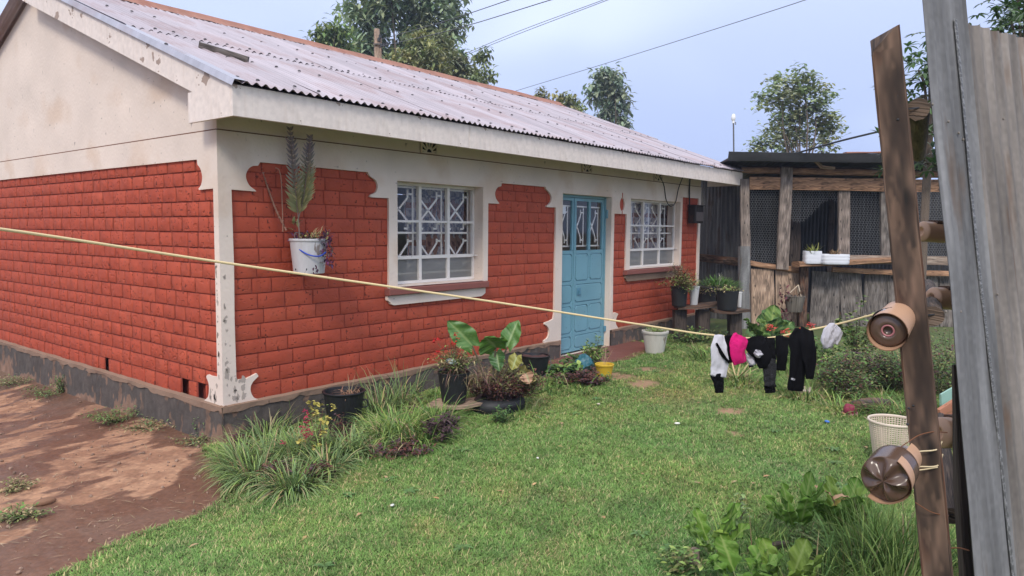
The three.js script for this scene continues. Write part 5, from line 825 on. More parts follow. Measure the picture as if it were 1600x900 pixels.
// black bucket on a stump
const rimAt = (u, v, d) => at(u, v, d);
{
  const base = gp(537, 676), d = depthOf(base), top = at(537, 672, d), k = d / FL;
  solo('tree_stump', [bar([v3(base.x, base.y - 0.03, base.z), at(537, 673, d)], 0.22, 0.22, { sq: 1, n: 14, seg: 4, wob: 0.01 })], M.woodTan, 'low sawn tree stump under the black bucket', 'stump');
  const c = at(538, 669, d), t = thing('bucket', 'black plastic bucket with side handles standing on a stump by the plinth', 'bucket', c);
  part(t, 'bucket_body', pot(c, 31 * k, 24 * k, 60 * k, { rim: 0.014, lip: 0.012, wall: 0.006 }), M.black);
  part(t, 'handle', [-1, 1].map((s) => { const h = c.clone().add(v3(0, 42 * k, 0)), e = RH.clone().multiplyScalar(s); return tube([h.clone().addScaledVector(e, 29 * k).add(v3(0, 0.02, 0)), h.clone().addScaledVector(e, 36 * k).add(v3(0, 0.015, 0)), h.clone().addScaledVector(e, 36 * k).add(v3(0, -0.035, 0)), h.clone().addScaledVector(e, 27 * k).add(v3(0, -0.045, 0))], 0.006, { n: 8, seg: 14 }); }), M.black);
  part(t, 'soil', disc(c.clone().add(v3(0, 48 * k, 0)), 27 * k), M.soil);
  const m = new MB(), f = c.clone().add(v3(0, 50 * k, 0)).addScaledVector(RH, 0.05); for (let q = 0; q < 90; q++) m.leaf(f.clone().add(v3(rr(-0.07, 0.07), rr(0, 0.03), rr(-0.07, 0.07))), v3(rr(-1, 1), rr(0, 0.8), rr(-1, 1)), rr(0.04, 0.12), 0.007, { flat: true, seg: 3, bend: 1, c0: jit([0.20, 0.10, 0.06], 0.3), c1: jit([0.36, 0.20, 0.12], 0.3) }); for (const [du, dv] of [[18, -38], [26, -22], [4, -46], [34, -30]]) m.leaf(f, at(538 + du, 612 + dv, d).sub(f), 0.2, 0.006, { flat: true, seg: 4, bend: 0.3, c0: [0.25, 0.2, 0.1], c1: [0.4, 0.33, 0.18] });
  solo('dried_plant', m.geo(), M.veg, 'dry brown plant remains in the black bucket on the stump', 'plant');
}
// second bed
{
  let k = 0; const bl = ['bright green grassy plant in front of the second bed', 'grassy plant at the left of the second bed by the bucket', 'tall upright grassy plant against the plinth in the second bed', 'grassy plant at the right of the second bed by the plank', 'grassy plant at the front left of the second bed trailing over dark soil', 'tall grassy plant at the back left of the second bed', 'grassy plant at the front right of the second bed'];
  for (const [u, v, n, L, R, pal, ln] of [[622, 690, 150, 0.28, 0.13, 'lime'], [590, 694, 110, 0.24, 0.11, 'blue'], [628, 640, 45, 0.36, 0.16, 'blue', [0.05, 0.5]], [682, 668, 110, 0.28, 0.12, 'mid'], [585, 708, 90, 0.18, 0.10, 'blue'], [592, 655, 60, 0.36, 0.12, 'blue', [0.1, 0.7]], [655, 698, 70, 0.22, 0.10, 'mid']]) strap(bl[k++], gpt(u, v), { n, len: L, r: R, pal, lean: ln, k: 2.2, kl: 1.35, w: 0.0085, group: 'grassy strap leaved plants in the second bed', dry: 0.14 });
  strap('rounded mound of fine grassy leaves in the middle of the second bed', gpt(635, 676), { n: 1100, len: 0.25, r: 0.34, w: 0.007, lean: [0.2, 1.5], pal: 'mid', dry: 0.1 });
  bush('dark purple leafed plant at the right front of the second bed', gpt(688, 692), { r: 0.14, h: 0.26, n: 330, len: 0.06, w: 0.024, pals: ['pur'], stems: 16 });
  bush('dark purple plant shaded under the second bed', gpt(622, 716), { r: 0.22, h: 0.12, n: 330, len: 0.05, w: 0.02, pals: ['pur', 'red'], stems: 16 });
  bush('brownish purple plant in the middle of the second bed', gpt(650, 655), { r: 0.1, h: 0.26, n: 120, len: 0.06, w: 0.02, pals: ['pur', 'ol'], stems: 12 });
}
// flower pot on a plank, elephant ear, tyre bed
{
  const pb = gp(712, 650), d = depthOf(pb), k = d / FL;
  solo('plank', bar([at(676, 629, d + 0.05), at(712, 633, d - 0.02), at(752, 626, d + 0.1)], 0.26, 0.03, { side: FH, wob: 0.008, seg: 8 }), M.woodTan, 'pale plank carrying the black flower pot in front of the plinth', 'plank');
  solo('support_block', bar([drop(at(700, 650, d + 0.06)), at(700, 632, d + 0.06)], 0.10, 0.12, { wob: 0.006, seg: 3 }), M.woodDark, 'dark wooden block holding up the pale plank', 'block');
  const c = at(709, 627, d), t = thing('flower_pot', 'large black pot with red flowers standing on the pale plank', 'pot', c);
  part(t, 'pot_body', pot(c, 24.5 * k, 18.5 * k, 47 * k, { lip: 0.004, wall: 0.005, rim: 0.012 }), M.rubber); part(t, 'soil', disc(c.clone().add(v3(0, 42 * k, 0)), 22 * k), M.soil);
  const f = c.clone().add(v3(0, 43 * k, 0)), b = bush('straggly red flowering plant in the large black pot', f, { name: 'flowering_plant', r: 0.20, h: 0.26, n: 900, len: 0.045, w: 0.013, pals: ['ol', 'straw', 'lime', 'red', 'mid'], stems: 46 });
  heads(b, [[684, 534, 0.046], [708, 537, 0.036], [713, 526, 0.034], [684, 551, 0.034], [693, 545, 0.022]].map(([u, v, r]) => [at(u, v, d - 0.06), r, 12]), [0.56, 0.010, 0.012], 'red flower head');
  for (const [u, v] of [[684, 536], [708, 540], [713, 528], [685, 553], [702, 520]]) part(b, 'flower_stalk', tube([f, at((u + 709) / 2, (v + 575) / 2, d - 0.03), at(u, v, d - 0.06)], 0.003, { n: 4 }), M.stem);
  const tr = new MB(); for (let q = 0; q < 150; q++) { const p0 = f.clone().addScaledVector(RH, rr(-0.05, 0.30)).addScaledVector(FH, rr(-0.16, 0.05)).add(v3(0, rr(-0.02, 0.10), 0)); tr.leaf(p0, v3(rr(-1, 1), rr(-0.6, 0.6), rr(-1, 1)), rr(0.06, 0.24), 0.004, { flat: true, seg: 6, bend: rr(1, 3), c0: jit(rnd() < 0.4 ? [0.16, 0.14, 0.06] : [0.20, 0.10, 0.08], 0.35), c1: jit(rnd() < 0.5 ? [0.30, 0.24, 0.12] : [0.25, 0.11, 0.10], 0.35) }); }
  solo('trailing_plant', tr.geo(), M.veg, 'reddish brown trailing stems hanging from the large black pot', 'plant');
  solo('plastic_dish', new THREE.SphereGeometry(0.05, 20, 8, 0, 6.283, 0, 1.3).scale(1.1, 0.5, 1.1).rotateX(0.4).translate(...at(705, 566, d - 0.05).toArray()), std([0.42, 0.50, 0.46], { roughness: 0.4 }), 'pale green plastic dish lying in the large black pot', 'dish');
  // elephant ear
  const ef = gp(768, 640), ed = depthOf(ef), E = thing('elephant_ear_plant', 'tall elephant ear plant with huge green leaves against the red wall', 'plant', ef);
  const mt = new THREE.MeshPhysicalMaterial({ vertexColors: true, roughness: 0.45, transmission: 0.18, thickness: 0, side: THREE.DoubleSide });
  const ear = (bu, bv, tu, tv, wpx, dd, roll, c0, c1, nm, lobes = 1, bend = 0.25) => {
    const b = at(bu, bv, ed + dd[0]), e = at(tu, tv, ed + dd[1]), D = e.clone().sub(b).normalize(), side = D.clone().cross(FH).normalize().negate().applyAxisAngle(D, roll);
    part(E, 'leaf', bigLeaf(b, e, side, wpx * ed / FL / 2, { c0, c1, lobes, bend, seed: roll }), mt, nm);
    part(E, 'stalk', tube([ef.clone(), at((bu + 770) / 2 - 2, (bv + 610) / 2, ed + dd[0] * 0.5), b], (s) => mix(0.014, 0.007, s), { n: 7, seg: 8 }), std([0.10, 0.085, 0.05]));
  };
  const g0 = [0.055, 0.15, 0.028], g1 = [0.11, 0.24, 0.05];
  ear(738, 540, 699, 496, 38, [0, -0.05], 0.25, g0, g1); ear(775, 543, 757, 519, 48, [-0.05, -0.22], -0.1, [0.06, 0.16, 0.02], [0.10, 0.23, 0.03], undefined, 1, 0.5); ear(793, 541, 810, 496, 32, [0, 0.05], -0.35, g0, g1); ear(776, 550, 781, 578, 26, [-0.02, -0.1], 0.2, [0.04, 0.12, 0.03], [0.08, 0.17, 0.05]);
  ear(808, 556, 800, 577, 22, [-0.1, -0.15], 0.3, [0.22, 0.20, 0.03], [0.34, 0.32, 0.07], 'yellowing leaf'); ear(812, 577, 837, 588, 30, [-0.15, -0.2], 0.5, [0.42, 0.38, 0.12], [0.50, 0.40, 0.18], 'wilted yellow leaf', 0.6, 0.7); ear(822, 583, 828, 598, 22, [-0.2, -0.24], 0.1, [0.50, 0.27, 0.17], [0.55, 0.33, 0.22], 'withered brown leaf tip', 0.2, 0.4);
  // low creeping plants filling an old tyre
  const tc = gp(790, 646); solo('old_tyre', [new THREE.TorusGeometry(0.21, 0.06, 10, 36).rotateX(Math.PI / 2).scale(1, 1.2, 0.8).translate(tc.x + 0.05, tc.y + 0.06, tc.z - 0.12), new THREE.CircleGeometry(0.24, 24).rotateX(-Math.PI / 2).translate(tc.x + 0.05, tc.y + 0.08, tc.z - 0.12)], M.rubber, 'old black tyre used as a planter under the elephant ear', 'tyre');
  let q = 0; const ml = ['brownish red creeping plant at the right of the tyre planter', 'reddish creeping plant at the front of the tyre planter', 'olive creeping plant at the left of the tyre planter', 'dull red creeping plant behind the tyre planter', 'green weed at the foot of the tyre planter'];
  for (const [u, v, R, H, pals, lift, n] of [[812, 640, 0.2, 0.20, ['red', 'ol', 'red'], 0.12, 420], [780, 642, 0.18, 0.18, ['red', 'pur', 'red'], 0.10, 380], [748, 628, 0.18, 0.22, ['ol', 'red', 'straw'], 0.06, 360], [790, 622, 0.24, 0.24, ['ol', 'red', 'ol'], 0.08, 420], [783, 662, 0.08, 0.12, ['mid', 'dark'], 0, 70]]) bush(ml[q++], gpt(u, v).add(v3(0, lift, 0)), { r: R * 1.3, h: H * 1.25, n: n * 3, len: 0.045, w: 0.015, pals, stems: 24 });
  strap('loose grassy plant drooping over the front of the tyre planter', gpt(815, 650), { n: 45, len: 0.26, r: 0.16, w: 0.009 });
}
// black bucket with soil beside the door, third bed, yellow pot
{
  const b = gp(836, 590), d = depthOf(b), k = d / FL, c = b.clone(), t = thing('bucket', 'worn black bucket of dark soil beside the blue door', 'bucket', c);
  part(t, 'bucket_body', pot(c, 22 * k, 17 * k, 36 * k, { lip: 0.01, rim: 0.014, wall: 0.006 }), M.black); part(t, 'soil', disc(c.clone().add(v3(0, 33 * k, 0)), 20 * k, 0.02), std([0.075, 0.035, 0.032], { bumpMap: T.rough, bumpScale: 0.03, roughness: 1 }));
  part(t, 'handle', tube([c.clone().add(v3(0, 32 * k, 0)).addScaledVector(RH, 23 * k), c.clone().add(v3(0, 20 * k, 0)).addScaledVector(RH, 24 * k).addScaledVector(FH, -0.06), c.clone().add(v3(0, 8 * k, 0)).addScaledVector(RH, 12 * k).addScaledVector(FH, -0.2), c.clone().add(v3(0, 4 * k, 0)).addScaledVector(FH, -0.22).addScaledVector(RH, -2 * k)], 0.004, { seg: 16 }), M.galvDark);
  let q = 0; const ll = ['frilly dark red plant at the right of the door bed', 'frilly dark red plant in the middle of the door bed', 'fresh green leafy plant between the red plants of the door bed', 'green leafy plant at the back of the door bed near the step', 'yellow green bushy plant beside the yellow pot', 'small green plant in front of the yellow pot', 'green leafy plant by the worn black bucket'];
  for (const [u, v, R, H, pals, n, len, w] of [[921, 603, 0.22, 0.17, ['red', 'red', 'pur'], 420, 0.05, 0.03], [880, 602, 0.17, 0.17, ['red', 'ol', 'pur'], 300, 0.05, 0.03], [893, 592, 0.16, 0.22, ['mid', 'lime', 'dark'], 190, 0.09, 0.05], [905, 578, 0.24, 0.20, ['mid', 'dark'], 240, 0.08, 0.045], [927, 582, 0.17, 0.46, ['lime', 'mid', 'lime'], 360, 0.06, 0.032], [948, 598, 0.1, 0.10, ['mid'], 70, 0.05, 0.025], [866, 590, 0.15, 0.16, ['mid', 'dark'], 130, 0.08, 0.04]]) bush(ll[q++], gpt(u, v), { r: R, h: H, n, len, w, pals, stems: 18, low: q === 5 ? 0.35 : 0.7 });
  q = 0; for (const [u, v, n, L, R] of [[860, 612, 70, 0.24, 0.15], [905, 612, 60, 0.2, 0.2], [845, 606, 60, 0.3, 0.12]]) strap(['grassy plant at the left front of the door bed', 'grassy fringe in front of the red plants of the door bed', 'grassy plant below the worn black bucket'][q++], gpt(u, v), { n, len: L, r: R, pal: 'mid', group: 'grassy plants of the door bed' });
  const y = gp(944, 592), yk = depthOf(y) / FL, Yp = thing('yellow_pot', 'small yellow plastic pot tilted in the bed by the door step', 'pot', y.clone());
  part(Yp, 'pot_body', pot(y, 14 * yk, 10 * yk, 24 * yk, { lip: 0.008, wall: 0.005 }), std([0.62, 0.40, 0.03], { roughness: 0.5 })); part(Yp, 'soil', disc(y.clone().add(v3(0, 20 * yk, 0)), 12.5 * yk), M.soil);
  const tw = new MB(); for (const [du, dv] of [[-6, -26], [10, -18], [2, -22], [-9, -14]]) tw.leaf(y.clone().add(v3(0, 0.15, 0)), at(944 + du, 570 + dv, depthOf(y)).sub(y.clone().add(v3(0, 0.15, 0))), 0.22, 0.009, { flat: true, seg: 4, bend: 0.2, c0: [0.4, 0.28, 0.18], c1: [0.46, 0.34, 0.22] }); solo('bare_twigs', tw.geo(), M.veg, 'bare pale twigs standing in the small yellow pot', 'twigs');
  const bb = at(913, 567, depthOf(gp(915, 590)) + 0.1); solo('blue_bag', (() => { const g = new THREE.IcosahedronGeometry(0.11, 3).scale(1, 0.75, 0.7), p = g.attributes.position; for (let i = 0; i < p.count; i++) { const f = 0.65 + 0.9 * fbm(p.getX(i) * 14 + 3, p.getY(i) * 14 + p.getZ(i) * 9, 3, 241); p.setXYZ(i, p.getX(i) * f, p.getY(i) * f, p.getZ(i) * f); } g.computeVertexNormals(); return g.translate(bb.x, bb.y, bb.z); })(), std([0.03, 0.13, 0.17], { roughness: 0.35 }), 'crumpled blue plastic bag among the plants by the door', 'bag');
}
// white pot by the step and the plank shelf of pots
{
  const b = gp(1023, 552), d = depthOf(b), k = d / FL, t = thing('white_pot', 'white plastic pot with yellow green succulents on the end of the step', 'pot', b.clone());
  part(t, 'pot_body', pot(b, 19.5 * k, 14 * k, 36 * k, { lip: 0.012, rim: 0.035, wall: 0.008 }), std([0.66, 0.65, 0.62], { map: T.paint, roughness: 0.55 })); part(t, 'soil', disc(b.clone().add(v3(0, 33 * k, 0)), 18 * k), M.soil);
  bush('low yellow green succulent filling the white pot', b.clone().add(v3(0, 33 * k, 0)), { r: 0.17, h: 0.07, n: 420, len: 0.032, w: 0.016, pals: ['lime', 'lime', 'ol'], stems: 20, low: 1 });
  const D = 11.2, S = (u, v, dd = D) => at(u, v, dd), kk = D / FL;
  solo('plank_shelf', [bar([S(1056, 480, 11.2), S(1086, 479, 11.2), S(1120, 473, 11.5)], 0.34, 0.05, { side: FH, wob: 0.015, seg: 10 })], M.woodPost, 'low rough plank carrying pots beside the house corner', 'shelf');
  solo('plank_shelf', bar([S(1112, 485, 11.1), S(1136, 487, 11.1), S(1158, 484, 11.3)], 0.34, 0.045, { side: FH, wob: 0.015, seg: 8 }), M.woodPost, 'short reddish plank under the right black pot next to the metal post', 'shelf');
  [[1062, 'rough block holding up the plank shelf by the house corner'], [1098, 'dark block in the middle under the pot planks'], [1148, 'rough block under the short reddish plank']].forEach(([u, lab]) => solo('support_block', bar([drop(S(u, 520, 11.25)), S(u, 484, 11.25)], 0.16, 0.2, { wob: 0.015, seg: 4 }), M.woodDark, lab, 'block'));
  const bp = (u, v, rt, rb, h, mat, lab, dd = D, nm = 'flower_pot') => { const c = S(u, v, dd), q = thing(nm, lab, 'pot', c.clone()), z = dd / FL; part(q, 'pot_body', pot(c, rt * z, rb * z, h * z, { lip: 0.004, wall: 0.006 }), mat); part(q, 'soil', disc(c.clone().add(v3(0, (h - 4) * z, 0)), rt * z * 0.93), M.soil); return c.clone().add(v3(0, (h - 3) * z, 0)); };
  const white = std([0.62, 0.61, 0.60], { roughness: 0.5 });
  const p1 = bp(1061, 478, 13, 11, 31, M.rubber, 'black pot at the left end of the plank shelf under bushy trailing leaves', 11.1), p2 = bp(1084, 478, 8, 5.5, 31, white, 'tall narrow white pot between the black pots on the plank shelf', 11.25), p3 = bp(1103, 475, 16, 14, 28, M.rubber, 'black pot at the back of the plank shelf under brown trailing leaves', 11.6), p4 = bp(1136, 484, 17, 14.5, 31, M.rubber, 'wide black pot on the short reddish plank next to the metal post', 11.05);
  const p5 = bp(1121, 474, 18, 15, 24, M.rubber, 'black pot hidden behind under feathery green leaves', 11.9);
  bp(1155, 480, 3.5, 3, 24, white, 'slim white container beside the metal post', 11.3, 'white_container');
  bush('bushy trailing plant with pale brownish leaves in the left shelf pot', p1.clone().add(v3(0.05, -0.08, 0)), { r: 0.34, h: 0.32, n: 1500, len: 0.055, w: 0.022, pals: ['ol', 'straw', 'red', 'lime'], stems: 34, low: 0.9 });
  bush('wispy grey green shrub rising behind the left shelf pot', p1.clone().add(v3(0.16, 0.02, -0.08)), { r: 0.26, h: 0.42, n: 560, len: 0.04, w: 0.014, pals: ['ol', 'red', 'straw'], stems: 30, low: 0.4 });
  bush('dull trailing plant hanging over the back shelf pot', p3.clone().add(v3(0, -0.12, 0.05)), { r: 0.26, h: 0.2, n: 700, len: 0.055, w: 0.016, pals: ['pur', 'straw', 'ol'], stems: 26 });
  const m = new MB(); for (let q = 0; q < 900; q++) { const a = rnd() * 6.283, e = Math.sqrt(rnd()), b0 = p5.clone().add(v3(Math.cos(a) * e * 0.14, 0.0, Math.sin(a) * e * 0.14)); m.leaf(b0.clone().add(v3(Math.cos(a) * e * 0.26, rr(0.02, 0.16) * (1.2 - e * 0.5), Math.sin(a) * e * 0.2)), v3(Math.cos(a) * e * 1.6 + rr(-0.4, 0.4), rr(0.4, 1.2), Math.sin(a) * e * 1.6), rr(0.05, 0.14), 0.008, { flat: true, seg: 3, c0: jit([0.05, 0.13, 0.02], 0.4), c1: jit([0.13, 0.27, 0.04], 0.4) }); }
  solo('feathery_plant', m.geo(), M.veg, 'feathery bright green plant in front of the iron fence', 'plant');
  bush('pale yellow green plant spilling over the wide black pot', p4.clone().add(v3(0, -0.02, 0)), { r: 0.22, h: 0.13, n: 260, len: 0.05, w: 0.024, pals: ['lime', 'straw', 'ol'], stems: 20, low: 1 });
  const sp = new MB(); sp.leaf(S(1123, 466, 12), v3(0.02, 1, 0), 0.4, 0.012, { flat: true, seg: 4, bend: 0.1, c0: [0.25, 0.22, 0.15], c1: [0.45, 0.4, 0.34] }); for (let q = 0; q < 20; q++) sp.leaf(S(1125 + rr(-1, 1), 436 + rr(-6, 6), 12), v3(rr(-0.5, 0.5), 1, rr(-0.5, 0.5)), 0.08, 0.012, { flat: true, seg: 2, c0: [0.4, 0.37, 0.33], c1: [0.5, 0.46, 0.42] }); solo('dry_grass_head', sp.geo(), M.veg, 'single pale dry grass head against the iron fence', 'grass');
  bush('weedy green undergrowth under the plank shelf', gp(1092, 535), { r: 0.5, h: 0.22, n: 420, len: 0.08, w: 0.03, pals: ['mid', 'dark', 'ol'], stems: 30 });
}
// hanging white bucket with tall stems
{
  const z = 0.19, c = onZ(483, 427, z), d = depthOf(c), k = d / FL, t = thing('hanging_bucket', 'white plastic bucket with a blue handle hanging on the red front wall', 'bucket', c.clone());
  part(t, 'bucket_body', [pot(c, 28.5 * k, 23.5 * k, 54 * k, { lip: 0.007, rim: 0.02, wall: 0.005 })], std([0.60, 0.61, 0.67], { map: T.paint, roughness: 0.45 })); part(t, 'soil', disc(c.clone().add(v3(0, 48 * k, 0)), 27 * k), M.soil);
  const hp = (u, v) => { const s = (u - 483) / 32; return at(u, v, d - Math.sqrt(Math.max(0, 1 - s * s)) * 32 * k); }; part(t, 'handle', tube([hp(458, 377), hp(464, 386), hp(474, 394), hp(487, 399.5), hp(500, 400), hp(509, 394)], 0.006, { n: 8, seg: 30 }), std([0.02, 0.06, 0.42], { roughness: 0.4 }));
  part(t, 'drain_hole', [[462, 421], [479, 421]].map(([u, v]) => new THREE.SphereGeometry(0.006, 8, 6).scale(1, 1.6, 0.4).translate(...hp(u, v).toArray())), M.black);
  part(t, 'hook_wire', [tube([v3(c.x, c.y + 0.265, 0.05), v3(c.x, c.y + 0.34, 0.0)], 0.003), tube([c.clone().add(v3(-0.13, 0.26, 0)), v3(c.x, c.y + 0.34, 0.02), c.clone().add(v3(0.13, 0.26, 0))], 0.0025)], M.wire);
  const so = c.clone().add(v3(0, 48 * k, 0)), P = thing('tall_succulent', 'tall succulent with two feather like leafy spikes in the hanging bucket', 'plant', so);
  const stem = [[so.clone().addScaledVector(RH, -0.06).addScaledVector(FH, -0.05), at(466, 340, d - 0.07), at(462, 300, d - 0.10), at(453, 204, d - 0.15)], [at(466, 342, d - 0.07), at(474, 310, d - 0.09), at(479, 275, d - 0.09), at(484, 216, d - 0.09)]]; part(P, 'stem', stem.map((s) => tube(s, (t2) => mix(0.0055, 0.003, t2), { n: 6, seg: 16 })), std([0.20, 0.15, 0.12]));
  const m = new MB(); stem.forEach((s, si) => { const cv = new THREE.CatmullRomCurve3(s); const np = si ? 24 : 25; for (let q = 0; q < np; q++) { const u = mix(si ? 0.24 : 0.40, 1, q / (np - 1)), top = ss(0.55, 0.95, u); for (let z = 0; z < 4; z++) { const a = (z & 1 ? Math.PI : 0) + (z > 1 ? 0.75 : -0.15) + rr(-0.2, 0.2), p = cv.getPoint(u), len = mix(0.105, 0.08, top) * (q > np - 4 ? 0.6 : 1) * (z > 1 ? 0.8 : 1) * rr(0.85, 1.1), d = RH.clone().multiplyScalar(Math.cos(a)).addScaledVector(FH, -Math.sin(a)).add(v3(0, mix(0.55, 1.1, top) + rr(-0.1, 0.1), 0)); m.leaf(p, d, len, 0.019, { seg: 4, bend: -0.35, fold: 0.3, side: d.clone().cross(FH), c0: jit(blend([0.15, 0.16, 0.06], [0.17, 0.145, 0.16], top), 0.2), c1: jit(blend([0.33, 0.30, 0.13], [0.27, 0.225, 0.24], top), 0.2) }); } } });
  for (let q = 0; q < 9; q++) m.leaf(at(463 + rr(-5, 6), 352 + rr(-6, 8), d), v3(rr(-1, 1), 0.5, rr(-1, 1)), 0.075, 0.028, { seg: 4, c0: [0.25, 0.24, 0.08], c1: [0.36, 0.32, 0.14] });
  part(P, 'foliage', m.geo(), M.veg);
  const b = thing('dry_flower_stalk', 'bare arching brown flower stalk leaning left out of the hanging bucket', 'plant', so); part(b, 'stalk', [tube([at(447, 360, d - 0.08), at(430, 325, d - 0.12), at(414, 280, d - 0.17), at(402, 245, d - 0.2), at(390, 222, d - 0.25), at(376, 217, d - 0.28)], (t2) => mix(0.008, 0.0045, t2), { n: 5, seg: 24 }), tube([at(442, 362, d - 0.1), at(441, 320, d - 0.12), at(436, 265, d - 0.15), at(430, 262, d - 0.16)], 0.0045, { n: 5, seg: 12 })], std([0.34, 0.18, 0.12]));
  const bm = new MB(); for (let q = 0; q < 60; q++) { const u = rnd(), p = [at(447, 360, d - 0.08), at(430, 325, d - 0.12), at(414, 280, d - 0.17), at(402, 245, d - 0.2)]; const cv = new THREE.CatmullRomCurve3(p); bm.leaf(cv.getPoint(u), v3(rr(-1, 1), rr(-0.2, 1), rr(-1, 1)), 0.034, 0.012, { flat: true, seg: 2, c0: [0.26, 0.12, 0.08], c1: [0.38, 0.2, 0.14] }); } part(b, 'foliage', bm.geo(), M.veg);
  const pm = new MB(); for (let q = 0; q < 330; q++) { const right = q > 110, p = right ? at(508 + rr(-7, 12), 362 + Math.pow(rnd(), 1.2) * 52, d - rr(0.02, 0.14)) : at(rr(450, 515), rr(362, 376), d - rr(-0.14, 0.14)); pm.leaf(p, v3(rr(-1, 1), rr(-0.9, 0.6), rr(-1, 1)), rr(0.025, 0.055), 0.016, { flat: true, seg: 3, c0: jit([0.05, 0.012, 0.045], 0.4), c1: jit(rnd() < 0.22 ? [0.26, 0.18, 0.11] : [0.11, 0.022, 0.085], 0.4) }); } for (let q = 0; q < 50; q++) pm.leaf(at(rr(468, 512), rr(366, 375), d - rr(-0.1, 0.14)), v3(rr(-1, 1), 0.8, rr(-1, 1)), 0.04, 0.02, { flat: true, seg: 3, c0: [0.22, 0.2, 0.07], c1: [0.36, 0.32, 0.12] }); for (let q = 0; q < 10; q++) pm.leaf(at(rr(485, 500), 372, d - 0.1), v3(rr(0.3, 1.2), 1.2, rr(-0.4, 0.4)), 0.16, 0.005, { flat: true, seg: 4, bend: 1.2, c0: [0.3, 0.22, 0.1], c1: [0.42, 0.33, 0.18] }); for (let q = 0; q < 14; q++) pm.leaf(at(rr(489, 498), rr(412, 427), d - 0.17), v3(rr(-1, 1), rr(-0.9, 0.3), -0.2), 0.035, 0.014, { flat: true, seg: 3, c0: [0.09, 0.03, 0.07], c1: [0.15, 0.05, 0.1] });
  solo('purple_trailing_plant', pm.geo(), M.veg, 'purple trailing plant spilling over the right side of the hanging bucket', 'plant');
}
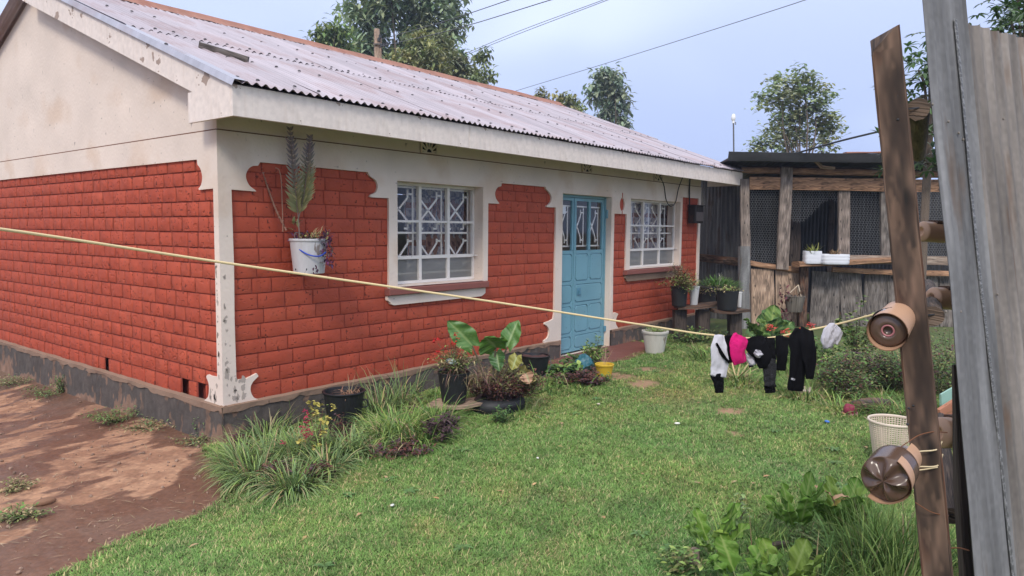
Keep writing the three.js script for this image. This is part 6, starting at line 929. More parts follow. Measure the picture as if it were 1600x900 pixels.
// right-hand bed in front of the shed
{
  const chard = (lab, p, leaves, o = {}) => { const t = thing(o.name ?? 'chard_plant', lab, 'plant', p, o.group); const mt = M.vegThin; leaves.forEach(([az, tilt, len, wid, pal, bend]) => { const dir = v3(Math.cos(az) * tilt, 1, Math.sin(az) * tilt).normalize(), st = len * 0.32, c = G[pal] ?? pal, b0 = p.clone().add(v3(Math.cos(az) * 0.02, 0, Math.sin(az) * 0.02)), e = b0.clone().addScaledVector(dir, st), tip = e.clone().addScaledVector(dir, len * 0.75).add(v3(0, -len * 0.1 * tilt, 0)), tw = rr(-0.5, 0.5), side = v3(-Math.sin(az), 0, Math.cos(az)).applyAxisAngle(dir, tw); const lf = part(t, 'leaf', bigLeaf(e, tip, side, wid / 2, { nu: 10, nv: 20, veins: 7, lobes: 0.15, bend: 0.5 * tilt, wave: wid * 0.13, puff: wid * 0.045, fold: 0.2, rag: 0.35, rib: 0.11, vk: 0.42, vein: [0.27, 0.34, 0.10], seed: az, c0: jit(c[0], 0.15), c1: jit(c[1], 0.15), wf: (x) => (0.3 + 0.7 * ss(0, 0.35, x)) * Math.sqrt(Math.max(0.01, 1 - Math.pow(Math.max(0, x - 0.5) / 0.5, 3))) }), mt); part(lf, 'leaf_stalk', tube([b0, e], (x) => mix(0.008, 0.006, x) * (o.k ?? 1), { n: 5, seg: 2 }), std([0.22, 0.27, 0.12])); }); return t; };
  const cp = gp(1200, 548); chard('glossy dark green leafy plant in front of the pale shed boards', cp, [...Array(16).keys()].map((k) => [k * 2.4, 0.25 + (k % 5) * 0.22, 0.62 - (k % 4) * 0.06, 0.21, k % 3 ? 'dark' : 'mid']));
  const ge = (u, v, lab, list, h = 0.3) => { const p = gp(u, v), b = bush(lab, p, { name: 'geranium', cat: 'flowering plant', r: 0.3, h, n: 200, len: 0.07, w: 0.06, pals: ['mid', 'dark', 'mid'], stems: 18 }), d = depthOf(p); for (const [x, y, r] of list) { const c = at(x, y, d - 0.1); heads(b, [[c, r * 1.15, 15]], [0.68, 0.065, 0.055], 'salmon red flower head'); part(b, 'flower_stalk', tube([p.clone().lerp(c, 0.15).setY(p.y + 0.05), c], 0.005, { n: 4 }), M.stem); } };
  ge(1215, 560, 'salmon red geranium in front of the dark green leafy plant', [[1205, 513, 0.06], [1224, 520, 0.035], [1233, 524, 0.05], [1230, 516, 0.03]]); ge(1262, 560, 'salmon red geranium under the hanging pot', [[1268, 511, 0.055], [1248, 517, 0.04], [1240, 528, 0.035], [1214, 558, 0.02], [1228, 560, 0.035]]);
  let q = 0; const wl = ['rough grass and weeds right of the plank shelf', 'rough grass below the socks at the back of the lawn', 'rough grass in front of the pale shed boards', 'rough tall grass at the left foot of the hedge', 'rough grass behind the socks at the right', 'rough grass at the front of the hedge', 'rough grass near the stone block', 'rough grass beside the foreground post beyond the basket', 'rough grass at the back behind the hedge'];
  for (const [u, v, n, L, R] of [[1120, 560, 170, 0.30, 0.4], [1165, 600, 170, 0.26, 0.3], [1185, 570, 190, 0.32, 0.45], [1262, 620, 190, 0.28, 0.28], [1240, 585, 190, 0.28, 0.35], [1330, 645, 150, 0.22, 0.3], [1390, 648, 150, 0.30, 0.25], [1425, 660, 130, 0.34, 0.2], [1420, 565, 160, 0.4, 0.6]]) strap(wl[q++], gp(u, v), { name: 'grass_clump', cat: 'grass', n, len: L, r: R, pal: 'mid', w: 0.010, dry: 0.16, bend: 1.6, group: 'rough grass clumps along the right bed' });
  strap('dead straw coloured leaves lying under the socks', gp(1148, 592), { name: 'dead_leaves', n: 26, len: 0.34, r: 0.06, lean: [0.9, 2.4], w: 0.02, dry: 1, bend: 0.6 });
  q = 0; const hl = ['dark reddish green low hedge plant at the left end by the socks', 'dark reddish green low hedge plant in the middle', 'dark reddish green low hedge plant beside the post', 'dark low hedge plant behind the foreground post', 'dark low hedge plant seen through the gap before the grey iron sheets', 'brownish front edge of the low hedge']; // the clipped edging is built plant by plant
  for (const [u, v, R, H, n] of [[1310, 610, 0.34, 0.42, 1700], [1352, 606, 0.40, 0.46, 1700], [1400, 610, 0.42, 0.50, 1700], [1462, 615, 0.45, 0.52, 1500], [1485, 590, 0.5, 0.6, 1500], [1330, 622, 0.28, 0.30, 800]]) bush(hl[q++], gp(u, v), { name: 'hedge_plant', cat: 'hedge', r: R, h: H, n, len: 0.038, w: 0.022, pals: ['dark', 'red', 'ol', 'mid', 'pur', 'mid', 'ol'], stems: 46, low: 0.55, sr: 0.003 });
  bush('green leafy plant behind the low hedge by the grey boards', gp(1285, 575), { r: 0.45, h: 0.35, n: 340, len: 0.08, w: 0.045, pals: ['mid', 'lime', 'mid'], stems: 22 });
  bush('tall green leafy stem growing from the cut stone', gp(1338, 575), { r: 0.22, h: 0.85, n: 330, len: 0.075, w: 0.04, pals: ['lime', 'mid', 'ol'], stems: 12, low: 0.6, sr: 0.008 });
  bush('pale flowering plant leaning left against the grey boards', gp(1362, 578), { r: 0.25, h: 0.75, n: 280, len: 0.06, w: 0.03, pals: ['ol', 'straw', 'lime'], stems: 12, low: 0.5 });
  const cac = new MB(); { const p = [at(1306, 502, 9.4), at(1318, 522, 9.4), at(1330, 545, 9.4)], cv = new THREE.CatmullRomCurve3(p); for (let k = 0; k < 120; k++) { const c = cv.getPoint(rnd()), a = rnd() * 6.283; cac.leaf(c, v3(Math.cos(a), rr(0, 1), Math.sin(a)), rr(0.05, 0.1), 0.04, { flat: true, seg: 3, c0: jit([0.13, 0.19, 0.05], 0.3), c1: jit([0.28, 0.34, 0.11], 0.3) }); } } solo('leaning_plant', cac.geo(), M.veg, 'leaning yellow green leafy shoot in front of the middle grey board', 'plant');
  const stone = (u, v, sx, sy, sz, m, lab, ry = 0, seed = 1) => { const p = gp(u, v), g = new THREE.BoxGeometry(sx, sy, sz, 8, 5, 6), a = g.attributes.position; for (let i = 0; i < a.count; i++) { const x = a.getX(i), y = a.getY(i), z = a.getZ(i), f = 1 - 0.13 * (Math.abs(x / sx * 2) ** 3 * Math.abs(y / sy * 2) ** 3 + Math.abs(z / sz * 2) ** 3 * Math.abs(y / sy * 2) ** 3) + (fbm(x * 9 + seed, y * 9 + z * 7, 3, 251) - 0.5) * 0.35; a.setXYZ(i, x * f, y * f, z * f); } const w = uvBox(toCreasedNormals(g, 0.7)); return solo('stone', w.rotateY(ry).translate(p.x, p.y + sy * 0.4, p.z), m, lab, 'stone'); };
  stone(1362, 640, 0.34, 0.11, 0.16, std([0.40, 0.33, 0.28], { map: T.plinth }), 'pale stone block with rust brown top lying at the front of the hedge', -0.55, 2); stone(1348, 572, 0.55, 0.18, 0.3, std([0.48, 0.37, 0.28], { map: T.plaster }), 'pale tan stone behind the hedge', 0.2, 5); stone(1255, 612, 0.26, 0.05, 0.18, std([0.42, 0.36, 0.31], { map: T.plaster }), 'small flat stone under the right end of the socks', 0.3, 7);
  // cap and bits on the lawn
  const cap = gp(1328, 648), C = thing('cap', 'dark pink knitted cap lying on the lawn near the stone block', 'cap', cap.clone()); part(C, 'crown', (() => { const g = new THREE.SphereGeometry(0.072, 20, 12, 0, 6.283, 0, 1.75).scale(1, 1.0, 0.85), p = g.attributes.position; for (let i = 0; i < p.count; i++) { const f = 1 + (fbm(p.getX(i) * 20, p.getZ(i) * 20 + p.getY(i) * 12, 3, 261) - 0.5) * 0.4; p.setXYZ(i, p.getX(i) * f, p.getY(i) * f, p.getZ(i) * f); } g.computeVertexNormals(); return uvBox(g).translate(cap.x, cap.y + 0.03, cap.z); })(), std([0.24, 0.03, 0.06], { bumpMap: T.terry, bumpScale: 0.004, roughness: 1 })); part(C, 'brim', new THREE.CylinderGeometry(0.078, 0.082, 0.012, 24).scale(1, 1, 0.86).translate(cap.x, cap.y + 0.018, cap.z), std([0.42, 0.20, 0.21], { roughness: 1 }));
  for (const [u, v, s, c, lab] of [[1292, 664, 0.02, [0.05, 0.16, 0.5], 'scrap of blue plastic on the lawn'], [1058, 667, 0.018, [0.7, 0.68, 0.6], 'white scrap on the middle of the lawn'], [840, 722, 0.009, [0.7, 0.68, 0.62], 'tiny white scrap on the lawn below the tyre planter'], [613, 797, 0.012, [0.6, 0.6, 0.55], 'white scrap at the near edge of the lawn'], [935, 636, 0.013, [0.6, 0.5, 0.4], 'small pale scrap on the lawn by the door bed']]) solo('litter_scrap', new THREE.IcosahedronGeometry(s, 1).scale(1.4, 0.5, 0.9).rotateY(u).translate(...gp(u, v).add(v3(0, 0.03, 0)).toArray()), std(c, { roughness: 0.6 }), lab, 'litter');
  solo('green_sheet', bar([at(1470, 640, 6.6), at(1500, 622, 6.8)], 0.3, 0.02, { side: Y, seg: 2 }), std([0.28, 0.45, 0.38]), 'pale green panel seen between the post and the iron sheets', 'panel');
  solo('clay_tile', bar([at(1466, 654, 6.0), at(1500, 632, 6.2)], 0.16, 0.04, { side: Y, seg: 2 }), std([0.40, 0.17, 0.10], { map: T.plaster }), 'orange brown tile leaning behind the post', 'tile');
  // vegetables at the bottom right
  q = 0; const cl = ['large chard plant with upright leaves left of the brown withered leaf', 'chard plant at the far left of the vegetable patch', 'chard plant with broad leaves under the bottle planter', 'chard plant at the bottom edge between the others', 'ragged yellowing chard at the lower middle of the patch'];
  for (const [u, v, ls] of [[1245, 838, [[0.3, 0.25, 0.34, 0.075, 'chard'], [1.5, 0.3, 0.33, 0.08, 'chard'], [2.6, 0.5, 0.32, 0.075, 'chard'], [3.6, 0.4, 0.30, 0.07, 'chard'], [4.6, 0.7, 0.26, 0.08, 'chard'], [5.4, 0.5, 0.28, 0.08, 'chard']]], [1118, 872, [[0.4, 0.5, 0.30, 0.085, 'chard'], [1.5, 0.2, 0.30, 0.08, 'chard'], [2.6, 0.7, 0.30, 0.09, 'chardL'], [3.8, 0.6, 0.26, 0.08, 'chard'], [5.0, 0.5, 0.25, 0.08, 'chard']]], [1312, 838, [[0.2, 0.5, 0.33, 0.10, 'chard'], [1.3, 0.3, 0.33, 0.09, 'chardL'], [2.4, 0.4, 0.30, 0.10, 'chard'], [3.4, 0.6, 0.28, 0.10, 'chard'], [4.5, 0.6, 0.28, 0.10, 'chard'], [5.5, 0.4, 0.31, 0.10, 'chardL'], [0.9, 0.9, 0.25, 0.1, 'chard']]], [1160, 925, [[0.2, 0.7, 0.27, 0.11, 'chard'], [1.4, 0.6, 0.27, 0.12, 'chard'], [2.6, 0.8, 0.26, 0.11, 'chard'], [3.9, 0.7, 0.24, 0.11, 'chard'], [5.2, 0.6, 0.26, 0.11, 'chard']]], [1225, 935, [[0.3, 0.5, 0.28, 0.09, 'chardL'], [1.5, 0.5, 0.28, 0.09, 'chardL'], [2.6, 0.6, 0.25, 0.08, 'chardL'], [4.0, 0.6, 0.24, 0.09, 'chard'], [5.2, 0.5, 0.26, 0.08, 'chardL']]]]) chard(cl[q++], gp(u, v), ls.concat(ls.slice(0, 4).map(([z, t, l, w, p]) => [z + 0.55, t * 1.3, l * 0.8, w * 0.9, p])).map(([z, t, l, w, p]) => [z, t, l * 1.0, w * 1.0, p]), { k: 0.6 });
  const wt = new MB(), wp = gp(1312, 838), wd = depthOf(wp) - 0.1; for (const [u, v, tu, tv, w, c] of [[1300, 783, 1322, 766, 0.035, [0.42, 0.25, 0.14]], [1304, 790, 1298, 768, 0.03, [0.36, 0.2, 0.11]], [1300, 800, 1312, 775, 0.03, [0.48, 0.38, 0.08]]]) { const a = at(u, v, wd), b = at(tu, tv, wd); wt.leaf(a, b.clone().sub(a), a.distanceTo(b) * 1.2, w, { seg: 7, bend: 1.4, wave: 0.006, fold: 0.5, c0: c, c1: c.map((x) => x * 1.15) }); } solo('withered_leaf', wt.geo(), M.veg, 'brown and yellow withered leaf curling above the chard', 'leaf');
  q = 0; const gl = ['tall fresh grass under the lobed bottle planter', 'tall fresh grass at the foot of the foreground post', 'tall grass between the chard and the post', 'grass growing at the foot of the iron sheets', 'tall grass at the bottom right of the vegetable patch', 'grass seen between the post and the iron sheets', 'thin grass among the chard on the left', 'grass at the bottom middle of the patch', 'grass in the lowest right corner in front of the iron sheets'];
  for (const [u, v, n, L, R, pal] of [[1370, 862, 200, 0.34, 0.16, 'lime'], [1425, 905, 170, 0.36, 0.12, 'mid'], [1345, 905, 170, 0.30, 0.14, 'mid'], [1530, 900, 70, 0.3, 0.1, 'mid'], [1400, 960, 170, 0.34, 0.14, 'lime'], [1490, 760, 140, 0.4, 0.2, 'mid'], [1180, 855, 60, 0.24, 0.2, 'mid'], [1270, 935, 110, 0.25, 0.16, 'mid'], [1600, 1010, 90, 0.32, 0.08, 'straw']]) strap(gl[q++], gp(u, v), { name: 'grass_clump', cat: 'grass', n, len: L, r: R, pal, k: 1.15, kl: 1.05, lean: [0.05, 0.7], bend: 1.3, w: 0.007, dry: 0.06, group: 'tall grass clumps round the vegetable patch' });
  q = 0; const kl = ['pale blue green weed above the chard on the left', 'pale blue green weed beside the tall chard', 'leafy low weeds at the bottom left of the patch', 'low weeds under the withered leaf']; for (const [u, v, R, H, n, pals] of [[1150, 832, 0.06, 0.26, 40, ['blue']], [1258, 860, 0.08, 0.16, 50, ['blue', 'mid']], [1060, 895, 0.16, 0.12, 120, ['mid', 'ol', 'lime']], [1285, 880, 0.16, 0.14, 130, ['mid', 'dark']]]) bush(kl[q++], gp(u, v), { r: R, h: H, n, len: 0.04, w: 0.022, pals, stems: 10 });
  stone(1085, 878, 0.14, 0.06, 0.05, std([0.34, 0.28, 0.25], { map: T.plaster }), 'flat greyish stone lying at the left of the vegetable patch', 0.4, 9);
  solo('rotten_board', bar([gp(1170, 868).add(v3(0, 0.02, 0)), gp(1230, 858).add(v3(0, 0.02, 0))], 0.05, 0.03, { wob: 0.006, seg: 6 }), M.woodDark, 'dark rotten piece of board among the chard plants', 'board');
}
// dead leaves and scraps of straw lying in the lawn
{
  const m = new MB(), r = rng(303); for (let k = 0; k < 420; k++) { const x = rr(-2, 8, r), z = rr(0.6, 5.2, r); if (!onLawn(x, z)) continue; const p = v3(x, height(x, z) + rr(0.012, 0.03, r), z), big = r() < 0.25; m.leaf(p, v3(rr(-1, 1, r), rr(-0.1, 0.35, r), rr(-1, 1, r)), big ? rr(0.03, 0.06, r) : rr(0.02, 0.09, r), big ? 0.022 : 0.004, { flat: !big, seg: 3, bend: 0.5, c0: jit(big ? [0.34, 0.21, 0.10] : [0.46, 0.38, 0.2], 0.4, r), c1: jit(big ? [0.40, 0.26, 0.13] : [0.55, 0.46, 0.27], 0.4, r) }); }
  const q = solo('leaf_litter', m.geo(), M.veg, 'dead leaves and bits of straw scattered over the lawn', 'litter'); q.userData.kind = 'stuff';
  const wd = new MB(); for (let k = 0; k < 46; k++) { const x = rr(-1, 7, r), z = rr(0.9, 5, r); if (!onLawn(x, z)) continue; for (let j = 0; j < 9; j++) { const a = j * 0.7 + r(); wd.leaf(v3(x, height(x, z) + 0.012, z), v3(Math.cos(a), 0.45, Math.sin(a)), rr(0.04, 0.08, r), 0.022, { seg: 3, bend: 0.9, c0: jit([0.06, 0.12, 0.03], 0.3, r), c1: jit([0.12, 0.22, 0.06], 0.3, r) }); } }
  const w = solo('lawn_weed', wd.geo(), M.veg, 'small flat broad leaved weeds growing among the lawn grass', 'weeds'); w.userData.kind = 'stuff';
}
// basket
{
  const b = gp(1394, 722), d = depthOf(b), k = d / FL, H = 0.285, rt = 35 * k, rb = 26 * k, t = thing('basket', 'cream plastic open weave waste basket on the lawn behind the post', 'basket', b.clone()), m = std([0.60, 0.50, 0.40], { roughness: 0.5 }), ax = v3(0.02, 1, -0.02).normalize();
  const P = (a, y) => { const r = mix(rb, rt, y / H); return b.clone().addScaledVector(ax, y + 0.01).add(v3(Math.cos(a) * r, 0, Math.sin(a) * r)); };
  const g = []; for (let i = 0; i < 52; i++) { const a = i / 52 * 6.283; g.push(bar([P(a, 0), P(a, H)], 0.0065, 0.003, { seg: 2, n: 4, side: v3(-Math.sin(a), 0, Math.cos(a)) })); }
  for (let j = 0; j <= 20; j++) { const y = H * j / 20.5, r = mix(rb, rt, y / H); g.push(new THREE.TorusGeometry(r, 0.0032, 4, 52).rotateX(Math.PI / 2).translate(b.x + ax.x * y, b.y + y + 0.01, b.z + ax.z * y)); }
  part(t, 'woven_wall', g, m); part(t, 'rim', new THREE.TorusGeometry(rt + 0.003, 0.008, 10, 60).rotateX(Math.PI / 2).scale(1, 1.3, 1).translate(b.x + ax.x * H, b.y + H + 0.01, b.z + ax.z * H), m); part(t, 'base', new THREE.CylinderGeometry(rb, rb, 0.008, 40).translate(b.x, b.y + 0.012, b.z), m);
}
// weeds along the side wall
{
  let q = 0; const wl = ['dry trailing weeds at the far left of the side wall', 'green creeping weeds on the earth near the left edge', 'sprawling green weed below the side wall', 'sprawling green weed on the earth nearer the house corner', 'dry brownish weeds at the foot of the plinth', 'small green sprig growing on the plinth at the corner', 'grassy weeds at the left edge of the photograph', 'dry grass strip on the earth at the lower left', 'creeping weeds at the corner end of the plinth'];
  for (const [u, v, R, H, n, pals] of [[20, 600, 0.3, 0.07, 190, ['ol', 'straw', 'blue']], [70, 618, 0.35, 0.07, 220, ['blue', 'mid', 'ol']], [100, 612, 0.13, 0.18, 190, ['mid', 'blue']], [185, 658, 0.24, 0.10, 330, ['mid', 'blue', 'ol']], [235, 668, 0.28, 0.05, 170, ['ol', 'straw', 'blue']], [322, 680, 0.10, 0.16, 150, ['blue', 'dark']], [25, 765, 0.14, 0.05, 120, ['ol', 'straw']], [35, 806, 0.16, 0.04, 190, ['mid', 'straw', 'ol']], [300, 690, 0.26, 0.04, 160, ['ol', 'straw', 'blue']]]) bush(wl[q++], gp(u, v), { name: 'weed', cat: 'weed', r: R * 1.1, h: H * 1.4, n: n * 1.6, len: 0.035, w: 0.013, pals, stems: 16, low: 1 });
  solo('brown_stone', uvBox(new THREE.IcosahedronGeometry(0.05, 2).scale(1.3, 0.5, 0.8).translate(...gp(70, 787).add(v3(0, 0.012, 0)).toArray())), std([0.24, 0.13, 0.08], { map: T.plaster }), 'flat reddish stone beside the dry grass at the lower left', 'stone');
  solo('brown_stone', uvBox(new THREE.IcosahedronGeometry(0.03, 2).scale(1.5, 0.5, 0.9).translate(...gp(325, 720).add(v3(0, 0.006, 0)).toArray())), std([0.2, 0.12, 0.08], { map: T.plaster }), 'small brown stone on the damp earth near the corner bed', 'stone');
  const m = new MB(); for (let k = 0; k < 150; k++) { const u = rr(0, 330), p = gp(u, rr(700, 880)); if (p.z > edgeZ(p.x)) continue; m.leaf(p.clone().add(v3(0, 0.006, 0)), v3(rr(-1, 1), 0.05, rr(-1, 1)), rr(0.03, 0.12), 0.004, { flat: true, seg: 2, bend: 0.1, c0: jit([0.36, 0.28, 0.17], 0.3), c1: jit([0.42, 0.32, 0.2], 0.3) }); } { const g = new THREE.IcosahedronGeometry(1, 0), im = new THREE.InstancedMesh(g, std([1, 1, 1], { roughness: 0.95 }), 1500), o = new THREE.Object3D(), c = new THREE.Color(), r = rng(99); im.name = 'grit'; im.userData = { kind: 'stuff', label: 'loose grit and crumbs of earth on the bare yard', category: 'grit' }; for (let k = 0; k < 1500; k++) { let x, z; do { x = rr(-4, 0.1, r); z = rr(-3.6, 1.6, r); } while (z > edgeZ(x) + 0.05 || x > -0.08 && z < 0.1); const q = 0.003 + 0.012 * Math.pow(r(), 4); o.position.set(x, height(x, z) + q * 0.4, z); o.rotation.set(r() * 6, r() * 6, r() * 6); o.scale.set(q * 1.3, q * 0.8, q); o.updateMatrix(); im.setMatrixAt(k, o.matrix); const t = 0.6 + 0.6 * r(); im.setColorAt(k, c.setRGB(0.28 * t, 0.18 * t, 0.13 * t)); } scene.add(im); }
  const s = solo('straw_bits', m.geo(), M.veg, 'bits of straw scattered over the bare earth', 'straw'); s.userData.kind = 'stuff';
}

// ───────────── trees, pole and wires beyond the house ─────────────
function tree(lab, d, blobs, o = {}) { // blobs: [u, v, radius] in pixels at depth d; leaves gathered in uneven clumps on them
  const r = rng(o.seed ?? Math.floor(d * 100 + blobs[0][0])), k = d / FL, base = drop(at(o.base ?? blobs[0][0], 500, d), 0), t = thing(o.name ?? 'tree', lab, 'tree', base, o.group), m = new MB(), limbs = [], L = o.len ?? 0.3, W = o.w ?? 0.09, c0 = o.c0 ?? [0.04, 0.075, 0.03], c1 = o.c1 ?? [0.09, 0.14, 0.06];
  const cs = blobs.map(([u, v, R, dz]) => [at(u, v, d + (dz ?? (r() - 0.5) * R * k * 1.6)), R * k]);
  const topY = Math.max(...cs.map((c) => c[0].y)), fork = base.clone().setY(base.y + topY * (o.fork ?? 0.35)); limbs.push(tube([base, fork], (s) => (o.trunk ?? 0.16) * (1 - 0.35 * s), { n: 9, seg: 6 }));
  for (const [c, R] of cs) {
    limbs.push(tube([fork, fork.clone().lerp(c, 0.55).add(v3(rr(-0.3, 0.3, r), 0.3, rr(-0.3, 0.3, r))), c], (s) => mix(0.045, 0.01, s) * (o.trunk ?? 0.16) / 0.2, { n: 5, seg: 6 }));
    const n = Math.round((o.dens ?? 150) * R * R * 9), cl = Math.max(4, Math.round(n / 22));
    for (let q = 0; q < cl; q++) {
      const dir = v3(rr(-1, 1, r), rr(-0.9, 1, r), rr(-1, 1, r)).normalize(), e = c.clone().addScaledVector(dir, R * Math.pow(r(), 0.4) * 1.02), tone = 0.8 + 0.95 * r(), hue = r();
      if (r() < 0.25) limbs.push(tube([c.clone().lerp(e, 0.2), e], 0.012, { n: 3, seg: 2 }));
      const cr = (o.clump ?? 0.38) * (0.6 + 0.8 * r());
      for (let z = 0; z < 22; z++) { const p = e.clone().add(v3((r() + r() - 1) * cr, (r() + r() - 1) * cr * 0.8, (r() + r() - 1) * cr)), a = r() * 6.283, cc = blend(c0, c1, r()).map((x, i) => x * tone * (i === 0 ? 0.85 + 0.4 * hue : 1)); m.leaf(p, v3(Math.cos(a), rr(o.droop ?? -1.4, o.rise ?? 0.4, r), Math.sin(a)), L * 1.1 * rr(0.6, 1.2, r), W * 1.4 * rr(0.7, 1.2, r), { flat: true, seg: 2, bend: 0.5, c0: cc, c1: cc, wf: (x) => x < 0.1 ? 0.3 : x > 0.9 ? 0.05 : 1 }); }
    }
  }
  part(t, 'crown', m.geo(), M.treeLeaf); part(t, 'trunk', limbs, o.bark ?? M.bark); return t;
}
const euc = { c0: [0.14, 0.205, 0.11], c1: [0.28, 0.36, 0.19] }, yel = { c0: [0.14, 0.175, 0.055], c1: [0.27, 0.29, 0.11] };
tree('huge dark green gum tree rising behind the roof', 34, [[585, 25, 34], [570, 60, 30], [610, -20, 45], [650, 15, 42], [690, 30, 34], [640, 65, 36], [600, 95, 32], [690, 75, 30], [665, 100, 28], [712, 95, 22], [560, 105, 26], [725, 130, 22], [540, 90, 20], [660, -50, 50], [700, -10, 28], [560, 10, 24]], { ...euc, dens: 75, trunk: 0.4, len: 0.42, w: 0.12, clump: 0.6, base: 640 });
tree('rounded bushy green tree at the left of the tree group', 30, [[515, 62, 24], [525, 42, 16], [502, 52, 15], [530, 75, 22], [510, 88, 22], [545, 95, 20]], { c0: [0.09, 0.15, 0.04], c1: [0.19, 0.26, 0.075], dens: 100, len: 0.3, w: 0.09, clump: 0.4, base: 520 });
tree('olive yellow bushy tree in the middle behind the roof ridge', 27, [[655, 70, 20], [640, 90, 22], [670, 85, 22], [650, 110, 28], [620, 105, 18], [680, 110, 22], [660, 55, 10]], { ...yel, dens: 120, len: 0.26, w: 0.08, clump: 0.35, base: 655 });
tree('olive tree with fine leaves to the right of the middle one', 28, [[695, 80, 18], [705, 100, 24], [725, 105, 20], [700, 125, 26], [735, 125, 20], [690, 62, 10]], { c0: [0.13, 0.155, 0.06], c1: [0.23, 0.25, 0.11], dens: 120, len: 0.26, w: 0.08, clump: 0.35, base: 712 });
tree('thin sparse sapling at the right of the tree group', 25, [[752, 95, 9], [760, 108, 11], [750, 118, 11], [762, 125, 10], [748, 130, 12], [756, 82, 7]], { c0: [0.10, 0.15, 0.05], c1: [0.2, 0.26, 0.09], dens: 70, len: 0.2, w: 0.06, clump: 0.3, trunk: 0.07, base: 752 });
tree('small olive tree peeping over the roof at the left of the gap', 36, [[848, 152, 11], [842, 160, 9], [852, 165, 9]], { c0: [0.11, 0.125, 0.045], c1: [0.22, 0.22, 0.08], dens: 90, len: 0.3, w: 0.1, clump: 0.35, base: 848 });
tree('yellow green bushy tree just over the roof ridge', 36, [[878, 153, 13], [890, 163, 15], [875, 168, 13], [905, 172, 11], [895, 180, 12]], { ...yel, dens: 90, len: 0.3, w: 0.1, clump: 0.35, base: 885 });
tree('tall narrow gum tree standing clear over the right part of the roof', 40, [[952, 108, 9], [945, 122, 15], [960, 130, 16], [935, 140, 16], [952, 148, 20], [970, 158, 16], [945, 165, 18], [970, 178, 16], [975, 195, 12], [950, 182, 12], [925, 146, 10]], { ...euc, c0: [0.13, 0.185, 0.11], c1: [0.25, 0.32, 0.2], dens: 70, len: 0.42, w: 0.13, clump: 0.45, trunk: 0.2, base: 955 });
tree('open crowned leafy tree behind the shed roof', 28, [[1223, 146, 25], [1251, 136, 25], [1275, 151, 25], [1195, 161, 18], [1239, 168, 28], [1290, 181, 22], [1264, 196, 28], [1223, 196, 25], [1200, 221, 22], [1239, 226, 28], [1284, 218, 22], [1301, 201, 11], [1253, 118, 10], [1211, 126, 11], [1183, 231, 15]], { c0: [0.16, 0.215, 0.09], c1: [0.31, 0.37, 0.17], dens: 110, len: 0.22, w: 0.10, clump: 0.38, trunk: 0.2, base: 1245, rise: 0.8, droop: -0.6 });
{ // broad leaved tree behind the iron fence: palmate leaves
  const mk = (lab, pts, d, n) => { const b = drop(at(pts[0][0], 500, d), 0), t = thing('broad_leaf_tree', lab, 'tree', b), m = new MB(), st = [], r = rng(n * 7); const top = at(pts[0][0] + 20, 160, d); st.push(tube([b, top], (s) => 0.05 - 0.02 * s, { n: 7, seg: 5 })); for (const [u, v, R] of pts) { const c = at(u, v, d); st.push(tube([top.clone().lerp(b, 0.25), top.clone().lerp(c, 0.5), c], 0.012, { n: 5, seg: 5 })); const N = Math.round(R * R * n / 300); for (let k = 0; k < N; k++) { const p = c.clone().addScaledVector(RH, rr(-1, 1, r) * R * d / FL).add(v3(0, rr(-1, 1, r) * R * d / FL, 0)).addScaledVector(FH, rr(-0.5, 0.5, r)); const up = v3(rr(-0.6, 0.6, r), rr(0.3, 1, r), rr(-0.6, 0.6, r)).normalize(), a0 = r() * 6.28, X = up.clone().cross(v3(0.3, 0.2, 0.9)).normalize(), Z = up.clone().cross(X), tn = 0.65 + 0.7 * r(); for (let q = 0; q < 7; q++) { const a = a0 + (q - 3) * 0.62; m.leaf(p, X.clone().multiplyScalar(Math.cos(a)).addScaledVector(Z, Math.sin(a)).addScaledVector(up, 0.15), 0.13 * (1 - 0.07 * Math.abs(q - 3)), 0.032, { seg: 3, bend: 0.9, fold: 0.15, flat: true, c0: [0.035 * tn, 0.085 * tn, 0.022 * tn], c1: [0.075 * tn, 0.15 * tn, 0.035 * tn] }); } } } part(t, 'crown', m.geo(), M.treeLeaf); part(t, 'trunk', st, M.bark); };
  mk('broad leaved green tree showing between the post and the iron fence', [[1435, 110, 24], [1440, 150, 24], [1430, 185, 20], [1445, 215, 22], [1440, 250, 22], [1450, 70, 18], [1470, 130, 26]], 6.5, 11);
  mk('broad leaved green tree rising over the top of the iron fence at the upper right', [[1580, 30, 24], [1560, 45, 20], [1600, 15, 26], [1590, -10, 24], [1548, 48, 12], [1620, 40, 30]], 7, 13);
}
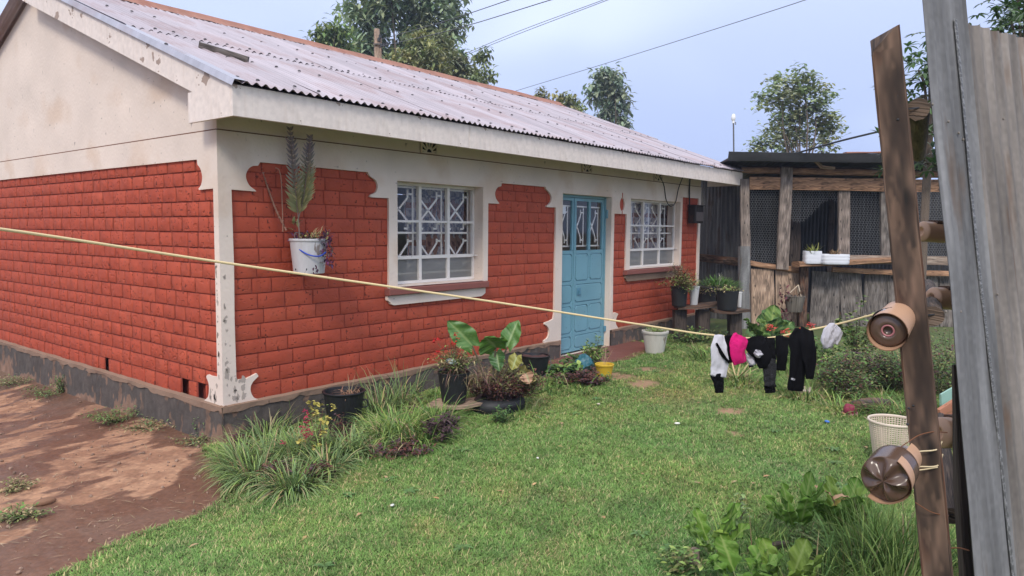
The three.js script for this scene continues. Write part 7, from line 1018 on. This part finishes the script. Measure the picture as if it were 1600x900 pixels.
{ // pole and overhead wires
  const d = 26, b = drop(at(590, 500, d), 0), t = thing('utility_pole', 'brown wooden utility pole standing before the big gum tree', 'pole', b); part(t, 'pole_shaft', bar([b, at(589, 46, d)], 0.21, 0.21, { sq: 1, n: 12, seg: 10, wob: 0.01 }), M.woodTan); part(t, 'pole_shaft', bar([drop(at(596, 500, d), 0), at(594, 60, d)], 0.12, 0.12, { sq: 1, n: 8, seg: 4 }), M.woodTan);
  part(t, 'cross_arm', [bar([at(583, 69, d - 0.15), at(606, 69, d - 0.15)], 0.06, 0.06, { seg: 2 })], M.wood[1]); part(t, 'insulator', [[594, 57], [592, 62], [596, 71], [600, 70], [604, 68]].map(([u, v]) => new THREE.CylinderGeometry(0.05, 0.06, 0.12, 10).translate(...at(u, v, d - 0.2).toArray())), M.black);
  const wm = std([0.10, 0.10, 0.115], { roughness: 0.7 }); const w = (lab, pts, r) => solo('overhead_wire', tube(pts.map((p) => at(...p)), r, { n: 6, seg: 24 }), wm, lab, 'wire');
  w('upper overhead wire running from the pole to the top edge of the photograph', [[594, 62, 25.8], [705, 30, 21], [795, 0, 18], [960, -56, 14]], 0.011); w('second overhead wire below the upper one', [[596, 72, 25.8], [712, 45, 21], [860, 0, 17], [1010, -46, 14]], 0.011);
  w('upper of the paired thin wires above the roof', [[690, 100, 30], [800, 53, 25], [945, -1, 20], [1010, -26, 18]], 0.009); w('lower of the paired thin wires above the roof', [[690, 102, 30], [800, 57, 25], [952, -1, 20], [1010, -24, 18]], 0.009);
  w('long single wire crossing the sky on the right', [[770, 153, 36], [950, 98, 28], [1200, 19, 20], [1330, -24, 17]], 0.010);
  solo('black_cable', tube([at(1200, 252, 12.6), at(1240, 240.5, 12.3), at(1310, 221, 10), at(1378, 204.5, 8), at(1450, 188, 6.5)], (s) => 0.018 - 0.009 * s, { n: 8, seg: 24 }), M.cable, 'thick black cable rising from the shed roof behind the post', 'cable');
}
{ // mast with a white lamp
  const d = 22, b = drop(at(1147, 500, d), 0), t = thing('lamp_mast', 'thin mast with a small white lamp above the gap by the shed', 'mast', b); part(t, 'mast_pole', tube([b, at(1146, 188, d)], 0.022, { n: 8, seg: 3 }), M.galvDark); part(t, 'lamp_globe', [new THREE.SphereGeometry(0.075, 14, 10).scale(0.9, 1.6, 0.9).translate(...at(1146, 184, d).toArray()), new THREE.CylinderGeometry(0.03, 0.04, 0.1, 10).translate(...at(1146, 190, d).toArray())], std([0.82, 0.82, 0.80], { roughness: 0.3 })); part(t, 'bracket', tube([at(1146, 192, d), at(1149, 191, d), at(1149.5, 195, d)], 0.012), M.galvDark);
}
scene.traverse((o) => { if (o.isMesh) { o.castShadow = true; o.receiveShadow = true; } });
renderer.render(scene, camera);
